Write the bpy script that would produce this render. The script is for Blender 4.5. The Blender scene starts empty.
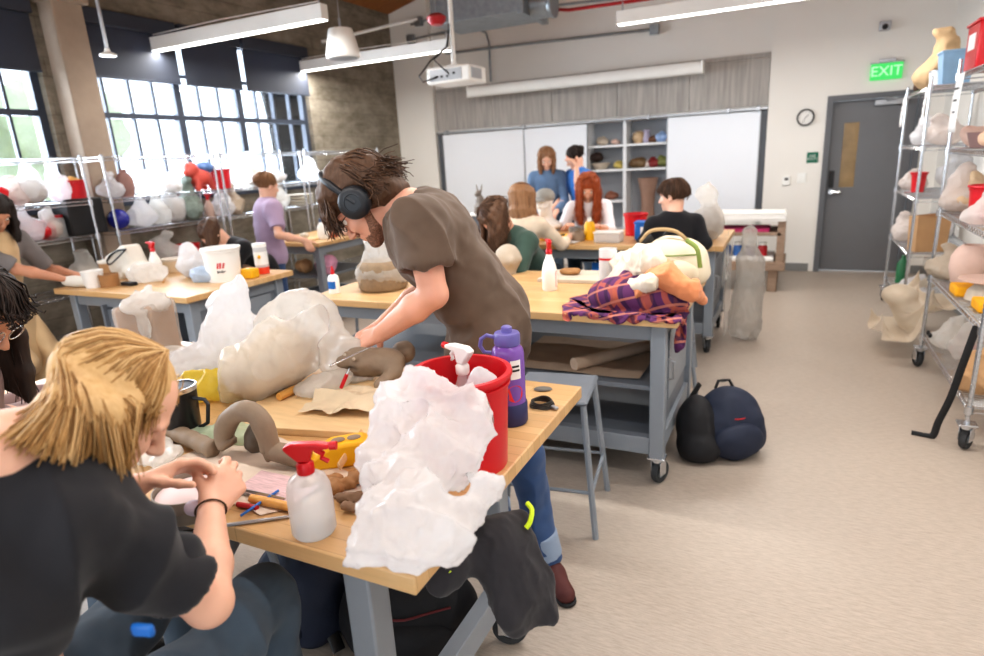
import bpy, bmesh, math, random
import numpy as np
import openvdb
from mathutils import Vector, Matrix, noise as mnoise
COL = bpy.context.scene.collection
PI = math.pi
R = math.radians
random.seed(7)

# ------------------------------------------------------------------ camera numbers (photo frame 984 x 656)
CAM_H = 1.62
CAM_M = np.array([[0.90143418, 0.42945879, -0.0546037], [0.06833411, -0.26570023, -0.96163082], [-0.42748903, 0.8631156, -0.26885795]])
FOC = 612.0

# ------------------------------------------------------------------ materials
def lin(c):
    c = c / 255.0
    return c / 12.92 if c <= 0.04045 else ((c + 0.055) / 1.055) ** 2.4
def rgb(r, g, b): return (lin(r), lin(g), lin(b), 1.0)
class NT:
    def __init__(s, name):
        s.m = bpy.data.materials.new(name); s.m.use_nodes = True
        s.t = s.m.node_tree; s.n = s.t.nodes; s.l = s.t.links
        s.bsdf = s.n['Principled BSDF']; s.out = s.n['Material Output']
    def node(s, typ, **kw):
        x = s.n.new(typ)
        for k, v in kw.items():
            if k in x.inputs: x.inputs[k].default_value = v
            else: setattr(x, k, v)
        return x
    def link(s, a, b): s.l.new(a, b)
    def coords(s, scale=(1, 1, 1), rot=(0, 0, 0), kind='Object'):
        tc = s.node('ShaderNodeTexCoord'); mp = s.node('ShaderNodeMapping')
        mp.inputs['Scale'].default_value = scale; mp.inputs['Rotation'].default_value = rot
        s.link(tc.outputs[kind], mp.inputs['Vector']); return mp.outputs['Vector']
    def noise(s, vec, scale, detail=4, rough=.55):
        x = s.node('ShaderNodeTexNoise'); x.inputs['Scale'].default_value = scale
        x.inputs['Detail'].default_value = detail; x.inputs['Roughness'].default_value = rough
        s.link(vec, x.inputs['Vector']); return x
    def ramp(s, fac, stops):
        x = s.node('ShaderNodeValToRGB'); e = x.color_ramp.elements
        e[0].position, e[0].color = stops[0]; e[1].position, e[1].color = stops[-1]
        for p, c in stops[1:-1]:
            q = e.new(p); q.color = c
        s.link(fac, x.inputs['Fac']); return x.outputs['Color']
    def mix(s, fac, a, b, blend='MIX'):
        x = s.node('ShaderNodeMix', data_type='RGBA', blend_type=blend)
        for i, v in ((0, fac), (6, a), (7, b)):
            if hasattr(v, 'is_linked') or hasattr(v, 'links'): s.link(v, x.inputs[i])
            else: x.inputs[i].default_value = v
        return x.outputs[2]
    def bump(s, h, strength=.3, dist=.01):
        x = s.node('ShaderNodeBump'); x.inputs['Strength'].default_value = strength; x.inputs['Distance'].default_value = dist
        s.link(h, x.inputs['Height']); s.link(x.outputs['Normal'], s.bsdf.inputs['Normal']); return x
def shade(c, k): return (min(1, c[0] * k), min(1, c[1] * k), min(1, c[2] * k), 1)
def M(name, col, rough=.6, metal=0., var=.12, scale=9., stretch=(1, 1, 1), bump=0., bscale=60., bdist=.004, spec=.5, detail=4, sheen=0, sss=0):
    """plain procedural material: colour with noise variation, optional bump"""
    t = NT(name); v = t.coords(stretch)
    n = t.noise(v, scale, detail)
    t.link(t.ramp(n.outputs['Fac'], [(.25, shade(col, 1 - var)), (.75, shade(col, 1 + var))]), t.bsdf.inputs['Base Color'])
    t.bsdf.inputs['Roughness'].default_value = rough; t.bsdf.inputs['Metallic'].default_value = metal
    t.bsdf.inputs['Specular IOR Level'].default_value = spec
    if sheen: t.bsdf.inputs['Sheen Weight'].default_value = sheen
    if sss:
        t.bsdf.inputs['Subsurface Weight'].default_value = sss; t.bsdf.inputs['Subsurface Radius'].default_value = (.012, .005, .003); t.bsdf.inputs['Subsurface Scale'].default_value = 1
    if bump:
        b = t.noise(v, bscale, 3); t.bump(b.outputs['Fac'], bump, bdist)
    return t.m
def plastic_film(name, col=(.9, .9, .9, 1), opaque=.55, transp=.2, rough=.28, bumpk=.5):
    """thin crinkled plastic bag: diffuse + translucent + clear + gloss"""
    t = NT(name); t.n.remove(t.bsdf); v = t.coords()
    bp = t.node('ShaderNodeBump'); bp.inputs['Strength'].default_value = bumpk; bp.inputs['Distance'].default_value = .008
    n1 = t.noise(v, 13, 5, .6); n1.noise_type = 'RIDGED_MULTIFRACTAL'; n1.inputs['Distortion'].default_value = .6; t.link(n1.outputs['Fac'], bp.inputs['Height'])
    d = t.node('ShaderNodeBsdfDiffuse', Color=col); tl = t.node('ShaderNodeBsdfTranslucent', Color=col)
    tr = t.node('ShaderNodeBsdfTransparent', Color=(.97, .97, .97, 1)); g = t.node('ShaderNodeBsdfGlossy', Color=(1, 1, 1, 1), Roughness=rough)
    for x in (d, tl, g): t.link(bp.outputs['Normal'], x.inputs['Normal'])
    m1 = t.node('ShaderNodeMixShader'); m1.inputs[0].default_value = 1 - opaque; t.link(d.outputs[0], m1.inputs[1]); t.link(tl.outputs[0], m1.inputs[2])
    m2 = t.node('ShaderNodeMixShader'); m2.inputs[0].default_value = transp; t.link(m1.outputs[0], m2.inputs[1]); t.link(tr.outputs[0], m2.inputs[2])
    fr = t.node('ShaderNodeLayerWeight', Blend=.25); t.link(bp.outputs['Normal'], fr.inputs['Normal'])
    mu = t.node('ShaderNodeMath', operation='MULTIPLY'); mu.inputs[1].default_value = .45; t.link(fr.outputs['Fresnel'], mu.inputs[0])
    m3 = t.node('ShaderNodeMixShader'); t.link(mu.outputs[0], m3.inputs[0]); t.link(m2.outputs[0], m3.inputs[1]); t.link(g.outputs[0], m3.inputs[2])
    t.link(m3.outputs[0], t.out.inputs['Surface']); return t.m
def glassy(name, col, transp=.6, rough=.05):
    t = NT(name); t.n.remove(t.bsdf)
    tr = t.node('ShaderNodeBsdfTransparent', Color=col); g = t.node('ShaderNodeBsdfGlossy', Color=(1, 1, 1, 1), Roughness=rough)
    d = t.node('ShaderNodeBsdfDiffuse', Color=col)
    m = t.node('ShaderNodeMixShader'); m.inputs[0].default_value = transp; t.link(d.outputs[0], m.inputs[1]); t.link(tr.outputs[0], m.inputs[2])
    fr = t.node('ShaderNodeFresnel', IOR=1.4); m2 = t.node('ShaderNodeMixShader'); t.link(fr.outputs[0], m2.inputs[0]); t.link(m.outputs[0], m2.inputs[1]); t.link(g.outputs[0], m2.inputs[2])
    t.link(m2.outputs[0], t.out.inputs['Surface']); return t.m
def emit(name, col, s):
    t = NT(name); t.n.remove(t.bsdf); e = t.node('ShaderNodeEmission', Color=col, Strength=s)
    t.link(e.outputs[0], t.out.inputs['Surface']); return t.m

# ------------------------------------------------------------------ objects
def tag(o, label=None, cat=None, group=None, kind=None):
    if label: o['label'] = label
    if cat: o['category'] = cat
    if group: o['group'] = group
    if kind: o['kind'] = kind
    return o
def thing(name, label, cat, loc=(0, 0, 0), rz=0, group=None):
    o = bpy.data.objects.new(name, None); COL.objects.link(o); o.empty_display_size = .1
    o.location = loc; o.rotation_euler = (0, 0, rz)
    return tag(o, label, cat, group)
def dup(root, loc, rz=None, label=None, group=None, scale=None):
    r = root.copy(); COL.objects.link(r); r.location = loc
    if rz is not None: r.rotation_euler = (root.rotation_euler.x, root.rotation_euler.y, rz)
    if scale is not None: r.scale = (scale,) * 3 if not hasattr(scale, '__len__') else scale
    if label: r['label'] = label
    if group: r['group'] = group
    for ch in [c for c in root.children]:
        c = ch.copy(); COL.objects.link(c); c.parent = r
        for g in [x for x in ch.children]:
            d = g.copy(); COL.objects.link(d); d.parent = c
    return r
def frame_of(d, up=(0, 0, 1)):
    z = Vector(d).normalized(); u = Vector(up)
    if abs(z.dot(u)) > .98: u = Vector((1, 0, 0))
    x = u.cross(z).normalized(); y = z.cross(x)
    return Matrix((x, y, z)).transposed()
class MB:
    def __init__(s): s.v = []; s.f = []
    def add(s, vs, fs, mat=None):
        b = len(s.v)
        s.v += [tuple(mat @ Vector(p)) if mat is not None else tuple(p) for p in vs]
        s.f += [tuple(b + i for i in f) for f in fs]; return s
    def box(s, c, d, rz=0, rot=None):
        x, y, z = d[0] / 2, d[1] / 2, d[2] / 2
        vs = [(i * x, j * y, k * z) for i in (-1, 1) for j in (-1, 1) for k in (-1, 1)]
        fs = [(0, 1, 3, 2), (4, 6, 7, 5), (0, 4, 5, 1), (2, 3, 7, 6), (0, 2, 6, 4), (1, 5, 7, 3)]
        m = Matrix.Translation(c) @ ((rot.to_4x4() if rot is not None else Matrix.Rotation(rz, 4, 'Z')))
        return s.add(vs, fs, m)
    def bx(s, x0, x1, y0, y1, z0, z1): return s.box(((x0 + x1) / 2, (y0 + y1) / 2, (z0 + z1) / 2), (abs(x1 - x0), abs(y1 - y0), abs(z1 - z0)))
    def tube(s, pts, r, n=8, closed=False, sx=1., cap=True):
        pts = [Vector(p) for p in pts]; N = len(pts)
        rs = list(r) if hasattr(r, '__len__') else [r] * N
        vs = []; prev = None
        for i, p in enumerate(pts):
            if closed: d = pts[(i + 1) % N] - pts[i - 1]
            else: d = pts[min(i + 1, N - 1)] - pts[max(i - 1, 0)]
            if d.length < 1e-9: d = Vector((0, 0, 1))
            d.normalize()
            if prev is None:
                x = frame_of(d).col[0].copy()
            else:
                x = prev - d * prev.dot(d)
                x = x.normalized() if x.length > 1e-6 else frame_of(d).col[0].copy()
            prev = x; y = d.cross(x)
            for k in range(n):
                a = 2 * PI * k / n
                vs.append(p + (x * math.cos(a) * sx + y * math.sin(a)) * rs[i])
        fs = []
        for i in range(N if closed else N - 1):
            j = (i + 1) % N
            for k in range(n):
                q = (k + 1) % n; fs.append((i * n + k, i * n + q, j * n + q, j * n + k))
        if not closed and cap:
            fs.append(tuple(reversed(range(n)))); fs.append(tuple((N - 1) * n + k for k in range(n)))
        return s.add(vs, fs)
    def cyl(s, p0, p1, r0, r1=None, n=16): return s.tube([p0, p1], [r0, r0 if r1 is None else r1], n)
    def lathe(s, prof, n=28, mat=None, caps=True):
        vs = []; fs = []; K = len(prof)
        for k in range(n):
            a = 2 * PI * k / n
            for r, z in prof: vs.append((r * math.cos(a), r * math.sin(a), z))
        for k in range(n):
            q = (k + 1) % n
            for i in range(K - 1):
                fs.append((k * K + i, q * K + i, q * K + i + 1, k * K + i + 1))
        if caps and prof[0][0] > 1e-6: fs.append(tuple(reversed([k * K for k in range(n)])))
        if caps and prof[-1][0] > 1e-6: fs.append(tuple(k * K + K - 1 for k in range(n)))
        return s.add(vs, fs, mat)
    def sphere(s, c, r, n=12, m=8, rot=None):
        r = r if hasattr(r, '__len__') else (r,) * 3
        vs = []; fs = []
        for i in range(m + 1):
            t = PI * i / m
            for k in range(n):
                a = 2 * PI * k / n
                vs.append((r[0] * math.sin(t) * math.cos(a), r[1] * math.sin(t) * math.sin(a), -r[2] * math.cos(t)))
        for i in range(m):
            for k in range(n):
                q = (k + 1) % n; fs.append((i * n + k, i * n + q, (i + 1) * n + q, (i + 1) * n + k))
        mt = Matrix.Translation(c)
        if rot is not None: mt = mt @ rot.to_4x4()
        return s.add(vs, fs, mt)
    def prism(s, poly, h, mat=None):
        n = len(poly); vs = [(x, y, 0) for x, y in poly] + [(x, y, h) for x, y in poly]
        fs = [tuple(reversed(range(n))), tuple(range(n, 2 * n))] + [(i, (i + 1) % n, n + (i + 1) % n, n + i) for i in range(n)]
        return s.add(vs, fs, mat)
    def grid(s, fn, nu, nv, mat=None, wrap=False):
        vs = [fn(i / nu, j / nv) for i in range(nu + 1) for j in range(nv + 1)]
        fs = [(i * (nv + 1) + j, (i + 1) * (nv + 1) + j, (i + 1) * (nv + 1) + j + 1, i * (nv + 1) + j + 1) for i in range(nu) for j in range(nv)]
        return s.add(vs, fs, mat)
    def build(s, name, mat, parent=None, world=False, bevel=0, angle=40, solid=0, flat=False):
        me = bpy.data.meshes.new(name)
        vs = s.v
        if world and parent is not None:
            L = parent.matrix_basis.inverted()
            vs = [tuple(L @ Vector(p)) for p in vs]
        me.from_pydata(vs, [], s.f); me.update()
        bm = bmesh.new(); bm.from_mesh(me); bmesh.ops.remove_doubles(bm, verts=bm.verts, dist=1e-6); bmesh.ops.recalc_face_normals(bm, faces=bm.faces); bm.to_mesh(me); bm.free()
        return finish(name, me, mat, parent, bevel, angle, solid, flat)
def finish(name, me, mat, parent=None, bevel=0, angle=40, solid=0, flat=False):
    me.materials.append(mat)
    if not flat:
        me.shade_smooth()
        if angle < 180: me.set_sharp_from_angle(angle=R(angle))
    o = bpy.data.objects.new(name, me); COL.objects.link(o)
    if parent is not None: o.parent = parent
    if solid:
        m = o.modifiers.new('thick', 'SOLIDIFY'); m.thickness = solid; m.offset = 0
    if bevel:
        m = o.modifiers.new('bevel', 'BEVEL'); m.width = bevel; m.segments = 2; m.limit_method = 'ANGLE'
    return o
def struct(o, name=None):
    o['kind'] = 'structure'
    if name: o.name = name
    return o

# ------------------------------------------------------------------ numpy noise
def _hash(ix, iy, iz, seed):
    h = (ix.astype(np.int64) * 374761393 + iy.astype(np.int64) * 668265263 + iz.astype(np.int64) * 2147483647 + seed * 1274126177) & 0xffffffff
    h = ((h ^ (h >> 13)) * 1274126177) & 0xffffffff
    h = ((h ^ (h >> 16)) * 2246822519) & 0xffffffff
    return ((h ^ (h >> 15)) & 0xffff) / 65535.0
def vnoise(p, seed=0):
    f = np.floor(p); t = p - f; t = t * t * (3 - 2 * t); i = f.astype(np.int64)
    r = 0
    for dx in (0, 1):
        for dy in (0, 1):
            for dz in (0, 1):
                w = (t[:, 0] if dx else 1 - t[:, 0]) * (t[:, 1] if dy else 1 - t[:, 1]) * (t[:, 2] if dz else 1 - t[:, 2])
                r = r + w * _hash(i[:, 0] + dx, i[:, 1] + dy, i[:, 2] + dz, seed)
    return r * 2 - 1
def fbm(p, oct=3, seed=0):
    r = 0; a = 1.; s = 0
    for o in range(oct):
        r = r + a * vnoise(p * (2 ** o) + 17.3 * o, seed + o); s += a; a *= .5
    return r / s
def facets(p, seed=0):
    """crumpled-sheet height: flat facets meeting in sharp creases, about 0..1"""
    f = np.floor(p).astype(np.int64); d1 = np.full(len(p), 9.); d2 = np.full(len(p), 9.)
    for dx in (-1, 0, 1):
        for dy in (-1, 0, 1):
            for dz in (-1, 0, 1):
                ix, iy, iz = f[:, 0] + dx, f[:, 1] + dy, f[:, 2] + dz
                q = np.stack([ix + _hash(ix, iy, iz, seed), iy + _hash(ix, iy, iz, seed + 1), iz + _hash(ix, iy, iz, seed + 2)], 1)
                d = ((p - q) ** 2).sum(1)
                n1 = np.minimum(d1, d); d2 = np.minimum(np.maximum(d1, d), d2); d1 = n1
    return np.clip((d2 - d1), 0, 1.5)
def crumple(amp=.012, freq=14, seed=0, fine=.4):
    def post(v, n):
        w = v + .03 * np.stack([fbm(v * 6, 2, seed + k) for k in (11, 12, 13)], 1)
        h = .55 - np.minimum(facets(w * freq, seed), .8) * 1.1 + fine * (.4 - np.minimum(facets(w * freq * 2.1, seed + 9), .8)) + .7 * fbm(v * freq * .4, 2, seed + 3)
        return v + n * (amp * h)[:, None]
    return post
def ridged(v, freq, seed, oct=4, stretch=(1, 1, 1), gain=.55, warp=.25):
    p = v * freq * np.array(stretch); p = p + warp * np.stack([fbm(p * .7, 2, seed + k) for k in (21, 22, 23)], 1)
    r = 0; a = 1.; w = 1.; s = 0
    for o in range(oct):
        n = np.clip(1 - np.abs(vnoise(p * 2 ** o + 31.7 * o, seed + o)) * 1.6, 0, 1) ** 2
        r = r + a * n * w; w = np.clip(n * 1.6, .25, 1); s += a; a *= gain
    return r / s
def film_folds(amp=.03, freq=7., seed=1, fine=.2, stretch=(1, 1, 1), oct=4):
    def post(v, n): return v + n * (amp * (ridged(v, freq, seed, oct, stretch, .48, .35) - .42) + amp * fine * (ridged(v, freq * 3.2, seed + 5, 3) - .4))[:, None]
    return post
def wrinkle(grow=1.12, iters=45, limit=.03, lap=.25, seed=1, noise=.004, freq=22, floor=None, stretch=(1, 1, 1), inward=.5):
    """let the skin grow larger than the body it covers so that it buckles into real folds"""
    def post(v, n, quads):
        e = np.concatenate([quads[:, [0, 1]], quads[:, [1, 2]], quads[:, [2, 3]], quads[:, [3, 0]]]); e.sort(1); e = np.unique(e, axis=0)
        d = np.concatenate([quads[:, [0, 2]], quads[:, [1, 3]]]); N = len(v)
        L = np.linalg.norm(v[e[:, 0]] - v[e[:, 1]], axis=1) * grow; Ld = np.linalg.norm(v[d[:, 0]] - v[d[:, 1]], axis=1) * grow
        E = np.concatenate([e, d]); LL = np.concatenate([L, Ld]); deg = np.bincount(E.ravel(), minlength=N)[:, None] + 1e-9; dege = np.bincount(e.ravel(), minlength=N)[:, None] + 1e-9
        x = v + n * (noise * fbm(v * freq * np.array(stretch), 3, seed))[:, None]
        def scat(idx, val): return np.stack([np.bincount(idx, val[:, k], N) for k in range(3)], 1)
        for it in range(iters):
            dv = x[E[:, 1]] - x[E[:, 0]]; ln = np.linalg.norm(dv, axis=1) + 1e-9; k = dv * (.5 * (ln - LL) / ln)[:, None]
            x = x + (scat(E[:, 0], k) - scat(E[:, 1], k)) / deg * 1.9
            if it % 2 == 0:
                m = (scat(e[:, 0], x[e[:, 1]]) + scat(e[:, 1], x[e[:, 0]])) / dege; x = x + (m - x) * lap * (1 if it < iters - 6 else .5)
            o = x - v; a = (o * n).sum(1); t = o - n * a[:, None]; a = np.clip(a, -limit * inward, limit); tl = np.linalg.norm(t, axis=1, keepdims=True) + 1e-9; t = t / tl * np.minimum(tl, limit * .6)
            x = v + t + n * a[:, None]
            if floor is not None: x[:, 2] = np.maximum(x[:, 2], floor)
        return x
    post.q = 1; return post
def cloth_folds(amp=.006, freq=9, seed=0, axis=(0, 0, 1), stretch=.35):
    ax = np.array(axis, float); ax /= np.linalg.norm(ax)
    def post(v, n):
        a = v @ ax; q = v - np.outer(a, ax) * (1 - stretch)
        w = q + .05 * np.stack([fbm(v * 5, 2, seed + k) for k in (5, 6, 7)], 1)
        r = 1 - np.abs(vnoise(w * freq, seed)) * 2
        h = .7 * r + .5 * fbm(v * freq * 1.6, 2, seed + 3)
        return v + n * (amp * h)[:, None]
    return post

# ------------------------------------------------------------------ signed distance modelling
def V3(p): return np.array([p[0], p[1], p[2]], float)
def unit(v):
    v = V3(v); return v / np.linalg.norm(v)
class SDF:
    def __init__(s, vox=.008): s.p = []; s.vox = vox
    def cap(s, a, b, ra, rb=None, k=.02, op='u', planes=()):
        a, b = V3(a), V3(b); rb = ra if rb is None else rb; r = max(ra, rb)
        def fn(P):
            ab = b - a; L = ab @ ab + 1e-12
            t = np.clip(((P - a) @ ab) / L, 0, 1)
            return np.linalg.norm(P - a - t[..., None] * ab, axis=-1) - (ra + t * (rb - ra))
        s.p.append((fn, np.minimum(a, b) - r, np.maximum(a, b) + r, k, op, planes)); return s
    def chain(s, pts, rs, k=.02, op='u'):
        for i in range(len(pts) - 1): s.cap(pts[i], pts[i + 1], rs[i], rs[i + 1], k, op)
        return s
    def ell(s, c, r, ax=None, k=.02, op='u', planes=()):
        """ax: three row vectors (local axes)"""
        c = V3(c); r = np.array(r if hasattr(r, '__len__') else (r, r, r), float); A = np.eye(3) if ax is None else np.array([unit(a) for a in ax])
        def fn(P):
            q = (P - c) @ A.T; k0 = np.linalg.norm(q / r, axis=-1); k1 = np.linalg.norm(q / r ** 2, axis=-1) + 1e-9
            return k0 * (k0 - 1) / k1
        ext = np.sqrt(((A * r[:, None]) ** 2).sum(0))
        s.p.append((fn, c - ext, c + ext, k, op, planes)); return s
    def box(s, c, d, ax=None, rad=.01, k=.01, op='u'):
        c = V3(c); h = np.array(d, float) / 2 - rad; A = np.eye(3) if ax is None else np.array([unit(a) for a in ax])
        def fn(P):
            q = np.abs((P - c) @ A.T) - h
            return np.linalg.norm(np.maximum(q, 0), axis=-1) + np.minimum(q.max(-1), 0) - rad
        ext = np.abs(A * (np.array(d) / 2)[:, None]).sum(0)
        s.p.append((fn, c - ext, c + ext, k, op, ())); return s
    def arrays(s, post=None):
        u = [q for q in s.p if q[4] == 'u']
        v = s.vox; lo = np.min([q[1] for q in u], 0) - 4 * v; hi = np.max([q[2] for q in u], 0) + 4 * v
        N = np.ceil((hi - lo) / v).astype(int) + 1
        BIG = .06
        F = np.full(N, BIG, np.float32)
        for fn, a, b, k, op, planes in s.p:
            m = k + 3 * v
            i0 = np.maximum(np.floor((a - m - lo) / v).astype(int), 0); i1 = np.minimum(np.ceil((b + m - lo) / v).astype(int) + 1, N)
            if (i1 <= i0).any(): continue
            g = np.stack(np.meshgrid(*[lo[j] + v * np.arange(i0[j], i1[j]) for j in range(3)], indexing='ij'), -1)
            d = fn(g)
            for (pp, pn) in planes: d = np.maximum(d, (g - V3(pp)) @ unit(pn))
            sl = tuple(slice(i0[j], i1[j]) for j in range(3)); f = F[sl]
            if op == 'u':
                h = np.clip(.5 + .5 * (f - d) / k, 0, 1); F[sl] = f + (d - f) * h - k * h * (1 - h)
            else:
                d = -d; h = np.clip(.5 - .5 * (f - d) / k, 0, 1); F[sl] = f + (d - f) * h + k * h * (1 - h)
        F = np.clip(F, -BIG, BIG).astype(np.float32)
        gr = openvdb.FloatGrid(BIG); gr.copyFromArray(np.ascontiguousarray(F))
        pts, quads = gr.convertToQuads(0.0)
        pts = np.array(pts, float) * v + lo; quads = np.array(quads, np.int64)
        e1 = pts[quads[:, 1]] - pts[quads[:, 0]]; e2 = pts[quads[:, 2]] - pts[quads[:, 0]]
        if (np.cross(e1, e2) * (pts[quads[:, 0]] - pts.mean(0))).sum() < 0: quads = quads[:, ::-1]
        if post is not None:
            for fnp in (post if isinstance(post, (list, tuple)) else [post]):
                pts = fnp(pts, vnormals(pts, quads), quads) if getattr(fnp, 'q', 0) else fnp(pts, vnormals(pts, quads))
        return pts, quads
    def build(s, name, mat, parent=None, post=None, world=True, angle=180, smooth=0):
        pts, quads = s.arrays(post)
        if world and parent is not None:
            L = np.array(parent.matrix_basis.inverted()); pts = pts @ L[:3, :3].T + L[:3, 3]
        return finish(name, npmesh(name, pts, quads), mat, parent, angle=angle)
def npmesh(name, pts, quads):
    me = bpy.data.meshes.new(name); n = len(pts); q = len(quads)
    me.vertices.add(n); me.vertices.foreach_set('co', np.asarray(pts, np.float32).ravel())
    me.loops.add(q * 4); me.loops.foreach_set('vertex_index', np.asarray(quads, np.int32).ravel())
    me.polygons.add(q); me.polygons.foreach_set('loop_start', np.arange(0, q * 4, 4, dtype=np.int32))
    me.update(calc_edges=True); me.validate(); return me
def vnormals(p, q):
    fn = np.cross(p[q[:, 2]] - p[q[:, 0]], p[q[:, 3]] - p[q[:, 1]]); n = np.zeros_like(p)
    for i in range(4): np.add.at(n, q[:, i], fn)
    return n / (np.linalg.norm(n, axis=1)[:, None] + 1e-12)
def text_mesh(txt, size, mat, name, parent=None, matrix=None, depth=.0008):
    cu = bpy.data.curves.new(name, 'FONT'); cu.body = txt; cu.size = size; cu.extrude = depth; cu.align_x = 'CENTER'; cu.align_y = 'CENTER'; cu.resolution_u = 4
    t = bpy.data.objects.new(name, cu); COL.objects.link(t)
    dg = bpy.context.evaluated_depsgraph_get(); me = bpy.data.meshes.new_from_object(t.evaluated_get(dg)); bpy.data.objects.remove(t); me.name = name
    me.materials.clear(); o = finish(name, me, mat, parent, flat=True)
    if matrix is not None: o.matrix_local = matrix
    return o
# ------------------------------------------------------------------ shared materials
def butcher(name, a, b):
    t = NT(name); v = t.coords((1, 1, 1))
    br = t.node('ShaderNodeTexBrick', offset=.43)
    br.inputs['Scale'].default_value = 1; br.inputs['Brick Width'].default_value = .55; br.inputs['Row Height'].default_value = .042
    br.inputs['Mortar Size'].default_value = .0012; br.inputs['Color1'].default_value = a; br.inputs['Color2'].default_value = b; br.inputs['Mortar'].default_value = shade(b, .8)
    br.inputs['Bias'].default_value = 0
    t.link(v, br.inputs['Vector'])
    g = t.noise(t.coords((3, 60, 60)), 2.2, 5)
    s = t.noise(v, 3.2, 5, .7)
    c = t.mix(t.ramp(g.outputs['Fac'], [(.3, (0, 0, 0, 1)), (.8, (.5, .5, .5, 1))]), br.outputs['Color'], shade(a, .78))
    c = t.mix(t.ramp(s.outputs['Fac'], [(.5, (0, 0, 0, 1)), (.85, (.45, .45, .45, 1))]), c, rgb(214, 196, 170))
    t.link(c, t.bsdf.inputs['Base Color']); t.bsdf.inputs['Roughness'].default_value = .38
    return t.m
m_wood = butcher('maple butcher block', rgb(216, 178, 128), rgb(200, 158, 108))
m_board = M('pale plywood', rgb(226, 194, 148), .55, var=.1, scale=4, stretch=(2, 14, 2))
m_steel = M('grey painted steel', rgb(142, 149, 157), .45, .15, var=.05, scale=5)
m_steeld = M('grey steel dark panel', rgb(118, 124, 132), .5, .1, var=.06, scale=4)
m_chrome = M('chrome wire', rgb(205, 208, 212), .22, .9, var=.05)
m_dark = M('black plastic', rgb(28, 28, 30), .5, var=.2)
m_rubber = M('caster rubber', rgb(52, 54, 56), .7, var=.1)
m_white = M('white paint', rgb(236, 234, 230), .55, var=.02, scale=2)
m_whitep = M('white plastic', rgb(238, 238, 234), .35, var=.03, scale=4)
m_alu = M('brushed aluminium', rgb(176, 178, 182), .35, .8, var=.06, stretch=(1, 30, 1))
m_galv = M('galvanised sheet', rgb(150, 156, 160), .4, .75, var=.18, scale=14)
m_red = M('red plastic', rgb(200, 22, 34), .32, var=.1, scale=5)
m_redp = M('red paint', rgb(170, 28, 34), .4, var=.08)
m_clay = M('wet grey brown clay', rgb(140, 122, 103), .62, var=.14, scale=12, bump=.35, bscale=70, bdist=.003)
m_claydry = M('pale dry clay', rgb(196, 184, 168), .8, var=.1, scale=10, bump=.3, bscale=60)
m_claypink = M('bisque pink clay', rgb(212, 182, 168), .8, var=.08, scale=8, bump=.2)
m_claybrown = M('brown clay', rgb(158, 116, 74), .7, var=.16, scale=14, bump=.5, bscale=50)
m_film = plastic_film('white plastic bag film', rgb(246, 246, 248), .42, .20, .12, .35)
m_clear = plastic_film('clear plastic film', rgb(246, 244, 240), .42, .5, .14)
m_semi = plastic_film('cloudy plastic film', rgb(248, 246, 242), .42, .32, .14)
m_beigebag = plastic_film('plastic over pale clay', rgb(196, 182, 164), .8, .08, .14, .3)
m_cloth = M('muslin cloth', rgb(214, 196, 168), .9, var=.12, scale=9, bump=.3, bscale=300, bdist=.001)
m_whitecloth = M('white canvas', rgb(228, 224, 214), .9, var=.06, bump=.3, bscale=250, bdist=.001)
m_paper = M('paper', rgb(238, 237, 235), .8, var=.02)
m_kraft = M('kraft paper', rgb(190, 152, 112), .85, var=.08, bump=.25, bscale=20)
m_blue = M('blue plastic', rgb(30, 108, 190), .4, var=.06)
m_yellow = M('yellow plastic', rgb(236, 178, 20), .45, var=.07)
m_glass = glassy('window glass', (.96, .98, 1, 1), .97, .02)
m_pink = M('pink paper', rgb(206, 60, 120), .7, var=.1)

# ------------------------------------------------------------------ room shell
XL, XR, YB, YF, ZC = -5.75, 1.45, 8.76, -3.4, 4.4
def concrete():
    t = NT('board formed concrete'); v = t.coords()
    br = t.node('ShaderNodeTexBrick', offset=.37)
    br.inputs['Scale'].default_value = 1; br.inputs['Brick Width'].default_value = 1.7; br.inputs['Row Height'].default_value = .155; br.inputs['Mortar Size'].default_value = .006
    br.inputs['Color1'].default_value = rgb(146, 138, 124); br.inputs['Color2'].default_value = rgb(128, 119, 104); br.inputs['Mortar'].default_value = rgb(98, 90, 78)
    mp = t.node('ShaderNodeMapping'); mp.inputs['Rotation'].default_value = (PI / 2, 0, PI / 2)
    # swing y,z of the wall into the brick plane
    sep = t.node('ShaderNodeSeparateXYZ'); t.link(v, sep.inputs[0]); cmb = t.node('ShaderNodeCombineXYZ')
    ad = t.node('ShaderNodeMath', operation='ADD'); t.link(sep.outputs[0], ad.inputs[0]); t.link(sep.outputs[1], ad.inputs[1])
    t.link(ad.outputs[0], cmb.inputs[0]); t.link(sep.outputs[2], cmb.inputs[1]); t.link(cmb.outputs[0], br.inputs['Vector'])
    n = t.noise(t.coords((1, .8, 1.7)), 3.4, 9, .72)
    c = t.mix(t.ramp(n.outputs['Fac'], [(.35, (0, 0, 0, 1)), (.7, (1, 1, 1, 1))]), rgb(92, 84, 70), rgb(168, 160, 146))
    c = t.mix(.35, c, br.outputs['Color'])
    t.link(c, t.bsdf.inputs['Base Color']); t.bsdf.inputs['Roughness'].default_value = .85
    t.bump(n.outputs['Fac'], .5, .03); return t.m
m_conc = concrete()
m_pillar = M('smooth concrete', rgb(168, 152, 136), .8, var=.16, scale=3.5, bump=.3, bscale=30, detail=8)
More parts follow.
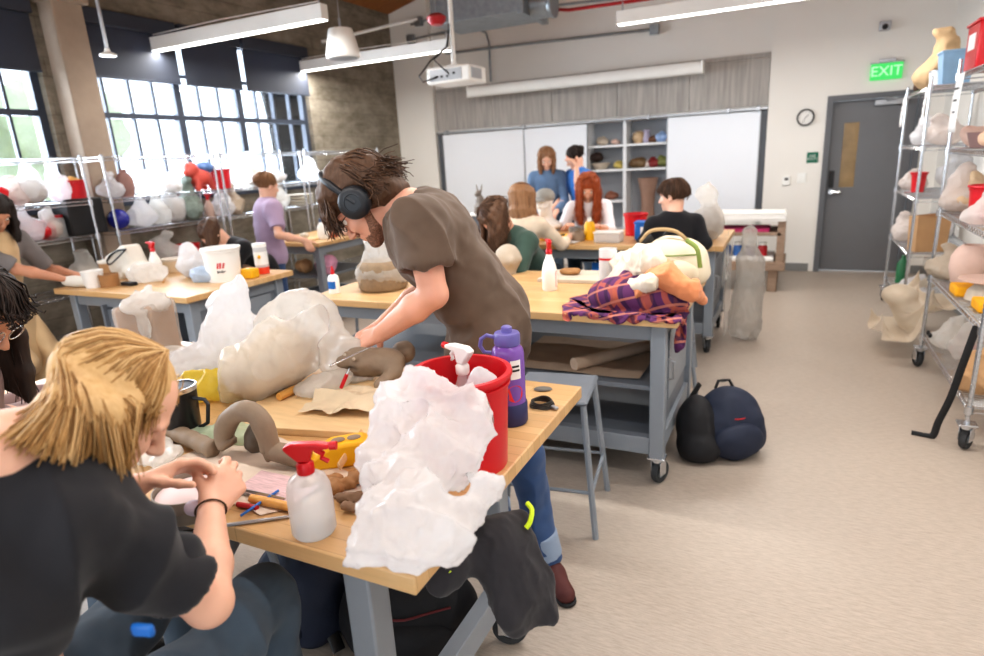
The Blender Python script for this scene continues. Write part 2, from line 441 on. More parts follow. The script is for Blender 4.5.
def floor_mat():
    t = NT('streaked vinyl floor')
    a = t.noise(t.coords((4, 26, 1), (0, 0, .5)), 5, 6, .7); b = t.noise(t.coords(), 1.1, 4); d = t.noise(t.coords((1, 1, 1)), 160, 2)
    c = t.ramp(a.outputs['Fac'], [(.28, rgb(160, 148, 136)), (.72, rgb(194, 182, 170))])
    c = t.mix(t.ramp(b.outputs['Fac'], [(.35, (0, 0, 0, 1)), (.75, (.4, .4, .4, 1))]), c, rgb(166, 154, 143))
    c = t.mix(t.ramp(d.outputs['Fac'], [(.62, (0, 0, 0, 1)), (.75, (.35, .35, .35, 1))]), c, rgb(140, 128, 116))
    t.link(c, t.bsdf.inputs['Base Color']); t.bsdf.inputs['Roughness'].default_value = .42
    t.bump(a.outputs['Fac'], .08, .004); return t.m
b = MB(); b.bx(XL - .3, XR + .3, YF, YB + .8, -.1, 0); struct(b.build('floor', floor_mat(), flat=True))
m_deck = M('timber roof deck', rgb(150, 96, 50), .7, var=.25, scale=3, stretch=(.6, 8, 8))
b = MB()
b.add([(XL - .3, YF, 3.72), (-3.6, YF, 4.35), (XR + .3, YF, 4.35), (XL - .3, YB + .8, 3.72), (-3.6, YB + .8, 4.35), (XR + .3, YB + .8, 4.35),
       (XL - .3, YF, 3.9), (XR + .3, YF, 4.6), (XL - .3, YB + .8, 3.9), (XR + .3, YB + .8, 4.6)],
      [(0, 1, 4, 3), (1, 2, 5, 4), (6, 8, 9, 7), (0, 6, 7, 2, 1), (3, 4, 5, 9, 8), (0, 3, 8, 6), (2, 7, 9, 5)])
struct(b.build('ceiling', m_deck, flat=True))
# left wall with two window openings
SILL, HEAD = 1.40, 3.02
W1 = (.45, 3.38); W2 = (3.74, 6.64)
b = MB(); x0, x1 = XL - .28, XL
b.bx(x0, x1, YF, YB + .1, 0, SILL); b.bx(x0, x1, YF, YB + .1, HEAD, ZC)
b.bx(x0, x1, YF, W1[0], SILL, HEAD); b.bx(x0, x1, W1[1], W2[0], SILL, HEAD); b.bx(x0, x1, W2[1], YB + .1, SILL, HEAD)
struct(b.build('wall_left', m_conc, flat=True))
b = MB(); b.bx(XL, XL + .2, 3.46, 3.72, 0, 3.75); b.bx(XL, XL + .24, 3.42, 3.76, 3.05, 3.75); struct(b.build('pillar', m_pillar, bevel=.012))
m_bar = M('dark window frame', rgb(64, 70, 82), .5, .3, var=.05)
m_shade = glassy('dark roller blind mesh', rgb(78, 84, 98), .45, .6)
def window(i, y0, y1, heavy, thin, sh, gaps):
    X = XL - .1
    b = MB()
    for y, w in [(y0 + .03, .07), (y1 - .03, .07)] + [(h, .075) for h in heavy]: b.box((X, y, (SILL + HEAD) / 2), (.07, w, HEAD - SILL))
    for z in (SILL + .03, HEAD - .03): b.box((X, (y0 + y1) / 2, z), (.07, y1 - y0, .07))
    b.box((X, (y0 + y1) / 2, 2.19), (.06, y1 - y0, .05)); b.box((X, (y0 + y1) / 2, 2.60), (.05, y1 - y0, .035))
    for y in thin: b.box((X, y, (SILL + HEAD) / 2), (.04, .022, HEAD - SILL))
    fr = struct(b.build('window_%d' % i, m_bar, flat=True))
    g = MB(); g.bx(X - .004, X + .004, y0 + .05, y1 - .05, SILL + .05, HEAD - .05); p = g.build('pane', m_glass, fr, flat=True)
    sl = MB(); sl.bx(XL - .06, XL + .03, y0, y1, SILL - .04, SILL); sl.build('sill', m_bar, fr, flat=True)
    e = [y0] + heavy + [y1]
    for k in range(len(e) - 1):
        c0 = e[k] + gaps; c1 = e[k + 1] - .015
        o = thing('roller_blind', '', 'window blind', (XL + .03, (c0 + c1) / 2, 2.52))
        w = MB(); w.bx(-.003, .003, -(c1 - c0) / 2, (c1 - c0) / 2, 0, .44); w.build('blind_fabric', m_shade, o, flat=True)
        w = MB(); w.bx(-.035, .05, -(c1 - c0) / 2 - .01, (c1 - c0) / 2 + .01, .43, .56); w.build('cassette', m_bar, o, bevel=.008)
        w = MB(); w.bx(-.012, .012, -(c1 - c0) / 2, (c1 - c0) / 2, -.018, .006); w.build('hem_bar', m_bar, o, bevel=.003)
        yield o
L1 = ['dark grey roller blind half lowered on the left window, nearer half', 'dark grey roller blind half lowered on the left window, beside the concrete pillar']
L2 = ['dark grey roller blind just right of the concrete pillar', 'dark grey roller blind in the middle of the wide window', 'dark grey roller blind at the far right end of the wide window']
for o, l in zip(window(1, W1[0], W1[1], [1.95], [.95, 1.45, 2.3, 2.72, 3.1], 0, .05), L1): tag(o, l, group='roller blinds on the windows')
for o, l in zip(window(2, W2[0], W2[1], [4.72, 5.53], [3.94, 4.2, 4.45, 4.99, 5.25, 5.8, 6.08, 6.36], 0, .055), L2): tag(o, l, group='roller blinds on the windows')
# back wall with the shelving niche, the recessed board wall and the door wall
NX0, NX1, NZ0, NZ1 = -2.69, -1.53, .5, 2.0
DX0, DX1, DH = .30, 1.27, 2.09
b = MB(); y0, y1 = YB, YB + .36
m_wallw = M('white wall paint', rgb(232, 229, 223), .7, var=.015, scale=1.5)
b.bx(XL - .2, NX0, y0, y1, 0, ZC); b.bx(NX1, DX0, y0, y1, 0, ZC); b.bx(NX0, NX1, y0, y1, NZ1, ZC); b.bx(NX0, NX1, y0, y1, 0, NZ0)
b.bx(DX1, XR + .2, y0, y1, 0, ZC); b.bx(DX0, DX1, y0, y1, DH, ZC); b.bx(NX0, NX1, y1 - .02, y1, NZ0, NZ1)
b.bx(XL, -5.08, YB - .10, YB, 0, ZC); b.bx(-.34, DX0, YB - .10, YB, 0, ZC); b.bx(DX1, XR, YB - .10, YB, 0, ZC); b.bx(DX0, DX1, YB - .10, YB, DH, ZC)
struct(b.build('wall_back', m_wallw, flat=True))
b = MB(); b.bx(XR, XR + .2, YF, YB + .3, 0, ZC); struct(b.build('wall_right', m_wallw, flat=True))
m_base = M('grey vinyl baseboard', rgb(132, 132, 130), .6, var=.04)
b = MB(); b.bx(-.34, DX0 - .06, YB - .115, YB - .1, 0, .1); b.bx(DX1 + .06, XR, YB - .115, YB - .1, 0, .1); struct(b.build('baseboard_back', m_base, flat=True))
b = MB(); b.bx(XR - .015, XR, YF, YB - .1, 0, .1); struct(b.build('baseboard_right', m_base, flat=True))
# grey wood grain panels over the boards
def panel_mat():
    t = NT('grey wood laminate'); n = t.noise(t.coords((9, 9, .5)), 3.2, 6, .62)
    t.link(t.ramp(n.outputs['Fac'], [(.3, rgb(150, 146, 142)), (.7, rgb(186, 181, 175))]), t.bsdf.inputs['Base Color']); t.bsdf.inputs['Roughness'].default_value = .55; return t.m
b = MB(); xs = np.linspace(-5.07, -.345, 6)
for i in range(5): b.bx(xs[i] + .003, xs[i + 1] - .003, YB - .022, YB, 2.05, 2.60); b.bx(xs[i] + .003, xs[i + 1] - .003, YB - .022, YB, 2.606, 2.66)
struct(b.build('trim_1', panel_mat(), flat=True))
# boards on the sliding rail
rail = thing('board_rail', 'long aluminium sliding rail above the white boards', 'rail', (-2.7, YB, 2.0))
b = MB(); b.bx(-2.36, 2.36, -.10, 0, 0, .03); b.build('track', m_alu, rail, bevel=.004)
for x in (-2.2, -.9, .9, 1.9, 2.25): b = MB(); b.bx(x - .02, x + .02, -.115, -.02, -.012, .045); b.build('bracket', m_alu, rail, bevel=.003)
m_wb = M('whiteboard enamel', rgb(236, 240, 246), .25, var=.012, scale=1)
def board(x0, x1, label):
    o = thing('whiteboard', label, 'whiteboard', ((x0 + x1) / 2, YB - .05, .70)); w = (x1 - x0) / 2
    b = MB(); b.bx(-w, w, -.012, .012, 0, 1.285); b.build('surface', m_wb, o, flat=True)
    b = MB(); b.bx(-w - .012, -w, -.02, .02, -.01, 1.285); b.bx(w, w + .012, -.02, .02, -.01, 1.285); b.bx(-w, w, -.02, .02, -.02, 0); b.build('edge_frame', m_alu, o, flat=True)
board(-4.97, -3.62, 'white sliding marker board at the far left behind the students')
board(-3.60, -2.66, 'white sliding marker board just left of the open shelves')
board(-1.545, -.43, 'white sliding marker board right of the open shelves')
b = MB(); b.bx(-5.06, -4.99, YB - .05, YB, .62, 2.0); b.bx(-.415, -.345, YB - .05, YB, .62, 2.0); struct(b.build('trim_2', M('dark board edge', rgb(88, 92, 98), .5), flat=True))
# niche shelving
m_shelf = M('white melamine', rgb(232, 234, 236), .45, var=.01); m_backp = M('grey cupboard back', rgb(168, 172, 178), .6, var=.02)
un = thing('wall_shelving', 'white built in shelving full of pottery between the marker boards', 'shelves', (-2.11, YB, NZ0))
b = MB(); h = NZ1 - NZ0; w = .575
b.bx(-w, -w + .03, 0, .33, 0, h); b.build('side_panel', m_shelf, un, flat=True)
b = MB(); b.bx(w - .03, w, 0, .33, 0, h); b.build('side_panel', m_shelf, un, flat=True)
b = MB(); b.bx(-.05, -.005, 0, .33, 0, h); b.build('divider', m_shelf, un, flat=True)
b = MB(); b.bx(-w, w, .325, .335, 0, h); b.build('back_panel', m_backp, un, flat=True)
SHZ = (.43, .86, 1.19)
for z in SHZ + (0.02,):
    b = MB(); b.bx(-w + .03, -.05, .005, .32, z - .03, z); b.build('shelf', m_shelf, un, flat=True)
    if z != .43: b = MB(); b.bx(-.005, w - .03, .005, .32, z - .03, z); b.build('shelf', m_shelf, un, flat=True)
# door
m_door = M('grey painted door', rgb(112, 113, 116), .45, var=.02); m_frame = M('grey door frame', rgb(100, 102, 106), .45, var=.02)
b = MB(); b.bx(DX0, DX0 + .06, YB - .12, YB + .1, 0, DH); b.bx(DX1 - .06, DX1, YB - .12, YB + .1, 0, DH); b.bx(DX0 + .06, DX1 - .06, YB - .12, YB + .1, DH - .06, DH)
fr = struct(b.build('trim_3', m_frame, flat=True))
b = MB(); d0, d1 = DX0 + .065, DX1 - .065; y = YB - .03; wx0, wx1, wz0, wz1 = .50, .66, 1.03, 1.78
b.bx(d0, wx0, y, y + .045, .01, DH - .065); b.bx(wx1, d1, y, y + .045, .01, DH - .065); b.bx(wx0, wx1, y, y + .045, .01, wz0); b.bx(wx0, wx1, y, y + .045, wz1, DH - .065)
dr = struct(b.build('door_1', m_door, flat=True))
b = MB(); b.bx(wx0, wx1, y + .018, y + .026, wz0, wz1); b.build('vision_pane', M('pane with painted amber light', rgb(150, 124, 84), .2, var=.3, scale=5), dr, flat=True)  # brown view and amber light behind the glass painted into the pane colour
b = MB(); b.box((.415, y - .012, 1.13), (.055, .02, .20)); b.build('lock_plate', m_dark, dr, bevel=.004)
b = MB(); b.cyl((.42, y, .98), (.42, y - .05, .98), .028, n=16); b.tube([(.42, y - .05, .98), (.46, y - .055, .98), (.53, y - .055, .975)], .011); b.build('lever_handle', m_chrome, dr)
b = MB(); b.box((.95, y - .03, 1.98), (.32, .06, .06)); b.tube([(.9, y - .06, 1.99), (1.0, y - .13, 2.01), (.8, y - .05, 2.03)], .008); b.build('door_closer', m_alu, dr, bevel=.005)
# wall fittings
o = thing('exit_sign', 'glowing green EXIT sign mounted above the grey door', 'exit sign', (.86, YB - .10, 2.23))
b = MB(); b.box((0, -.03, .19), (.16, .06, .035)); b.box((0, -.03, .17), (.33, .05, .012)); b.build('housing', m_alu, o, bevel=.003)
b = MB(); b.box((0, -.03, .075), (.31, .016, .175)); b.build('panel', emit('exit green glow', rgb(88, 226, 118), 1.05), o, bevel=.004)
text_mesh('EXIT', .15, emit('exit letters', rgb(190, 255, 196), 1.2), 'lettering', o, Matrix.Translation((0, -.041, .075)) @ Matrix.Rotation(PI / 2, 4, 'X'))
o = thing('exit_route_sign', 'small green EXIT ROUTE sign with white lettering under the clock', 'sign', (.19, YB - .10, 1.40))
b = MB(); b.box((0, -.006, 0), (.125, .01, .125)); b.build('plate', M('sign green', rgb(10, 104, 80), .5, var=.03), o, bevel=.004)
for k, w in enumerate(('EXIT', 'ROUTE')): text_mesh(w, .036, m_white, 'lettering', o, Matrix.Translation((0, -.0125, .016 - .034 * k)) @ Matrix.Rotation(PI / 2, 4, 'X'))
o = thing('wall_clock', 'round black rimmed wall clock left of the grey door', 'clock', (.08, YB - .10, 1.87))
RX = Matrix.Rotation(PI / 2, 4, 'X')
b = MB(); b.lathe([(.082, 0), (.096, 0), (.098, .02), (.094, .035), (.084, .035), (.08, .02), (.082, 0)], 40, RX, caps=False); b.build('rim', m_dark, o)
b = MB(); b.lathe([(.0, .012), (.084, .012), (.084, .016), (0, .016)], 40, RX); b.build('dial', m_white, o)
for k in range(12):
    a = k * PI / 6; b = MB(); b.box((.068 * math.sin(a), -.018, .068 * math.cos(a)), (.004, .002, .014), rot=Matrix.Rotation(a, 3, 'Y')); b.build('hour_mark', m_dark, o)
for a, l, w in ((R(48), .045, .006), (R(205), .066, .004)):
    b = MB(); b.box((math.sin(a) * l / 2, -.021, math.cos(a) * l / 2), (w, .002, l), rot=Matrix.Rotation(a, 3, 'Y')); b.build('hand', m_dark, o)
o = thing('thermostat', 'small white thermostat on the wall left of the door', 'thermostat', (-.08, YB - .10, 1.135))
b = MB(); b.box((0, -.012, 0), (.085, .024, .11)); b.build('cover', m_whitep, o, bevel=.006)
b = MB(); b.box((0, -.026, .02), (.04, .004, .03)); b.build('display', m_dark, o, bevel=.001)
o = thing('light_switch', 'white light switch plate between the thermostat and the door', 'light switch', (.09, YB - .10, 1.16))
b = MB(); b.box((0, -.004, 0), (.10, .008, .12)); b.build('plate', m_whitep, o, bevel=.003)
for x in (-.023, .023): b = MB(); b.box((x, -.01, 0), (.033, .01, .065)); b.build('rocker', m_whitep, o, bevel=.002)
# projection screen case
o = thing('projection_screen', 'long white projection screen case fixed across the grey wood panels', 'projection screen', (-2.72, YB - .30, 2.47))
b = MB(); b.prism([(-.07, .02), (-.05, 0), (.05, 0), (.07, .03), (.07, .11), (.05, .14), (-.05, .14), (-.07, .12)], 3.24, Matrix.Translation((-1.62, 0, 0)) @ Matrix.Rotation(PI / 2, 4, 'Z') @ Matrix.Rotation(PI / 2, 4, 'X')); b.build('case', m_whitep, o, angle=50)
for x in (-1.62, 1.62): b = MB(); b.box((x, 0, .07), (.03, .15, .15)); b.build('end_cap', m_whitep, o, bevel=.01)
for x in (-1.3, 1.3): b = MB(); b.box((x, .18, .10), (.05, .22, .03)); b.build('bracket', m_alu, o)
# linear lights
m_led = emit('led diffuser', (1, .97, .92, 1), 7.)
def ceil_z(x): return 3.72 + min(1, (x + 6.05) / 2.45) * .63
def linear_light(x, y, label, ln=2.36):
    o = thing('linear_light', label, 'ceiling light', (x, y, 2.79), 0, 'white linear LED ceiling lights')
    b = MB(); b.bx(-ln / 2, ln / 2, -.045, .045, .006, .125); b.build('housing', m_whitep, o, bevel=.004)
    b = MB(); b.bx(-ln / 2 + .01, ln / 2 - .01, -.038, .038, 0, .006); b.build('diffuser', m_led, o, flat=True)
    for k in (-1, 1):
        b = MB(); b.tube([(k * (ln / 2 - .05), 0, .125), (k * (ln / 2 - .05), 0, .2)], .008); b.tube([(k * (ln / 2 - .05), 0, .2), (k * (ln / 2 - .05), 0, ceil_z(x + k * (ln / 2 - .05)) - 2.80)], .002, 6); b.build('suspension_cable', m_alu, o)
    b = MB(); b.tube([(-ln / 2 + .05, .0, .15), (0, 0, .165), (ln / 2 - .05, 0, .15)], .005, 6); b.build('feed_cable', m_whitep, o)
    l = bpy.data.lights.new('led', 'AREA'); l.shape = 'RECTANGLE'; l.size = ln; l.size_y = .08; l.energy = LED_W * (1.5 if y > 6 else 1) if y > 2.5 else LED_W * .45; l.color = (1, .965, .92)
    lo = bpy.data.objects.new('led_lamp', l); COL.objects.link(lo); lo.location = (x, y, 2.78)
LED_W = 36
linear_light(-4.78, 4.48, 'white linear ceiling light nearest the windows on the left')
linear_light(-4.74, 6.55, 'white linear ceiling light hanging left of the projector')
linear_light(-.48, 6.5, 'white linear ceiling light at top right, beyond the projector')
for (x, y) in ((-1.5, 3.0), (-4.7, 1.6), (-2.0, 1.0), (.3, 1.0), (-4.7, -1.4), (-1.6, -1.4), (.35, 3.0)):
    linear_light(x, y, 'white linear ceiling light above and behind the camera position', 2.0)
# ceiling fittings
o = thing('projector', 'white ceiling projector with black cables hanging above the far table', 'projector', (-3.0, 5.6, 2.3))
b = MB(); b.box((0, 0, .09), (.46, .36, .15)); b.build('body', m_whitep, o, bevel=.018)
b = MB(); b.box((.235, -.04, .09), (.012, .2, .09)); b.build('vent', m_alu, o, bevel=.002)
b = MB(); b.box((-.02, -.182, .09), (.34, .006, .10)); b.build('port_panel', m_alu, o)
for x in (-.12, -.06, .0, .07): b = MB(); b.box((x, -.186, .075 + .02 * (x > 0)), (.025, .008, .018)); b.build('socket', m_dark, o)
b = MB(); b.cyl((-.02, 0, .165), (-.02, 0, 1.95), .022); b.cyl((-.02, 0, .16), (-.02, 0, .19), .07); b.build('ceiling_pole', m_whitep, o)
b = MB(); b.tube([(-.1, -.19, .08), (-.24, -.23, .04), (-.30, -.2, .10), (-.22, -.1, .24), (-.06, -.03, .36), (-.03, -.03, .55)], .007); b.tube([(.02, -.19, .09), (-.1, -.24, .22), (-.07, -.05, .34), (-.03, -.03, .5)], .006); b.build('cable', m_dark, o)
o = thing('pendant_speaker', 'white tapered loudspeaker hanging in front of the concrete wall', 'speaker', (-3.86, 5.0, 2.58))
b = MB(); b.lathe([(0, 0), (.15, 0), (.158, .015), (.155, .05), (.115, .23), (.105, .25), (0, .255)], 32); b.build('body', m_whitep, o)
b = MB(); b.lathe([(0, -.004), (.13, -.004), (.13, .002), (0, .002)], 32); b.build('grille', m_alu, o)
b = MB(); b.cyl((0, 0, .25), (0, 0, .34), .012); b.tube([(0, 0, .34), (0, 0, 1.6)], .003, 6); b.build('suspension', m_alu, o)
o = thing('pendant_sensor', 'small disc sensor on a thin grey rod hanging before the window', 'sensor', (-4.31, 3.0, 2.43))
b = MB(); b.cyl((0, 0, .03), (0, 0, 1.45), .012); b.build('rod', m_alu, o)
b = MB(); b.lathe([(0, 0), (.05, 0), (.055, .012), (.02, .03), (.016, .05), (0, .05)], 20); b.build('disc', m_whitep, o)
o = thing('air_duct', 'galvanised rectangular air duct with a round spiral branch under the ceiling', 'duct', (-3.1, 7.0, 3.06))
b = MB(); b.bx(-.75, .35, -.35, .35, .04, .5); b.build('trunk', m_galv, o, bevel=.006)
b = MB(); b.bx(.33, .40, -.38, .38, .01, .53); b.build('flange', m_galv, o, bevel=.004)
b = MB()
pr = [(.135 + .006 * (k % 2), .40 + .025 * k) for k in range(9)]
b.lathe([(0, .40)] + pr + [(.15, .62), (.15, .65), (0, .65)], 28, Matrix.Translation((0, -.1, .12)) @ Matrix.Rotation(PI / 2, 4, 'Y')); b.build('spiral_branch', m_galv, o)
def pipe(pts, r, mat, label, cat='conduit', box=None):
    o = thing('ceiling_pipe' if cat == 'pipe' else 'wall_conduit', label, cat, pts[0], 0)
    b = MB(); b.tube([Vector(p) - Vector(pts[0]) for p in pts], r, 8); b.build('run', mat, o)
    if box: b = MB(); b.box(Vector(box) - Vector(pts[0]), (.12, .07, .12)); b.build('junction_box', mat, o, bevel=.006)
pipe([(-4.8, 8.68, 3.14), (-3.9, 8.68, 3.13), (-1.8, 8.68, 3.08)], .018, m_galv, 'long grey steel conduit running across the white wall to a box', box=(-1.74, 8.70, 3.08))
pipe([(-5.0, 8.66, 3.42), (-4.3, 8.66, 3.42), (-4.12, 8.66, 3.34), (-4.08, 8.66, 3.2), (-4.08, 8.66, 2.68)], .016, m_galv, 'grey conduit bending down beside the projection screen end')
pipe([(-5.3, 8.64, 3.40), (-4.3, 8.64, 3.46), (-3.4, 8.64, 3.50)], .014, m_galv, 'thin grey conduit high on the wall left of the duct', box=(-5.36, 8.62, 3.40))
pipe([(-5.35, 8.64, 3.60), (-4.5, 8.64, 3.68), (-3.4, 8.64, 3.74)], .014, m_galv, 'uppermost thin grey conduit above the projector', box=(-5.2, 8.62, 3.62))
pipe([(-2.9, 7.4, 3.45), (-2.62, 7.4, 3.22), (-2.45, 7.4, 3.19), (-1.2, 7.4, 3.17), (.6, 7.4, 3.15)], .019, m_redp, 'red sprinkler pipe bending past the air duct', 'pipe')
pipe([(-2.9, 8.0, 3.4), (-2.1, 8.0, 3.36), (-.6, 8.0, 3.33)], .016, m_galv, 'grey conduit just above the red sprinkler pipe')
pipe([(-5.73, 7.0, 3.2), (-4.6, 7.6, 3.42)], .02, m_whitep, 'white slanting brace in front of the concrete wall', 'brace')
o = thing('fire_bell', 'small red alarm bell hanging beside the projector pole', 'alarm', (-3.35, 5.9, 2.93))
b = MB(); b.lathe([(0, 0), (.06, 0), (.09, .03), (.1, .07), (.06, .1), (0, .1)], 24); b.build('dome', m_redp, o)
b = MB(); b.cyl((0, 0, .09), (0, 0, 1.4), .012); b.build('stem', m_galv, o)
o = thing('ceiling_sensor', 'small grey box high on the wall above the EXIT sign', 'sensor', (.80, YB - .10, 2.72))
b = MB(); b.box((0, -.03, .06), (.11, .06, .10)); b.build('case', m_alu, o, bevel=.01); b = MB(); b.sphere((0, -.06, .05), .03); b.build('lens', m_dark, o)
# outside
m_leaf = M('pale sunlit foliage', rgb(196, 210, 176), .8, var=.2, scale=3)
o = thing('outdoor_tree', 'pale green tree outside the left window', 'tree', (-11.5, 5.2, -.5))
s = SDF(.16)
for k in range(9): s.ell((-11.5 + random.uniform(-1, 1), 5.2 + random.uniform(-1.7, 1.7), 2.0 + random.uniform(-.9, 1.6)), random.uniform(.6, 1.1), k=.3)
s.build('crown', m_leaf, o, post=lambda v, n: v + n * (.35 * fbm(v * 2.2, 3, 4))[:, None])
b = MB(); b.cyl((0, 0, -1), (0, 0, 2.2), .16, .1); b.build('trunk', m_pillar, o)
b = MB(); b.bx(-40, XL - .4, -20, 30, -1.2, -1.0); struct(b.build('ground_outside', M('outdoor paving', rgb(200, 196, 188), .9)))
# ------------------------------------------------------------------ workbenches
TH = .88
def caster(root, x, y, rz, r=.06):
    c = MB(); c.box((x, y, 2 * r + .028), (.085, .075, .012)); c.cyl((x, y, 2 * r), (x, y, 2 * r + .025), .022)
    dx, dy = math.cos(rz) * .028, math.sin(rz) * .028; nx, ny = -math.sin(rz), math.cos(rz)
    for k in (-1, 1):
        q = Vector((x + nx * .026 * k, y + ny * .026 * k, 0))
        c.box(q + Vector((dx * .5, dy * .5, r * 1.45)), (.05, .006, r * 1.2), rz)
    f = c.build('caster', m_chrome, root, bevel=.002)
    m = Matrix.Translation((x + dx, y + dy, r)) @ Matrix.Rotation(rz, 4, 'Z') @ Matrix.Rotation(PI / 2, 4, 'X')
    w = MB(); w.lathe([(r * .55, -.015), (r * .92, -.016), (r, -.008), (r, .008), (r * .92, .016), (r * .55, .015), (r * .55, -.015)], 24, m, caps=False); w.build('wheel', m_rubber, f)
    w = MB(); w.lathe([(0, -.017), (r * .3, -.017), (r * .35, -.009), (r * .58, -.009), (r * .58, .009), (r * .35, .009), (r * .3, .017), (0, .017)], 20, m); w.build('hub', m_steel, f)
def workbench(x0, x1, y0, y1, label, shelves=(), panels=(), door=False, cast=True, inset=.06, insets=None, foff=0., plain=False):
    o = thing('workbench', label, 'table', ((x0 + x1) / 2, (y0 + y1) / 2, 0), 0, 'butcher block workbenches')
    w, d = (x1 - x0) / 2, (y1 - y0) / 2
    b = MB(); b.bx(-w, w, -d, d, TH - .04, TH); b.build('tabletop', m_wood, o, bevel=.004)
    zb = .15 if cast else 0; L = .07
    lx, ly = w - inset - L / 2, d - inset - L / 2
    if insets: lx, ly = w - insets[0] - L / 2, d - insets[1] - L / 2
    for sx in (-1, 1):
        for sy in (-1, 1):
            b = MB(); b.box((sx * lx, foff + sy * ly, (zb + TH - .04) / 2), (L, L, TH - .04 - zb)); b.build('leg', m_steel, o, bevel=.006)
            if cast: caster(o, sx * lx, foff + sy * ly, random.uniform(-2, 2))
    for zc, dz, wd, pn in ((TH - .085, .085, .04, 'apron'), (zb + .06, .09, .05, 'base_rail')):
        for sy in () if plain else (-1, 1): b = MB(); b.box((0, foff + sy * ly, zc), (2 * lx - L, wd, dz)); b.build(pn, m_steel, o, bevel=.003)
        for sx in (-1, 1): b = MB(); b.box((sx * lx, foff, zc), (wd, 2 * ly - L, dz)); b.build(pn, m_steel, o, bevel=.003)
    for z in shelves: b = MB(); b.box((0, 0, z), (2 * lx - .02, 2 * ly - .02, .025)); b.build('shelf', m_steeld, o, bevel=.003)
    for sx in panels:
        b = MB(); b.box((sx * (lx - .005), 0, (zb + .1 + TH - .13) / 2), (.02, 2 * ly - L, TH - .13 - zb - .1)); p = b.build('end_panel', m_steeld, o, bevel=.002)
        b = MB(); b.box((sx * (lx + .012), .05, .56), (.012, 2 * ly - L - .2, .36)); b.build('cabinet_door', m_steel, p, bevel=.003)
        b = MB(); b.tube([(sx * (lx + .018), -.26, .5), (sx * (lx + .045), -.26, .51), (sx * (lx + .045), -.26, .6), (sx * (lx + .018), -.26, .61)], .006); b.build('handle', m_alu, p)
    return o, lx, ly
T1 = workbench(-2.60, -.58, .79, 1.81, 'nearest butcher block workbench, covered with clay work and white bags', (), (), cast=True, insets=(.185, .15), foff=-.065, plain=True)
b = MB(); b.box((0, .12, TH - .075), (1.52, .05, .06)); b.build('cross_beam', m_steel, T1[0], bevel=.003)
T2 = workbench(-2.55, -.42, 2.70, 3.72, 'workbench in mid room with a jacket heaped on its right end', (.50, .2), (1,))
b = MB(); b.box((-.1, 0, .49), (.02, .86, .56)); b.build('middle_panel', m_steeld, T2[0])
T3 = workbench(-4.75, -3.36, 2.52, 3.46, 'workbench at left carrying the white bucket and spray bottle', (.22,), (1,))
b = MB(); b.box((-.25, 0, .49), (.02, .86, .56)); b.box((-.05, .0, .49), (.38, .80, .50)); b.build('cabinet', m_steeld, T3[0], bevel=.004)
T4 = workbench(-2.75, -.44, 4.86, 5.88, 'far workbench where the red haired student works, below the shelves', (.45, .2), (1,))
T5 = workbench(-5.15, -4.27, 4.80, 5.82, 'small looking workbench by the windows beside the lavender shirt', (.50, .2), ())
# ------------------------------------------------------------------ stools
def stool(loc, rz, label, h=.62):
    o = thing('metal_stool', label, 'stool', loc, rz, 'grey steel stools')
    s = .17
    b = MB(); b.box((0, 0, h - .012), (2 * s, 2 * s, .024)); b.build('seat', m_steeld, o, bevel=.012)
    b = MB(); b.box((0, 0, h + .0005), (.03, .015, .001)); b.build('seat_slot', m_dark, o)
    for sx in (-1, 1):
        for sy in (-1, 1): b = MB(); b.tube([(sx * .15, sy * .15, h - .02), (sx * .205, sy * .205, 0.0)], .014, 8); b.build('leg', m_steel, o)
    b = MB()
    for sx, sy, tx, ty in ((-1, -1, 1, -1), (1, -1, 1, 1), (1, 1, -1, 1), (-1, 1, -1, -1)): b.tube([(sx * .188, sy * .188, .21), (tx * .188, ty * .188, .21)], .008, 6)
    b.build('foot_ring', m_steel, o); return o
stool((-.90, 2.42, 0), R(8), 'grey steel stool between the nearest workbench and the one behind')
stool((-1.06, .42, 0), R(12), 'grey steel stool under the blond student', .60)
stool((-2.78, 1.58, 0), R(20), 'grey steel stool past the far left end of the nearest workbench')
stool((-3.10, 3.95, 0), R(15), 'grey steel stool beside the blue jeans of the lavender shirted student')
stool((-.78, 4.40, 0), R(0), 'grey steel stool under the student in the black top')
stool((-.78, 4.05, 0), R(40), 'grey steel stool behind the canvas backpack', .6)
stool((-1.62, 4.12, 0), R(10), 'grey steel stool under the student in the green sweater', .55)
stool((-1.95, 4.6, 0), R(10), 'grey steel stool under the long haired student in beige', .58)
stool((-1.55, 1.02, 0), R(30), 'grey steel stool tucked under the near edge of the nearest workbench', .6)
stool((-4.42, 4.05, 0), R(30), 'grey steel stool under the bent student in black', .55)
stool((-1.85, 6.2, 0), R(30), 'grey steel stool under the red haired student', .55)
stool((-2.1, .62, 0), R(5), 'grey steel stool under the dark haired student at the left edge', .58)
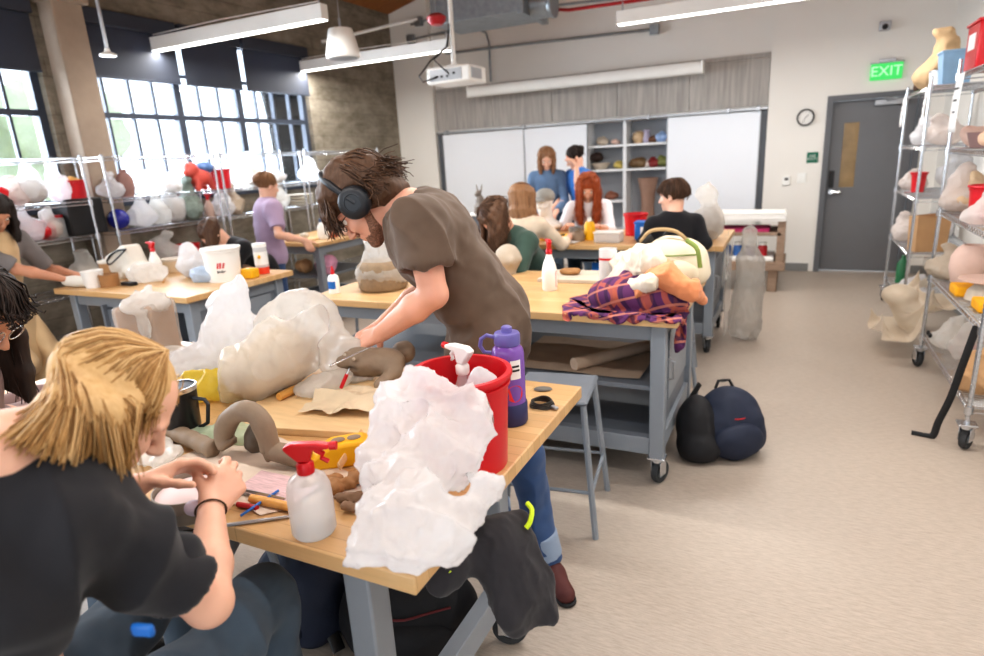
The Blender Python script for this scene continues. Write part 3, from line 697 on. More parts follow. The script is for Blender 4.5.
# ------------------------------------------------------------------ wire racks
def wire_rack(x0, x1, y0, y1, zs, label, top, cast=True, group='chrome wire shelving racks', cr=.06, post=.0125, step=.032):
    o = thing('wire_rack', label, 'wire rack', ((x0 + x1) / 2, (y0 + y1) / 2, 0), 0, group)
    w, d = (x1 - x0) / 2, (y1 - y0) / 2; zb = 2 * cr + .03 if cast else .0
    for sx in (-1, 1):
        for sy in (-1, 1):
            b = MB(); x, y = sx * (w - .02), sy * (d - .02)
            n = int((top - zb) / .025); pr = []
            for k in range(n): z = zb + .025 * k; pr += [(post, z), (post, z + .017), (post * .8, z + .018), (post * .8, z + .024)]
            b.lathe([(0, zb)] + pr + [(post, top), (0, top)], 10, Matrix.Translation((x, y, 0))); b.build('post', m_chrome, o)
            if cast: caster(o, x, y, random.uniform(-.6, .6) + PI / 2, cr)
    for z in zs:
        b = MB()
        for sx in (-1, 1):
            for q in (-.028, 0): b.tube([(sx * (w - .02), -d + .02, z + q), (sx * (w - .02), d - .02, z + q)], .004, 5)
            n = int(2 * d / .055)
            b.tube([(sx * (w - .02), -d + .02 + (2 * d - .04) * k / (2 * n), z - .028 * (k % 2)) for k in range(2 * n + 1)], .0028, 4)
        for sy in (-1, 1):
            for q in (-.028, 0): b.tube([(-w + .02, sy * (d - .02), z + q), (w - .02, sy * (d - .02), z + q)], .004, 5)
        n = int(2 * d / step)
        for k in range(1, n): y = -d + .02 + (2 * d - .04) * k / n; b.tube([(-w + .02, y, z), (w - .02, y, z)], .0024, 4, cap=False)
        for sx in (-1, 1):
            for sy in (-1, 1): b.cyl((sx * (w - .02), sy * (d - .02), z - .035), (sx * (w - .02), sy * (d - .02), z + .008), .02, n=10)
        b.build('wire_shelf', m_chrome, o)
    return o
RZ = (.24, .665, 1.11, 1.51, 1.96)
RA = wire_rack(.88, 1.42, 3.66, 5.06, RZ, 'near chrome wire rack on casters at the right edge', 2.05)
RB = wire_rack(.88, 1.42, 5.96, 7.16, RZ, 'farther chrome wire rack on casters beside the grey door', 2.03)
LZ = (.32, .72, 1.17, 1.45, 1.80)
LX0, LX1 = -5.70, -5.28
L1r = wire_rack(LX0, LX1, 1.95, 3.28, LZ, 'chrome wire rack at the far left, ending before the concrete pillar', 1.82, False)
L2r = wire_rack(LX0, LX1, 3.42, 4.60, LZ, 'chrome wire rack just right of the concrete pillar', 1.82, False)
L3r = wire_rack(LX0, LX1, 4.64, 5.86, LZ, 'chrome wire rack under the wide window, third from left', 1.82, False)
L4r = wire_rack(LX0, LX1, 5.90, 7.40, LZ, 'chrome wire rack at the right end, in front of bare concrete', 1.84, False)
# ------------------------------------------------------------------ wooden cart below the right board
m_oldwood = M('worn grey brown timber', rgb(150, 128, 110), .75, var=.18, scale=4, stretch=(3, 3, 12))
ct = thing('wooden_cart', 'low wooden cart with a white tray top against the board wall', 'cart', (-.44, 7.66, 0))
for sx in (-1, 1):
    for sy in (-1, 1): b = MB(); b.bx(sx * .30 - .05, sx * .30 + .05, sy * .26 - .05, sy * .26 + .05, 0, .24); b.build('foot', m_oldwood, ct, bevel=.006)
b = MB(); b.bx(-.42, .42, -.34, .34, .24, .33); b.build('base', m_oldwood, ct, bevel=.006)
for sx in (-1, 1): b = MB(); b.bx(sx * .36 - .04, sx * .36 + .04, -.30, .30, .33, .78); b.build('side_panel', m_oldwood, ct, bevel=.005)
b = MB(); b.bx(-.36, .36, -.30, .30, .62, .66); b.build('shelf', m_oldwood, ct, bevel=.004)
b = MB(); b.bx(-.40, .40, -.33, .33, .78, .80); b.bx(-.40, -.38, -.33, .33, .80, .85); b.bx(.38, .40, -.33, .33, .80, .85); b.bx(-.38, .38, -.33, -.31, .80, .85); b.bx(-.38, .38, .31, .33, .80, .85); b.build('tray_top', m_white, ct, bevel=.003)
o = tag(MB().bx(-.28, .24, -.28, .1, 0, .035).build('paper_stack', m_pink, None, flat=True), 'pink stack of paper on the cart shelf under the white tray', 'paper'); o.location = (-.44, 7.66, .661)
o = tag(MB().bx(-.33, .30, -.28, .2, 0, .05).build('box_lid', m_white, None, bevel=.01), 'white shallow lid on the base of the wooden cart', 'lid'); o.location = (-.44, 7.66, .331)
for k, (x, c, n) in enumerate(((-.2, rgb(40, 70, 130), 'blue'), (-.08, rgb(70, 120, 190), 'light blue'), (.05, rgb(90, 50, 120), 'purple'), (.18, rgb(190, 40, 50), 'red'))):
    o = thing('paint_jar', 'small %s paint jar in the lower bay of the wooden cart' % n, 'jar', (-.44 + x, 7.50, .382), 0, 'paint jars in the wooden cart')
    b = MB(); b.lathe([(0, 0), (.045, 0), (.05, .01), (.05, .10), (.035, .12), (0, .12)], 16); b.build('body', M('paint ' + n, c, .4, var=.1), o)
    b = MB(); b.lathe([(0, .12), (.04, .12), (.04, .15), (0, .15)], 16); b.build('lid', m_whitep, o)
# ------------------------------------------------------------------ people
def at(px, py, d):
    """world point on the camera ray of a photo pixel, d metres away (used once, at build time, to read positions off the photo)"""
    r = CAM_M.T @ np.array([px - 492, py - 328, FOC]); return np.array([0, 0, CAM_H]) + r / np.linalg.norm(r) * d
def aty(px, py, y):
    r = CAM_M.T @ np.array([px - 492, py - 328, FOC]); return np.array([0, 0, CAM_H]) + r * (y / r[1])
def atz(px, py, z):
    r = CAM_M.T @ np.array([px - 492, py - 328, FOC]); return np.array([0, 0, CAM_H]) + r * ((z - CAM_H) / r[2])
def skin(name, c): return M(name, c, .5, var=.05, scale=14, bump=.12, bscale=220, bdist=.001, sss=.12)
m_skin1 = skin('fair skin', rgb(226, 178, 154)); m_skin2 = skin('rosy skin', rgb(222, 166, 142)); m_skin3 = skin('tan skin', rgb(196, 142, 114))
def hair_mat(name, c1, c2, c3):
    t = NT(name); g = t.node('ShaderNodeNewGeometry'); n = t.noise(t.coords((30, 30, 4)), 3, 4)
    mth = t.node('ShaderNodeMath', operation='MULTIPLY_ADD'); mth.inputs[1].default_value = .6; t.link(g.outputs['Random Per Island'], mth.inputs[0])
    mt2 = t.node('ShaderNodeMath', operation='MULTIPLY'); mt2.inputs[1].default_value = .5; t.link(n.outputs['Fac'], mt2.inputs[0]); t.link(mt2.outputs[0], mth.inputs[2])
    t.link(t.ramp(mth.outputs[0], [(.15, c1), (.5, c2), (.9, c3)]), t.bsdf.inputs['Base Color'])
    t.bsdf.inputs['Roughness'].default_value = .55; t.bsdf.inputs['Specular IOR Level'].default_value = .35; return t.m
m_blond = hair_mat('blond hair', rgb(128, 92, 52), rgb(186, 144, 90), rgb(222, 190, 142))
m_brownh = hair_mat('brown hair', rgb(44, 30, 22), rgb(74, 52, 38), rgb(110, 82, 62))
m_darkh = hair_mat('dark hair', rgb(24, 18, 16), rgb(42, 32, 28), rgb(72, 56, 48))
m_redh = hair_mat('red hair', rgb(110, 48, 22), rgb(158, 76, 36), rgb(190, 104, 58))
m_longb = hair_mat('light brown hair', rgb(88, 60, 40), rgb(128, 92, 64), rgb(166, 126, 92))
m_eyew = M('eye white', rgb(236, 232, 226), .2, var=.02); m_iris = M('iris', rgb(52, 38, 28), .15, var=.1)
m_lip = skin('lips', rgb(196, 116, 104))
def fabric(name, c, var=.1, bump=.25): return M(name, c, .88, var=var, scale=7, bump=bump, bscale=260, bdist=.001, sheen=.15, spec=.25)
def hframe(F, U):
    F = unit(F); U = V3(U); U = unit(U - F * (U @ F)); return F, np.cross(U, F), U
def lp(c, fr, p, k=1): return V3(c) + k * (fr[0] * p[0] + fr[1] * p[1] + fr[2] * p[2])
def add_head(s, c, F, U, k=1.):
    fr = hframe(F, U); q = lambda x, y, z: lp(c, fr, (x, y, z), k)
    E = lambda p, r, kk=.02, op='u': s.ell(q(*p), np.array(r) * k, fr, kk, op)
    E((-.010, 0, .035), (.096, .075, .088)); E((.026, 0, -.03), (.062, .058, .084), .03); E((.036, 0, -.075), (.050, .046, .036), .025)
    E((.074, 0, -.098), (.020, .020, .017), .02)
    for y in (-1, 1):
        E((.064, y * .038, -.026), (.024, .022, .024), .02)
        E((.100, y * .031, .006), (.020, .018, .013), .012, 's')
        s.cap(q(.084, y * .012, .024), q(.078, y * .044, .026), .009 * k, .008 * k, .012)
    s.cap(q(.088, 0, .014), q(.113, 0, -.030), .007 * k, .0115 * k, .01)
    for y in (-1, 1): E((.101, y * .010, -.034), (.010, .008, .008), .008)
    s.cap(q(.089, -.016, -.059), q(.089, .016, -.059), .0075 * k, k=.008); s.cap(q(.088, -.013, -.071), q(.088, .013, -.071), .0080 * k, k=.008)
    s.cap(q(.104, -.020, -.065), q(.104, .020, -.065), .0028 * k, k=.004, op='s')
    for y in (-1, 1):
        E((-.010, y * .079, -.010), (.019, .008, .032), .008); E((-.006, y * .088, -.006), (.009, .006, .016), .006, 's')
    return fr
def eyes(root, c, fr, k=1., lids=True):
    for y in (-1, 1):
        b = MB(); b.sphere(lp(c, fr, (.0768, y * .031, .006), k), .0122 * k, 14, 10); e = b.build('eye', m_eyew, root, world=True, angle=180)
        b = MB(); b.sphere(lp(c, fr, (.0852, y * .030, .003), k), (.0052 * k,) * 3, 10, 8); b.build('iris', m_iris, e, angle=180)
        for v in e.children: v.matrix_parent_inverse = Matrix.Identity(4); v.data.transform(Matrix.Translation(-root.location))
        if lids:
            b = MB(); b.tube([lp(c, fr, (.086, y * (.031 + .017 * t), .030 - .006 * t * t - .003 * t), k) for t in (-1, -.5, 0, .5, 1)], [.002 * k, .0035 * k, .004 * k, .0032 * k, .0015 * k], 6); b.build('eyebrow', m_darkh, root, world=True)
def add_hand(s, w, D, N, side, curl=(.5, .6, .4), spread=.12, k=1., thumb=.5, tcurl=.4, each=None):
    D = unit(D); N = V3(N); N = unit(N - D * (D @ N)); T = np.cross(D, N) * (1 if side == 'R' else -1)
    w = V3(w)
    kn = []
    for i, (lat, ln) in enumerate(((.030, .088), (.010, .092), (-.011, .087), (-.030, .078))):
        b = w + D * .012 * k + T * lat * .62 * k; e = w + (D * ln + T * lat - N * .004) * k
        s.cap(b, e, .0155 * k, .0112 * k, .012); kn.append((e, lat))
    s.cap(w + (D * .02 + T * .018 + N * .006) * k, w + (D * .055 + T * .026 + N * .01) * k, .015 * k, .013 * k, .012)
    for i, ((p, lat), ln) in enumerate(zip(kn, (.073, .081, .075, .058))):
        c3 = each[i] if each else curl
        a = 0; p = p.copy(); d0 = unit(D + T * lat * spread * 30 * .3)
        for j, (fr, r) in enumerate(((.45, .0092), (.31, .0083), (.24, .0074))):
            a += c3[j]; d = d0 * math.cos(a) + N * math.sin(a); q = p + d * ln * fr * k
            s.cap(p, q, r * k, r * k * .92, .004); p = q
    p = w + (D * .022 + T * .026 + N * .004) * k; a = 0
    d0 = unit(D * .62 + T * .78 * (1 - .4 * thumb) + N * thumb)
    for j, (ln, r) in enumerate(((.038, .0125), (.033, .0100), (.026, .0085))):
        d = unit(d0 + (D * .9 - T * .55 + N * .4) * tcurl * j * .5); q = p + d * ln * k; s.cap(p, q, r * k, r * k * .9, .007); p = q
    return T
def ik(a, b, l1, l2, pole):
    a, b = V3(a), V3(b); d = b - a; L = np.linalg.norm(d); u = d / L; L = min(L, (l1 + l2) * .999)
    x = (l1 * l1 - l2 * l2 + L * L) / (2 * L); h = math.sqrt(max(l1 * l1 - x * x, 0)); p = V3(pole); p = p - u * (p @ u); return a + u * x + unit(p) * h
def pose(pel, yaw, lean=.15, head=(0, .3), sit=True, k=1., wl=None, wr=None, hl=None, hr=None, twist=0, kneeh=None, feet=None, roll=0):
    """joint positions of a figure from a few numbers; yaw 0 faces +x"""
    z = np.array([0, 0, 1.]); F0 = np.array([math.cos(yaw), math.sin(yaw), 0]); L0 = np.array([-math.sin(yaw), math.cos(yaw), 0]); P = V3(pel)
    ta = lambda a: z * math.cos(a) + F0 * math.sin(a)
    W = P + ta(lean * .6) * .22 * k; Nk = W + (ta(lean * 1.3) + L0 * roll) * .30 * k; S = unit(Nk - W)
    y2 = yaw + twist; Ls = np.array([-math.sin(y2), math.cos(y2), 0]); Ls = unit(Ls - S * (S @ Ls)); Fc = np.cross(Ls, S)
    C = W + S * .17 * k
    hy, hp = head; ha = yaw + hy; Fh0 = np.array([math.cos(ha), math.sin(ha), 0])
    HF = Fh0 * math.cos(hp) - z * math.sin(hp); HU = z * math.cos(hp) + Fh0 * math.sin(hp)
    H = Nk + unit(S * .6 + z * .5 + Fh0 * .25 * math.sin(max(hp, 0)) * 2) * .145 * k
    J = dict(k=k, P=P, W=W, N=Nk, C=C, S=S, Fc=Fc, L=Ls, H=H, HF=HF, HU=HU, F0=F0, L0=L0)
    J['shL'] = Nk - S * .065 * k + Ls * .165 * k; J['shR'] = Nk - S * .065 * k - Ls * .165 * k
    for sd, w, h in (('L', wl, hl), ('R', wr, hr)):
        sg = 1 if sd == 'L' else -1
        if w is None: w = J['sh' + sd] + (-z * .50 + Ls * sg * .05 + F0 * .06) * k
        J['wr' + sd] = V3(w); J['el' + sd] = ik(J['sh' + sd], w, .29 * k, .255 * k, -F0 * .5 + Ls * sg * .5 - z * .7)
        J['hd' + sd] = h or (unit(J['wr' + sd] - J['el' + sd]), -z)
        hip = P - z * .03 * k + L0 * sg * .09 * k; J['hip' + sd] = hip
        if sit:
            kn = hip + F0 * .42 * k + L0 * sg * .05 + z * (0.02 if kneeh is None else kneeh); an = np.array([kn[0] - F0[0] * .08, kn[1] - F0[1] * .08, .09])
        else:
            an = np.array([hip[0], hip[1], .09]) + L0 * sg * .03 - F0 * .02; kn = (hip + an) / 2 + F0 * .02
        if feet is not None: an = np.array([feet[0] + L0[0] * sg * .11, feet[1] + L0[1] * sg * .11, .09]); kn = ik(hip, an, .43 * k, .42 * k, F0)
        J['kn' + sd] = kn; J['an' + sd] = an
    return J
def figure(name, label, J, sk, top, sleeve, pants, shoes, vox=.008, fit=1., face=True, curl=(.5, .6, .4), hem=.06, folds=.006, hollow=False, cat='person', seed=3, neckr=.052, hands=None, legs=True, apron=None):
    k = J['k']; P, W, N, C, S, Fc, L = (J[x] for x in ('P', 'W', 'N', 'C', 'S', 'Fc', 'L')); z = np.array([0, 0, 1.])
    base = (P[0], P[1], 0)
    root = None
    s = SDF(vox); hk = J.get('hk', k)
    fr = add_head(s, J['H'], J['HF'], J['HU'], hk)
    s.cap(lp(J['H'], fr, (-.028, 0, -.05), hk), N - S * .02, neckr * k, (neckr + .008) * k, .025)
    s.cap(N - S * .03, C, .07 * k, .09 * k, .04); s.cap(C, P, .095 * k, .10 * k, .04); s.cap(J['shL'], J['shR'], .045 * k, k=.03)
    for sd in 'LR':
        sh, el, wr = J['sh' + sd], J['el' + sd], J['wr' + sd]; g = J.get('arm', 1.)
        s.cap(sh, el, .046 * k * g, .038 * k * g, .02); m = el + (wr - el) * .35
        s.cap(el, m, .037 * k * g, .039 * k * g, .015); s.cap(m, wr, .039 * k * g, .025 * k * g, .015); s.ell(el, .038 * k * g, k=.01)
        D, Np = J['hd' + sd]; hd = (hands or {}).get(sd, {}); add_hand(s, wr, D, Np, sd, **dict(dict(curl=curl, k=k), **hd))
        if legs: s.cap(P, J['hip' + sd], .08 * k, k=.03); s.cap(J['hip' + sd], J['kn' + sd], .06 * k, .045 * k, .03); s.cap(J['kn' + sd], J['an' + sd], .042 * k, .03 * k, .02)
    root = s.build(name, sk, None); tag(root, label, cat)
    o3 = Vector(base); root.data.transform(Matrix.Translation(-o3)); root.location = o3
    root.matrix_basis = Matrix.Translation(o3)
    if face: eyes(root, J['H'], fr, hk)
    # top
    s = SDF(vox); f = fit
    s.ell(C + S * .01, (.112 * k * f, .168 * k * f, .17 * k), (Fc, L, S), .05); s.cap(J['shL'] - S * .012, J['shR'] - S * .012, .062 * k * f, k=.05)
    s.cap(N - S * .05, C, .075 * k, .10 * k, .04)
    s.ell(W, (.112 * k * f, .145 * k * f, .17 * k), (Fc, L, S), .06)
    s.ell(P + z * .0, (.122 * k * f, .168 * k * f, .17 * k), (J['F0'], J['L0'], unit(W - P)), .06, planes=((P - unit(W - P) * hem * k, -unit(W - P)),))
    for sd in 'LR':
        sh, el, wr = J['sh' + sd], J['el' + sd], J['wr' + sd]; g = J.get('arm', 1.)
        if sleeve <= 1:
            e = sh + (el - sh) * sleeve; u = unit(el - sh)
            s.cap(sh, sh + (el - sh) * (sleeve + .1), .064 * k * f, .060 * k * f * g, .045, planes=((e, u),))
        else:
            s.cap(sh, el, .062 * k * f, .050 * k * f * g, .04); e = el + (wr - el) * (sleeve - 1); u = unit(wr - el)
            s.cap(el, el + (wr - el) * (sleeve - .9), .050 * k * f * g, .038 * k * f * g, .02, planes=((e, u),))
        if hollow: s.cap(e - u * .035, e + u * .05, .051 * k * f * g, k=.006, op='s')
    s.cap(N - S * .012, N + unit(J['H'] - N) * .10, (neckr + .004) * k, (neckr + .016) * k, .012, op='s')
    s.build('top', top, root, post=cloth_folds(folds, 9, seed, S))
    if legs:
        s = SDF(vox); s.ell(P - z * .02, (.115 * k, .155 * k, .12 * k), (J['F0'], J['L0'], z), .04)
        for sd in 'LR':
            s.cap(J['hip' + sd], J['kn' + sd], .085 * k, .064 * k, .04)
            u = unit(J['an' + sd] - J['kn' + sd]); s.cap(J['kn' + sd], J['an' + sd], .063 * k, .052 * k, .03, planes=((J['an' + sd], u),))
        s.build('trousers', pants, root, post=cloth_folds(folds * .9, 8, seed + 5, z))
        for sd in 'LR':
            t = J.get('toe' + sd, J['F0']); a = J['an' + sd]; a0 = np.array([a[0], a[1], a[2] - .09])
            s = SDF(min(vox, .008)); pl = ((a0 + z * .004, -z),)
            s.cap(a0 - t * .05 + z * .045, a0 + t * .05 + z * .05, .042 * k, .044 * k, .02, planes=pl); s.cap(a0 + t * .05 + z * .045, a0 + t * .15 + z * .032, .043 * k, .034 * k, .03, planes=pl)
            s.cap(a0 + z * .05, a + z * .01, .045 * k, .042 * k, .02)
            sh_ = s.build('shoe', shoes, root)
            s = SDF(min(vox, .008)); s.cap(a0 - t * .055 + z * .012, a0 + t * .155 + z * .010, .042 * k, .036 * k, .01, planes=((a0 + z * .016, z), (a0, -z))); so = s.build('sole', m_dark, root); so.parent = sh_
    return root, fr
# ---- hair
def crom(pts, n):
    pts = [V3(p) for p in pts]; P = [2 * pts[0] - pts[1]] + pts + [2 * pts[-1] - pts[-2]]; out = []; m = len(pts) - 1
    for i in range(n):
        t = i / (n - 1) * m; j = min(int(t), m - 1); t -= j; a, b, c, d = P[j:j + 4]
        out.append(.5 * (2 * b + (c - a) * t + (2 * a - 5 * b + 4 * c - d) * t * t + (3 * b - a - 3 * c + d) * t ** 3))
    return np.array(out)
def strands(guides, n, r=.0022, jit=.008, seed=1, seg=9, wave=0., wfreq=3., b=None, taper=.45):
    """tubes interpolated between neighbouring guide curves"""
    rg = np.random.RandomState(seed); G = [crom(g, seg) for g in guides]; b = b or MB()
    for i in range(n):
        u = rg.rand() * (len(G) - 1); j = min(int(u), len(G) - 2); u -= j; p = G[j] * (1 - u) + G[j + 1] * u
        off = rg.normal(0, jit, 3); off2 = rg.normal(0, jit * 1.3, 3); t = np.linspace(0, 1, seg)[:, None]
        p = p + off * (.35 + .65 * t) + off2 * t * t
        if wave:
            ph = rg.rand(3) * 6.28; p = p + wave * np.stack([np.sin(t[:, 0] * wfreq * 6.28 + ph[0]), np.sin(t[:, 0] * wfreq * 6.28 + ph[1]), .4 * np.sin(t[:, 0] * wfreq * 6.28 + ph[2])], 1) * (.2 + .8 * t)
        L = 1 - .3 * rg.rand() * .5; rr = [r * (1 - (1 - taper) * (q / (seg - 1)) ** 1.5) for q in range(seg)]
        b.tube([Vector(x) for x in p], rr, 4, cap=False)
    return b
def surf(H, fr, k, th, ph, gr=1.08, ctr=(-.014, 0, .035), rad=(.100, .080, .092)):
    """point on the scalp: th from the crown down, ph 0 = forehead, 90 deg = left"""
    return lp(H, fr, (ctr[0] + rad[0] * gr * math.sin(th) * math.cos(ph), ctr[1] + rad[1] * gr * math.sin(th) * math.sin(ph), ctr[2] + rad[2] * gr * math.cos(th)), k)
def hair(root, J, fr, mat, length=.2, n=240, vox=.008, front=R(62), vol=1.0, wave=0., jit=.008, r=.0026, parting=0., drop=None, seed=2, back=R(118), bangs=0, bun=False, spread=0.):
    """scalp cap plus hanging strands; length is how far they hang below the ears (0 = cropped)"""
    H = J['H']; k = J.get('hk', J['k']); gz = V3(drop) if drop is not None else np.array([0, 0, -1.])
    s = SDF(vox); gr = 1.05 * vol
    s.ell(lp(H, fr, (-.020, 0, .042), k), np.array((.102, .088, .094)) * k * vol, fr, .02)
    if bun: s.ell(lp(H, fr, (-.115, 0, .05), k), .045 * k, k=.01)
    s.ell(lp(H, fr, (.085, 0, -.045), k), np.array((.080, .080, .098)) * k, fr, .01, op='s')
    s.ell(lp(H, fr, (.0, 0, -.10), k), np.array((.12, .12, .085)) * k, fr, .01, op='s')
    G = []; cap_ = []
    phs = np.linspace(front, 2 * PI - front, 13)
    for ph in phs:
        top = surf(H, fr, k, R(8), parting, gr); g = [top]
        for th in (R(35), R(62), R(86)): g.append(surf(H, fr, k, th, ph, gr * (1.03 + .02 * math.sin(th))))
        e = g[-1]; out = e - H; out = out - gz * (out @ gz)
        if length > 0:
            q = length * k
            g += [e + gz * q * .4 + out * .05, e + gz * q * .75 + out * (.0 + spread), e + gz * q * (1.0) + out * (-.08 + spread)]
        else: g.append(surf(H, fr, k, back if abs(ph - PI) < 1.2 else R(96), ph, gr * 1.0))
        G.append(g)
    if length > 0:
        for g in G:
            for a, b2 in zip(g[2:], g[3:]): s.cap(a * .93 + H * .07 if False else a, b2, .020 * k, .017 * k, .02)
    o = s.build('hair', mat, root, post=lambda v, nn: v + nn * (.006 * fbm(v * np.array([38, 38, 9]), 3, seed))[:, None])
    b = strands(G, n, r, jit, seed, 9, wave)
    if bangs:
        B = [[surf(H, fr, k, R(12), 0, gr), surf(H, fr, k, R(40), ph, gr * 1.08), surf(H, fr, k, R(68), ph, gr * 1.12), surf(H, fr, k, R(68), ph, gr * 1.14) + gz * bangs * k * .6 + fr[0] * .012, surf(H, fr, k, R(68), ph, gr * 1.1) + gz * bangs * k] for ph in np.linspace(-1.15, 1.15, 6)]
        strands(B, int(n * .35), r, jit, seed + 1, 8, wave, b=b)
    b.build('hair_strands', mat, root, world=True, angle=180).parent = o
    return o
# ------------------------------------------------------------------ draped sheets (position based cloth, settled at build time)
def drape(name, label, cat, quad, mat, cols, res=70, steps=130, squeeze=.72, rough=.03, seed=1, pins=(), table=None, floor=0., grav=.0022, group=None, parent=None, bend=.25, thick=.004, sub=True, stiff=8):
    """quad: four corners of the flat sheet; cols: (centre, radii) ellipsoids it settles over; table (x0,x1,y0,y1,z); pins: (u, v, point)"""
    q = [V3(p) for p in quad]; n = res; u = np.linspace(0, 1, n)
    U, Vv = np.meshgrid(u, u, indexing='ij'); U = U[..., None]; Vv = Vv[..., None]
    X0 = (q[0] * (1 - U) + q[1] * U) * (1 - Vv) + (q[3] * (1 - U) + q[2] * U) * Vv
    lu = np.linalg.norm(q[1] - q[0]) / (n - 1); lv = np.linalg.norm(q[3] - q[0]) / (n - 1)
    c = X0.reshape(-1, 3).mean(0); X = c + (X0 - c) * squeeze
    nz = (fbm(X0.reshape(-1, 3) * 14, 3, seed)).reshape(n, n, 1); nz2 = (fbm(X0.reshape(-1, 3) * 14 + 50, 3, seed + 3)).reshape(n, n, 1)
    nrm = unit(np.cross(q[1] - q[0], q[3] - q[0])); X = X + nrm * nz * rough * 2 + np.concatenate([nz2, -nz2, nz2 * 0], -1) * rough
    Vel = np.zeros_like(X); pin = [(int(round(a * (n - 1))), int(round(b_ * (n - 1))), V3(p)) for a, b_, p in pins]
    C_ = [(0, 1, lv, 1.), (1, 0, lu, 1.), (1, 1, math.hypot(lu, lv), .7), (1, -1, math.hypot(lu, lv), .7), (0, 3, lv * 3, bend), (3, 0, lu * 3, bend)]
    for it in range(steps):
        P = X + Vel * .90; P[..., 2] -= grav
        for _ in range(stiff):
            D = np.zeros_like(P); W = np.zeros((n, n, 1)) + 1e-9
            for di, dj, L, w in C_:
                if dj >= 0: a = (slice(0, n - di), slice(0, n - dj)); b_ = (slice(di, n), slice(dj, n))
                else: a = (slice(0, n - di), slice(-dj, n)); b_ = (slice(di, n), slice(0, n + dj))
                d = P[b_] - P[a]; ln = np.linalg.norm(d, axis=-1, keepdims=True) + 1e-9; k = d * ((ln - L) / ln) * .5 * w
                D[a] += k; D[b_] -= k; W[a] += w; W[b_] += w
            P += D / W * 1.6
            for i, j, p in pin: P[i, j] = p
        for cc, r in cols:
            r = np.array(r if hasattr(r, '__len__') else (r,) * 3) + thick; dd = (P - V3(cc)) / r; ln = np.linalg.norm(dd, axis=-1, keepdims=True) + 1e-9
            P = np.where(ln < 1, V3(cc) + dd / ln * r, P)
        if table is not None:
            x0, x1, y0, y1, zt = table; on = (P[..., 0] > x0) & (P[..., 0] < x1) & (P[..., 1] > y0) & (P[..., 1] < y1) & (P[..., 2] < zt + thick) & (X[..., 2] > zt - .03)
            P[on, 2] = zt + thick
        P[..., 2] = np.maximum(P[..., 2], floor + thick)
        for i, j, p in pin: P[i, j] = p
        Vel = np.clip(P - X, -.03, .03); X = P
    pts = X.reshape(-1, 3); i, j = np.meshgrid(np.arange(n - 1), np.arange(n - 1), indexing='ij'); i = i.ravel(); j = j.ravel()
    quads = np.stack([i * n + j, (i + 1) * n + j, (i + 1) * n + j + 1, i * n + j + 1], 1)
    base = np.array([pts[:, 0].mean(), pts[:, 1].mean(), pts[:, 2].min()])
    if parent is not None: L = np.array(parent.matrix_basis.inverted()); pts = pts @ L[:3, :3].T + L[:3, 3]
    else: pts = pts - base
    o = finish(name, npmesh(name, pts, quads), mat, parent, angle=180)
    if parent is None: o.location = Vector(base.tolist()); tag(o, label, cat, group)
    if sub: m = o.modifiers.new('smooth', 'SUBSURF'); m.levels = m.render_levels = 1
    return o
# ------------------------------------------------------------------ the man with headphones
m_shirtbrown = fabric('faded brown cotton', rgb(100, 84, 72), .14)
m_jean = fabric('blue denim', rgb(58, 82, 122), .16); m_jeand = fabric('dark grey blue denim', rgb(78, 92, 106), .14)
m_boot = M('brown red suede', rgb(86, 42, 40), .7, var=.15)
fh = unit((-.93, -.36, 0)); lf = np.array([-fh[1], fh[0], 0]); z_ = np.array([0, 0, 1.])
def mk_man():
    P = np.array([-.995, 1.985, .97]); W = np.array([-1.06, 1.945, 1.17]); N = np.array([-1.245, 1.88, 1.472]); S = unit(N - W); C = W + S * .20
    L = unit(lf - S * (S @ lf)); Fc = np.cross(L, S)
    J = dict(k=1.04, hk=1.15, arm=1.2, P=P, W=W, N=N, C=C, S=S, Fc=Fc, L=L, F0=unit((-.88, -.47, 0)), L0=unit((.47, -.88, 0)))
    J['H'] = np.array([-1.395, 1.835, 1.487]); J['HF'] = fh * .66 - z_ * .75; J['HU'] = z_ * .66 + fh * .75
    J['shL'] = np.array([-1.09, 1.71, 1.425]); J['shR'] = np.array([-1.24, 2.07, 1.41])
    J['wrL'] = np.array([-1.25, 1.665, 1.055]); J['wrR'] = np.array([-1.42, 1.88, 1.00])
    J['elL'] = np.array([-1.045, 1.69, 1.195]); J['elR'] = ik(J['shR'], J['wrR'], .30, .27, (0, .6, -.6))
    J['hdL'] = (unit((-.9, .02, -.42)), unit((-.35, .5, -.8))); J['hdR'] = (unit((-.35, -.85, -.35)), unit((-.3, .2, -.9)))
    for sd, sg, fy in (('L', 1, 0), ('R', -1, 0)):
        J['hip' + sd] = P - z_ * .02 + J['L0'] * .095 * sg
    J['anL'] = np.array([-.775, 1.93, .09]); J['knL'] = np.array([-.85, 1.90, .53]); J['anR'] = np.array([-1.06, 2.08, .09]); J['knR'] = np.array([-1.05, 2.03, .53])
    J['toeL'] = unit((.75, -.66, 0)); J['toeR'] = unit((-.6, -.8, 0)); return J
J = mk_man()
hd = dict(L=dict(curl=(.75, .9, .5)), R=dict(curl=(.6, .8, .5)))
man, fr = figure('person', 'man in a brown t-shirt and black headphones bending over the nearest workbench', J, m_skin2, m_shirtbrown, .58, m_jean, m_boot, vox=.0055, fit=1.24, folds=.026, hollow=True, hands=hd, hem=.13, neckr=.058)
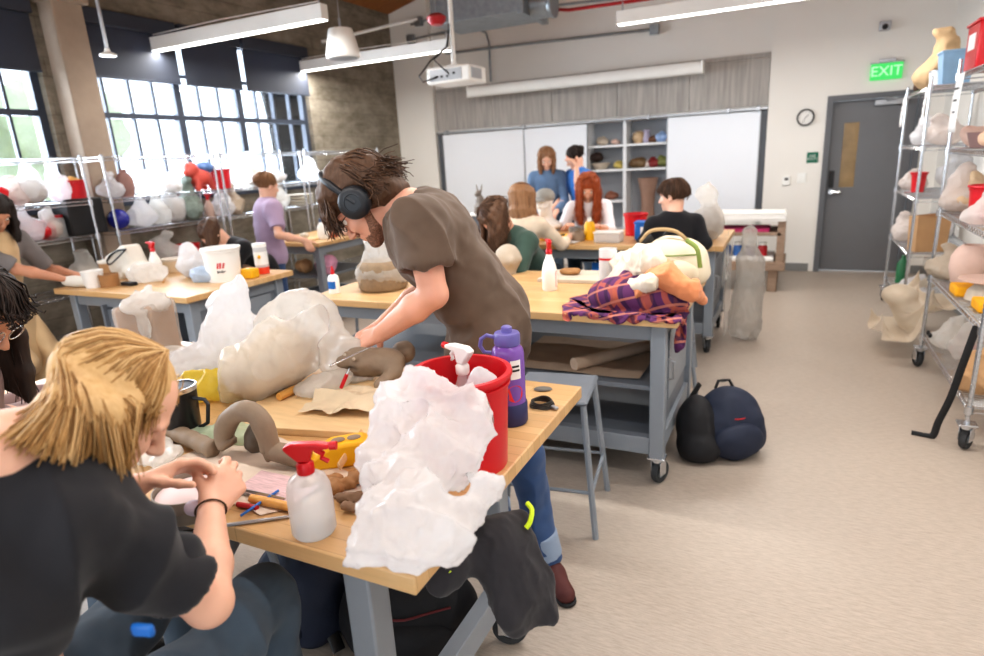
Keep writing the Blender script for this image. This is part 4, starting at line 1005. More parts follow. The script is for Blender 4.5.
# turned up denim cuff, hair, beard, headphones, glasses
m_cuff = fabric('pale denim cuff', rgb(140, 156, 178))
for sd in 'LR': s = SDF(.006); a = J['an' + sd]; u = unit(J['an' + sd] - J['kn' + sd]); s.cap(a - u * .16, a + u * .03, .066, .068, planes=((a - u * .12, -u), (a - u * .02, u))); s.build('turned_up_cuff', m_cuff, man)
hk = J['hk']; H = J['H']
s = SDF(.0055)
for x, y, zz, r in ((-.02, 0, .06, .097), (-.06, .0, .03, .088), (.03, .03, .085, .055), (.03, -.03, .085, .055), (.075, .02, .06, .042), (.075, -.02, .06, .042), (-.075, .035, -.02, .06), (-.075, -.035, -.02, .06), (-.03, .06, .0, .042), (-.03, -.06, .0, .042), (-.09, 0, -.06, .045)): s.ell(lp(H, fr, (x, y, zz), hk), r * hk, k=.02)
s.ell(lp(H, fr, (.090, 0, -.035), hk), np.array((.082, .09, .080)) * hk, fr, .012, op='s')
for y in (-1, 1): s.ell(lp(H, fr, (-.008, y * .11, -.004), hk), np.array((.062, .035, .062)) * hk, fr, .008, op='s')
ho = s.build('hair', m_brownh, man, post=lambda v, n: v + n * (.010 * fbm(v * 30, 3, 5))[:, None])
b = MB(); G = []
for ph in np.linspace(-1.0, 1.0, 7):
    a = surf(H, fr, hk, R(18), ph, 1.12); c = surf(H, fr, hk, R(52), ph, 1.2); e = surf(H, fr, hk, R(72), ph, 1.26)
    G.append([a, c, e, e + fr[0] * .012 - fr[2] * .03 + np.array((0, 0, -.015)), e - fr[2] * .03 + np.array((0, 0, -.045))])
strands(G, 170, .0026, .012, 3, 9, .010, 1.2, b)
G = []
for ph in np.linspace(1.95, 2 * PI - 1.95, 9):
    a = surf(H, fr, hk, R(18), ph, 1.12); c = surf(H, fr, hk, R(60), ph, 1.2); e = surf(H, fr, hk, R(95), ph, 1.2); o_ = unit(e - H)
    G.append([a, c, e, e - fr[2] * .03 + o_ * .012, e - fr[2] * .05 + o_ * .03 + np.array((0, 0, -.01))])
strands(G, 420, .0027, .013, 4, 9, .012, 1.4, b)
b.build('hair_strands', m_brownh, man, world=True, angle=180).parent = ho
def stubble():
    t = NT('short brown beard'); n = t.noise(t.coords(), 260, 2); t.link(t.ramp(n.outputs['Fac'], [(.35, rgb(92, 64, 50)), (.75, rgb(184, 138, 114))]), t.bsdf.inputs['Base Color']); t.bsdf.inputs['Roughness'].default_value = .8; return t.m
s = SDF(.0045); q = lambda x, y, zz: lp(H, fr, (x, y, zz), hk)
s.ell(q(.036, 0, -.077), np.array((.054, .050, .040)) * hk, fr, .02); s.ell(q(.074, 0, -.100), np.array((.024, .025, .021)) * hk, fr, .02)
for y in (-1, 1): s.cap(q(.0, y * .056, -.02), q(.03, y * .050, -.075), .014 * hk, k=.02)
s.cap(q(.093, -.022, -.048), q(.093, .022, -.048), .0062 * hk, k=.006)
s.cap(q(.096, -.015, -.064), q(.096, .015, -.064), .0125 * hk, k=.006, op='s')
s.build('beard', stubble(), man, post=lambda v, n: v + n * (.0012 * vnoise(v * 300, 2))[:, None])
b = MB()
for y in (-1, 1):
    b.tube([q(.101 + .004 * math.cos(a) * 0, y * .033 + .021 * math.cos(a), .004 + .017 * math.sin(a)) for a in np.linspace(0, 2 * PI, 17)[:-1]], .0016, 6, closed=True)
    b.tube([q(.101, y * .054, .008), q(.06, y * .074, .008), q(.0, y * .083, .006)], .0016, 6)
b.tube([q(.102, -.012, .008), q(.106, 0, .011), q(.102, .012, .008)], .0015, 6)
b.build('eyeglasses', m_dark, man, world=True)
hp = bpy.data.objects.new('headphones', None); COL.objects.link(hp); hp.parent = man
m_hp = M('matte black leather', rgb(34, 38, 44), .42, var=.08)
for y in (-1, 1):
    ax = fr[1] * y; b = MB(); m = Matrix.Translation(q(-.004, y * .086, .006)) @ frame_of(ax).to_4x4()
    b.lathe([(0, 0), (.052, 0), (.058, .006), (.058, .020), (.054, .030), (.042, .038), (.030, .040), (.028, .037), (.0, .038)], 32, m); b.build('ear_cup', m_hp, man, world=True).parent = hp
b = MB(); pts = [q(-.008 + .018 * math.sin(a), .108 * math.cos(a) * (1 if abs(math.cos(a)) < .95 else 1.04), .0 + .150 * math.sin(a)) for a in np.linspace(0, PI, 19)]
b.tube(pts, [.010 + .007 * math.sin(a) for a in np.linspace(0, PI, 19)], 10, sx=1.0); b.build('headband', m_hp, man, world=True).parent = hp

# ------------------------------------------------------------------ the blond woman in front
m_tee = fabric('black cotton tee', rgb(42, 42, 46), .12)
def mk_blond():
    P = np.array([-1.05, .30, .70]); W = np.array([-1.04, .27, .92]); N = np.array([-.955, .395, 1.272]); S = unit(N - W); C = W + S * .19
    F0 = unit((.05, 1, 0)); L0 = np.array([-F0[1], F0[0], 0]); L = unit(L0 - S * (S @ L0)); Fc = np.cross(L, S)
    J = dict(k=.98, hk=.90, P=P, W=W, N=N, C=C, S=S, Fc=Fc, L=L, F0=F0, L0=L0)
    J['H'] = at(113, 407, 1.19); J['HF'] = np.array([.44, .52, -.73]); J['HU'] = z_ * .7 + np.array([.5, .5, 0])
    J['shR'] = np.array([-.885, .425, 1.165]); J['shL'] = np.array([-1.145, .45, 1.19])
    J['elR'] = at(209, 603, 1.25); J['wrR'] = at(211, 507, 1.43); J['wrL'] = at(136, 486, 1.46); J['elL'] = np.array([-1.26, .56, .91])
    tin = np.array([-1.13, .845, .955])
    J['hdR'] = (unit((-.25, .85, .22)), unit((-.75, -.2, -.55))); J['hdL'] = (unit((.42, .85, .10)), unit((.55, -.1, -.8)))
    for sd, sg in (('L', 1), ('R', -1)):
        J['hip' + sd] = P + L0 * .10 * sg - z_ * .02; J['kn' + sd] = np.array([-1.01 - (.30 if sg > 0 else 0), .83, .69]); J['an' + sd] = np.array([-1.0 - (.28 if sg > 0 else 0), .80, .26])
    return J
J = mk_blond(); JB = J
hd = dict(R=dict(curl=(.35, .75, .5), thumb=.45, each=((.30, .7, .5), (.40, .8, .5), (.55, .9, .6), (.7, 1.0, .6))), L=dict(curl=(.35, .55, .35), thumb=.5))
blond, fr = figure('person', 'blond student in a black t-shirt shaping clay in front, seen from behind', J, m_skin1, m_tee, .74, m_jeand, m_dark, vox=.005, fit=1.04, folds=.026, hollow=True, hands=hd, hem=.16, seed=11, face=False)
H = J['H']; hk = J['hk']
s = SDF(.006)
s.ell(lp(H, fr, (-.020, 0, .042), hk), np.array((.098, .084, .090)) * hk, fr, .02); s.ell(lp(H, fr, (.085, 0, -.045), hk), np.array((.080, .085, .098)) * hk, fr, .01, op='s')
s.ell(lp(H, fr, (.012, 0, -.10), hk), np.array((.11, .12, .075)) * hk, fr, .01, op='s')
part = R(10); dn = np.array([0, 0, -1.])
guR = []
side = -fr[1]
# right side curtain (towards the camera), from the temple round to the nape, then the left side
for ph, tip, mid in ((-1.0, at(174, 392, 1.21), None), (-1.25, at(165, 400, 1.18), at(169, 380, 1.18)), (-1.6, at(124, 452, 1.10), at(132, 405, 1.08)), (-1.8, at(122, 478, 1.12), at(112, 420, 1.06)), (-2.0, at(112, 482, 1.10), at(100, 415, 1.05)), (-2.3, at(88, 470, 1.10), at(92, 412, 1.05)), (-2.65, at(64, 455, 1.02), at(74, 402, 1.05)), (-3.0, at(34, 446, 1.02), at(60, 400, 1.07)), (-3.4, at(4, 444, 1.04), at(48, 404, 1.08)), (-4.0, at(-20, 440, 1.08), at(38, 410, 1.10))):
    g = [surf(H, fr, hk, R(10), part, 1.10), surf(H, fr, hk, R(38), ph, 1.10), surf(H, fr, hk, R(64), ph, 1.12), surf(H, fr, hk, R(84), ph, 1.13)]
    if mid is not None: g.append(mid)
    g.append(tip); guR.append(g)
for g in guR[2:]:
    for a, b2 in zip(g[2:], g[3:]): s.cap(a + (H - a) * .16, b2 + (H - b2) * .10, .012, .008, .03)
ho = s.build('hair', m_blond, blond, post=lambda v, n: v + n * (.003 * fbm(v * np.array([60, 60, 14]), 3, 8))[:, None])
b = strands(guR, 1500, .0017, .005, 5, 12, .0025, .8)
ex = [[surf(H, fr, hk, R(10), part, 1.1), surf(H, fr, hk, R(40), p, 1.1), surf(H, fr, hk, R(70), p, 1.12), surf(H, fr, hk, R(88), p, 1.1) + dn * .03, surf(H, fr, hk, R(90), p, 1.08) + dn * .11] for p in (1.35, 1.7, 2.1, 2.5)]
strands(ex, 240, .0018, .005, 6, 10, .002, 1, b)
b.build('hair_strands', m_blond, blond, world=True, angle=180).parent = ho
b = MB(); a = J['wrR'] + unit(J['elR'] - J['wrR']) * .012; u = unit(J['elR'] - J['wrR']); fm = frame_of(u)
b.tube([Vector(a) + fm.col[0] * .029 * math.cos(t) + fm.col[1] * .029 * math.sin(t) for t in np.linspace(0, 2 * PI, 25)[:-1]], .0022, 6, closed=True); b.build('wristband', m_brownh, blond, world=True)
b = MB(); b.box((0, 0, 0), (.034, .010, .02), rz=.3); o = b.build('belt_loop', m_blue, blond, bevel=.006); o.location = Vector(at(143, 630, 1.06)) - blond.location

# ------------------------------------------------------------------ the others
m_tan = fabric('tan canvas apron', rgb(206, 178, 140)); m_greysl = fabric('grey knit', rgb(120, 116, 116)); m_lav = fabric('lavender cotton', rgb(170, 150, 176)); m_blk = fabric('black knit', rgb(30, 30, 34))
m_green = fabric('dark green sweater', rgb(62, 82, 74)); m_beige = fabric('pale floral cotton', rgb(226, 208, 186), .16); m_wsh = fabric('white cotton', rgb(236, 232, 236), .04)
m_dnsh = fabric('denim shirt', rgb(98, 122, 152), .14); m_bshirt = fabric('bright blue cotton', rgb(64, 128, 206), .08); m_mauve = fabric('mauve knit', rgb(132, 110, 108), .12)
def seated(x, y): return (x, y, .70)
# dark haired student at the left edge, leaning in with glasses
Hd = at(-28, 320, 2.05)
J = pose((-2.18, .72, .70), R(50), .30, (R(-25), R(40)), True, .98, wl=(-2.30, 1.12, .93), wr=(-2.12, .98, .93))
dx = Hd - J['H']; dx[2] = 0
J = pose((-2.18 + dx[0], .72 + dx[1], .70), R(50), .30, (R(-25), R(40)), True, .98, wl=(-2.24, 1.14, .92), wr=(-2.13, .99, .92))
p, fr = figure('person', 'dark haired student in glasses and mauve top at the left edge', J, m_skin3, m_mauve, 1.9, m_jeand, m_dark, seed=21)
hair(p, J, fr, m_darkh, .30, 380, front=R(80), vol=1.04, wave=.006, bangs=.02)
q = lambda x, y, zz: lp(J['H'], fr, (x, y, zz), J['k']); b = MB()
for y in (-1, 1): b.tube([q(.104, y * .033 + .024 * math.cos(a), .0 + .021 * math.sin(a)) for a in np.linspace(0, 2 * PI, 15)[:-1]], .0018, 6, closed=True); b.tube([q(.101, y * .056, .006), q(.0, y * .083, .006)], .0018, 6)
b.build('eyeglasses', m_chrome, p, world=True)
# tan apron
J = pose((-5.02, 2.30, .80), R(10), .22, (R(-5), R(38)), False, 1.0, wl=(-4.72, 2.68, .95), wr=(-4.70, 2.56, .95), feet=(-5.05, 2.30))
p, fr = figure('person', 'student with dark hair and a tan apron at the far left workbench', J, m_skin3, m_greysl, .9, m_tan, m_dark, seed=22)
hair(p, J, fr, m_darkh, .20, 260, front=R(60), vol=1.06)
s = SDF(.01); f_, l_, z3 = J['Fc'], J['L'], J['S']
s.ell(J['C'] + f_ * .03, (.105, .135, .17), (f_, l_, z3), .04); s.ell(J['W'] + f_ * .03, (.115, .150, .18), (f_, l_, z3), .04); s.cap(J['P'] + J['F0'] * .04, J['P'] + J['F0'] * .04 - z_ * .40, .15, .16, .05)
for q3 in (J['C'], J['W'], J['P']): s.box(q3 - f_ * .13, (.2, .5, .45), (f_, l_, z3), op='s')
s.build('apron', m_tan, p, post=cloth_folds(.008, 8, 4))
# bent student in black
J = pose((-4.25, 3.98, .68), R(-100), .75, (R(-20), R(55)), True, .95, wl=(-4.18, 3.40, .93), wr=(-4.40, 3.42, .93))
dx = aty(212, 232, 3.62) - J['H']; dx[2] = 0
J = pose((-4.25 + dx[0], 3.98 + dx[1], .68), R(-100), .75, (R(-20), R(55)), True, .95, wl=(-4.26, 3.40, .93), wr=(-4.50, 3.40, .93))
p, fr = figure('person', 'student in black bent low over the workbench behind the white bucket', J, m_skin1, m_blk, 1.9, m_jeand, m_dark, seed=23)
hair(p, J, fr, m_brownh, .16, 260, front=R(58))
# lavender shirt, standing, turned away
J = pose((-4.36, 4.25, .86), R(62), .07, (R(10), R(14)), False, .93, wr=(-3.98, 4.30, .98), hr=(unit((.3, .3, -.9)), unit((-.5, .6, 0))))
p, fr = figure('person', 'student standing in a lavender t-shirt and jeans, back turned', J, m_skin1, m_lav, .75, m_jean, m_dark, fit=1.18, hem=.16, folds=.009, seed=24)
hair(p, J, fr, m_longb, 0, 200, bun=True)
# green sweater, curly dark hair, head down
J = pose((-1.52, 4.16, .66), R(-118), .52, (R(-12), R(50)), True, .98, wl=(-1.72, 3.55, .93), wr=(-1.95, 3.60, .93))
dx = aty(497, 238, 3.86) - J['H']; dx[2] = 0
J = pose((-1.52 + dx[0], 4.16 + dx[1], .66), R(-118), .52, (R(-12), R(50)), True, .98, wl=(-1.78, 3.52, .93), wr=(-2.0, 3.58, .93))
p, fr = figure('person', 'student in a dark green sweater with curly dark hair hanging forward', J, m_skin3, m_green, 1.95, m_jeand, m_dark, fit=1.1, seed=25)
hair(p, J, fr, m_brownh, .24, 620, front=R(45), vol=1.08, wave=.022, spread=.05, jit=.014)
# long brown hair, pale top, seen from behind
J = pose((-1.98, 4.60, .64), R(88), .10, (R(0), R(18)), True, .96, wl=(-2.0, 5.02, .92), wr=(-1.7, 5.04, .92))
p, fr = figure('person', 'student in a pale patterned top seen from behind, long straight brown hair', J, m_skin1, m_beige, 1.5, m_jeand, m_dark, seed=26)
hair(p, J, fr, m_longb, .36, 420, front=R(55), vol=1.05, wave=.008)
# red hair, white top
J = pose((-1.86, 6.14, .66), R(-75), .28, (R(0), R(35)), True, .98, wl=(-1.62, 5.68, .93), wr=(-1.95, 5.70, .93))
p, fr = figure('person', 'student with long curly red hair and a white top, looking down', J, m_skin1, m_wsh, 1.5, m_jeand, m_dark, seed=27)
hair(p, J, fr, m_redh, .34, 760, front=R(48), vol=1.08, wave=.024, spread=.05, r=.003, jit=.014)
# short hair, black top
J = pose((-.74, 4.58, .66), R(120), .10, (R(46), R(8)), True, .93, wl=(-1.02, 4.98, .93), wr=(-.78, 5.02, .93))
J['elL'] = np.array([-.97, 4.60, .95]); J['elR'] = np.array([-.54, 4.62, .94])
p, fr = figure('person', 'student with cropped brown hair and black long sleeved top, seen from behind', J, m_skin1, m_blk, 1.95, m_jeand, m_dark, seed=28)
hair(p, J, fr, m_brownh, 0, 420, front=R(58), vol=1.0, bangs=.03)
# two standing at the back
J = pose((-2.62, 7.0, .92), R(-78), .08, (R(8), R(32)), False, .98, wl=(-2.42, 6.72, .98), wr=(-2.72, 6.74, .98))
p, fr = figure('person', 'student in a denim shirt standing before the marker board, long brown hair', J, m_skin1, m_dnsh, 1.9, m_jeand, m_dark, seed=29)
hair(p, J, fr, m_longb, .18, 380, front=R(64))
J = pose((-2.22, 7.05, .92), R(-125), .10, (R(-25), R(30)), False, .97, wl=(-2.30, 6.78, 1.28), wr=(-2.50, 6.80, 1.0))
J['wrL'] = J['H'] + J['HF'] * .04 + np.array([.08, -.08, -.06]); J['elL'] = J['wrL'] + np.array([.02, -.02, -.25])
p, fr = figure('person', 'student in bright blue with dark hair tied in a bun, by the shelves', J, m_skin1, m_bshirt, .7, m_jeand, m_dark, seed=30)
hair(p, J, fr, m_darkh, 0, 260, bun=True)
# ------------------------------------------------------------------ prop makers
def loc(o): return np.array(o.location)
def sdf_thing(name, label, cat, base, s, mat, post=None, group=None, smooth=180):
    """one mesh thing modelled in world space, origin moved to its base"""
    o = s.build(name, mat, None, post=post); b = Vector([float(x) for x in base])
    o.data.transform(Matrix.Translation(-b)); o.location = b
    return tag(o, label, cat, group)
def film_bag(name, label, base, blobs, mat, amp=.012, freq=14, seed=1, inner=None, imat=None, cat='bag', vox=None, k=.04, group=None, fine=.4, iname='clay_lump', grow=1.13):
    """blobs: (offset, radii) ellipsoids in world axes relative to base; inner the same for what is wrapped"""
    base = np.array(base, float); r = max(max(b[1]) if hasattr(b[1], '__len__') else b[1] for b in blobs)
    s = SDF(vox or max(.006, r / 16))
    for off, rr in blobs: s.ell(base + V3(off), rr, k=k)
    s.ell(base - np.array([0, 0, .5]), (2, 2, .5 + .001), k=.004, op='s') if False else None
    def flat(v, n):
        v = v.copy(); v[:, 2] = np.maximum(v[:, 2], base[2] + .001 + .004 * (v[:, 2] - base[2] < -.02)); return v
    o = thing(name, label, cat, tuple(base), 0, group)
    s.build('film', mat, o, post=[film_folds(min(.036, r * .3), .85 / r, seed, .16), flat])
    if inner:
        s = SDF(vox or max(.006, r / 16))
        for off, rr in inner: s.ell(base + V3(off), rr, k=.03)
        s.build(iname, imat or m_clay, o, post=[lambda v, n: v + n * (.004 * fbm(v * 25, 3, seed))[:, None], flat])
    return o
def lathe_thing(name, label, cat, base, parts, group=None, rz=0):
    o = thing(name, label, cat, tuple(base), rz, group)
    for pn, prof, mat in parts: b = MB(); b.lathe(prof, 32); b.build(pn, mat, o, angle=50)
    return o
def sheet(name, label, cat, quad, mat, h=.01, seed=1, n=26, z0=.002, group=None, freq=5., kind=None, ragged=.0):
    """rumpled sheet over four ground corners (x, y, z)"""
    q = [V3(p) for p in quad]; c = sum(q) / 4; o = MB(); P = []
    for i in range(n + 1):
        for j in range(n + 1):
            u, v = i / n, j / n; P.append((q[0] * (1 - u) + q[1] * u) * (1 - v) + (q[3] * (1 - u) + q[2] * u) * v)
    P = np.array(P); w = P * freq
    P[:, 2] += z0 + h * np.abs(1 - np.abs(vnoise(w, seed)) * 2) * .6 + h * .5 * np.abs(fbm(w * 2, 2, seed + 4))
    if ragged: P[:, :2] += ragged * np.stack([fbm(w * 1.5, 2, seed + 7), fbm(w * 1.5, 2, seed + 9)], 1)
    b = MB(); P -= c * np.array([1, 1, 1.])
    b.add(P.tolist(), [(i * (n + 1) + j, (i + 1) * (n + 1) + j, (i + 1) * (n + 1) + j + 1, i * (n + 1) + j + 1) for i in range(n) for j in range(n)])
    ob = b.build(name, mat, None, angle=180); ob.location = Vector(c.tolist()); return tag(ob, label, cat, group, kind)
def bucket(label, base, r, h, mat, taper=.82, handle=None, group=None, name='bucket', cat='bucket', rim=.008):
    o = thing(name, label, cat, tuple(base), 0, group); r0 = r * taper; b = MB()
    b.lathe([(0, .004), (r0, .004), (r0 + .003, 0), (r0 + (r - r0) * .86, h * .86), (r0 + (r - r0) * .86 + rim * .7, h * .865), (r0 + (r - r0) * .9 + rim * .7, h * .90), (r - .002, h * .905), (r, h - .012), (r - .004, h - .012), (r0 - .004, .012), (0, .012)], 40); b.build('body', mat, o, angle=50)
    b = MB(); b.lathe([(r - .005, h - .012), (r + rim, h - .013), (r + rim + .002, h - .006), (r + rim, h), (r - .004, h), (r - .005, h - .012)], 40, caps=False); b.build('rim', mat, o)
    if handle is not None:
        b = MB(); A, drop = handle; ax = Vector((math.cos(A), math.sin(A), 0)); pr = Vector((-ax.y, ax.x, 0))
        pts = [ax * (r + .012) * math.cos(t) + pr * (r + .02) * math.sin(t) * math.cos(drop) + Vector((0, 0, h * .86 - (r + .02) * math.sin(t) * math.sin(drop))) for t in np.linspace(0, PI, 15)]
        b.tube(pts, .0022, 6); b.cyl(pts[6], pts[8], .008, n=10); b.build('handle', m_chrome, o)
    return o
def spray_bottle(label, base, h, r, red=True, rz=0, squat=False, group='spray bottles', body=None, liquid=False, lab=False):
    o = thing('spray_bottle', label, 'spray bottle', tuple(base), rz, group); H = h
    if squat: pr = [(0, 0), (r * .9, 0), (r, .008), (r, H * .42), (r * .96, H * .52), (r * .8, H * .61), (r * .5, H * .66), (r * .34, H * .68), (.014, H * .70), (.014, H * .72), (0, H * .72)]
    else: pr = [(0, 0), (r * .92, 0), (r, .006), (r, H * .40), (r * .82, H * .52), (r * .5, H * .64), (r * .36, H * .72), (.013, H * .76), (0, H * .76)]
    b = MB(); b.lathe(pr, 32); b.build('body', body or m_cloudy, o)
    zc = pr[-1][1]
    if liquid: b = MB(); b.lathe([(0, .003), (r * .93, .004), (r * .95, H * .20), (0, H * .20)], 28); b.build('liquid', m_water, o)
    if lab:
        b = MB(); g = lambda u, v: ((r + .0008) * math.cos(-2.4 + 1.6 * u), (r + .0008) * math.sin(-2.4 + 1.6 * u), H * .08 + H * .30 * v); b.grid(g, 12, 3); b.build('label', m_paper, o)
        b = MB(); b.tube([((r + .0012) * math.cos(-2.4 + 1.6 * u), (r + .0012) * math.sin(-2.4 + 1.6 * u), H * (.08 + .30 * v)) for u, v in [(k / 8, 0) for k in range(9)] + [(1, k / 3) for k in (1, 2)] + [(1 - k / 8, 1) for k in range(9)] + [(0, 1 - k / 3) for k in (1, 2)]], .0012, 4, closed=True); b.build('label_border', m_red, o)
    m = m_red if red else m_whitep
    b = MB(); b.lathe([(0, zc - .012), (.017, zc - .012), (.018, zc - .008), (.018, zc + .010), (.013, zc + .016), (0, zc + .016)], 20); b.build('collar', m, o)
    b = MB(); t = zc + .016; q = h - zc - .016
    b.prism([(-.036, q * .62), (-.040, q * .80), (-.022, q), (.03, q * .98), (.056, q * .86), (.056, q * .66), (.02, q * .60), (.012, 0), (-.012, 0)], .022, Matrix.Translation((0, .011, t)) @ Matrix.Rotation(PI / 2, 4, 'X')); b.build('trigger_head', m, o, bevel=.004)
    b = MB(); b.tube([(.026, 0, t + q * .62), (.040, 0, t + q * .35), (.036, 0, t + q * .12), (.050, 0, t - q * .08)], [.007, .006, .005, .005], 8); b.build('trigger', m, o)
    b = MB(); b.cyl((.056, 0, t + q * .76), (.070, 0, t + q * .76), .009, n=12); b.build('nozzle', m_red if not red else m_red, o)
    return o
m_thin = plastic_film('thin clear film', rgb(236, 234, 230), .5, .74, .15)
m_cloudy = plastic_film('cloudy plastic', (.92, .93, .94, 1), .5, .35, .14, .03); m_water = plastic_film('water', (.86, .9, .93, 1), .5, .6, .05, 0)
Z1 = TH + .0005
A1 = lambda x, y, z=TH: atz(x, y, z)
def garment(name, label, cat, base, chains, mat, grow=1.18, lim=.03, seed=1, floor=None, vox=.008, parent=None, k=.03):
    s = SDF(vox)
    for pts, rs in chains: s.chain(pts, rs, k)
    return sdf_thing(name, label, cat, base, s, mat, film_folds(lim, 9, seed, .12))
# ------------------------------------------------------------------ nearest workbench
# big crumpled white bag on the near right corner
tbl = (-2.6, -.58, .79, 1.81, TH)
o = thing('plastic_bag', 'large crumpled white plastic bag slumped over the front corner of the nearest workbench', 'bag', (-.74, .95, TH))
s = SDF(.0055)
for px, py, d, r in ((424, 378, 1.41, .032), (412, 372, 1.41, .022), (398, 392, 1.40, .028), (380, 420, 1.38, .030), (374, 455, 1.34, .030), (410, 420, 1.36, .055), (430, 440, 1.31, .07), (466, 408, 1.36, .032), (482, 404, 1.36, .020), (455, 470, 1.28, .055), (400, 480, 1.28, .065), (420, 515, 1.20, .07), (385, 530, 1.18, .055), (366, 548, 1.16, .036), (372, 520, 1.20, .04), (355, 558, 1.15, .022), (405, 555, 1.12, .038), (440, 542, 1.12, .046), (470, 515, 1.17, .040), (490, 498, 1.19, .022), (482, 482, 1.20, .02), (420, 562, 1.09, .02)):
    s.ell(at(px, py, d), r, k=.04)
for a, b2, d1, d2, r in (((380, 398), (370, 470), 1.39, 1.33, .018), ((478, 402), (440, 480), 1.36, 1.26, .022), ((400, 548), (450, 556), 1.12, 1.09, .02), ((424, 376), (470, 400), 1.41, 1.37, .014), ((395, 385), (424, 376), 1.40, 1.41, .014)): s.cap(at(*a, d1), at(*b2, d2), r, k=.02)
for px, py, d, r in ((476, 428, 1.33, .045), (488, 410, 1.35, .022), (446, 402, 1.37, .05), (430, 388, 1.39, .045), (470, 452, 1.30, .045), (492, 486, 1.20, .03)): s.ell(at(px, py, d), r, k=.035)
s.ell(at(408, 410, 1.30), (.03, .04, .035), k=.02, op='s')
def lie(v, n):
    v = v.copy(); on = (v[:, 1] > .775) & (v[:, 0] < -.565); v[on, 2] = np.maximum(v[on, 2], TH + .002); return v
s.build('film', m_film, o, post=[film_folds(.044, 7.0, 6, .26), lambda v, n: v + n * (.006 * (ridged(v, 16, 31, 2, (1, 1, .35)) - .4))[:, None], lie])
bk = bucket('red plastic bucket on the right end of the nearest workbench', (-.70, 1.225, Z1), .118, .245, m_red, .86, (R(-35), R(70)))
o = spray_bottle('white trigger head of a spray bottle poking out of the red bucket', (-.735, 1.30, Z1 + .013), .27, .035, False, R(160))
s = SDF(.006)
for p, r in (((-.64, 1.205, 1.09), .03), ((-.63, 1.19, 1.13), .018), ((-.655, 1.225, 1.05), .04), ((-.60, 1.20, 1.115), .012)): s.ell(p, r, k=.03)
s.ell((-.66, 1.225, .99), (.05, .05, .09), k=.03)
sdf_thing('plastic_bag', 'small white plastic scrap tucked inside the rim of the red bucket', 'bag', (-.66, 1.225, TH + .02), s, m_film, crumple(.010, 22, 3))
# purple bottle
o = thing('water_bottle', 'purple water bottle with stickers beside the red bucket', 'bottle', tuple(A1(511, 421)[:2]) + (Z1,), R(25))
m_pur = glassy('purple plastic', rgb(142, 100, 190), .25, .1); m_navy = M('navy silicone', rgb(42, 46, 92), .5, var=.05); m_lil = M('lilac plastic', rgb(104, 96, 164), .35, var=.05)
b = MB(); b.lathe([(0, 0), (.047, 0), (.050, .006), (.050, .062), (.0475, .065), (0, .065)], 36); b.build('boot', m_navy, o)
b = MB(); b.lathe([(0, .065), (.0465, .065), (.0465, .205), (.043, .222), (.034, .232), (.030, .236), (0, .236)], 36); b.build('body', m_pur, o)
b = MB(); b.lathe([(0, .066), (.042, .066), (.042, .13), (0, .13)], 30); b.build('drink', M('dark drink', rgb(40, 30, 70), .3), o)
b = MB(); b.lathe([(0, .234), (.036, .234), (.037, .238), (.037, .262), (.034, .268), (.016, .270), (.015, .283), (.010, .287), (0, .287)], 30); b.build('lid', m_lil, o)
b = MB(); b.tube([(-.034, 0, .255), (-.056, 0, .262), (-.072, 0, .252), (-.076, 0, .232), (-.066, 0, .214), (-.046, 0, .210)], .006, 8); b.build('carry_loop', m_lil, o)
def sticker(o, r, a, z, w, h, mat, rnd=True):
    b = MB()
    if rnd: n = 24; vs = [((r) * math.cos(a + w / r * .5 * math.cos(t)), r * math.sin(a + w / r * .5 * math.cos(t)), z + h / 2 * math.sin(t)) for t in np.linspace(0, 2 * PI, n + 1)[:-1]]; b.add(vs, [tuple(range(n))])
    else: b.grid(lambda u, v: (r * math.cos(a + w / r * (u - .5)), r * math.sin(a + w / r * (u - .5)), z + h * (v - .5)), 8, 2)
    b.build('sticker', mat, o)
m_st1 = M('red sticker', rgb(226, 44, 40), .4); m_st2 = M('orange sticker', rgb(206, 120, 70), .4, var=.4, scale=60)
ca = R(-90)
sticker(o, .0472, ca + .35, .10, .05, .05, m_st1); sticker(o, .0471, ca - .75, .175, .05, .06, m_st2); sticker(o, .0471, ca + .45, .17, .032, .055, m_paper, False); sticker(o, .0474, ca - .35, .095, .03, .04, m_lil)
sticker(o, .0475, ca + .45, .18, .022, .006, m_dark, False); sticker(o, .0475, ca + .45, .168, .024, .006, m_dark, False)
o = thing('metal_coil', 'dark steel ring of banding strips on the right edge of the nearest workbench', 'ring', tuple(A1(542, 406)[:2]) + (Z1,))
b = MB()
for k in range(4): b.tube([((.036 - .002 * k) * math.cos(t), (.036 - .002 * k) * math.sin(t), .004 + .0045 * k + .002 * math.sin(3 * t + k)) for t in np.linspace(0, 2 * PI, 25)[:-1]], .003, 6, closed=True)
b.build('ring', M('dark steel', rgb(70, 66, 62), .4, .7), o)
b = MB(); b.box((.04, -.01, .006), (.035, .014, .008), R(-30)); b.build('clasp', m_alu, o, bevel=.002)
b = MB(); b.lathe([(0, 0), (.015, 0), (.018, .003), (.015, .007), (0, .008)], 24, Matrix.Scale(1.7, 4, (1, .3, 0))); o = tag(b.build('rubber_rib', M('grey rubber kidney', rgb(104, 100, 94), .6), None), 'small grey oval scraper lying behind the metal ring', 'scraper'); o.location = Vector((*A1(543, 390)[:2], Z1))
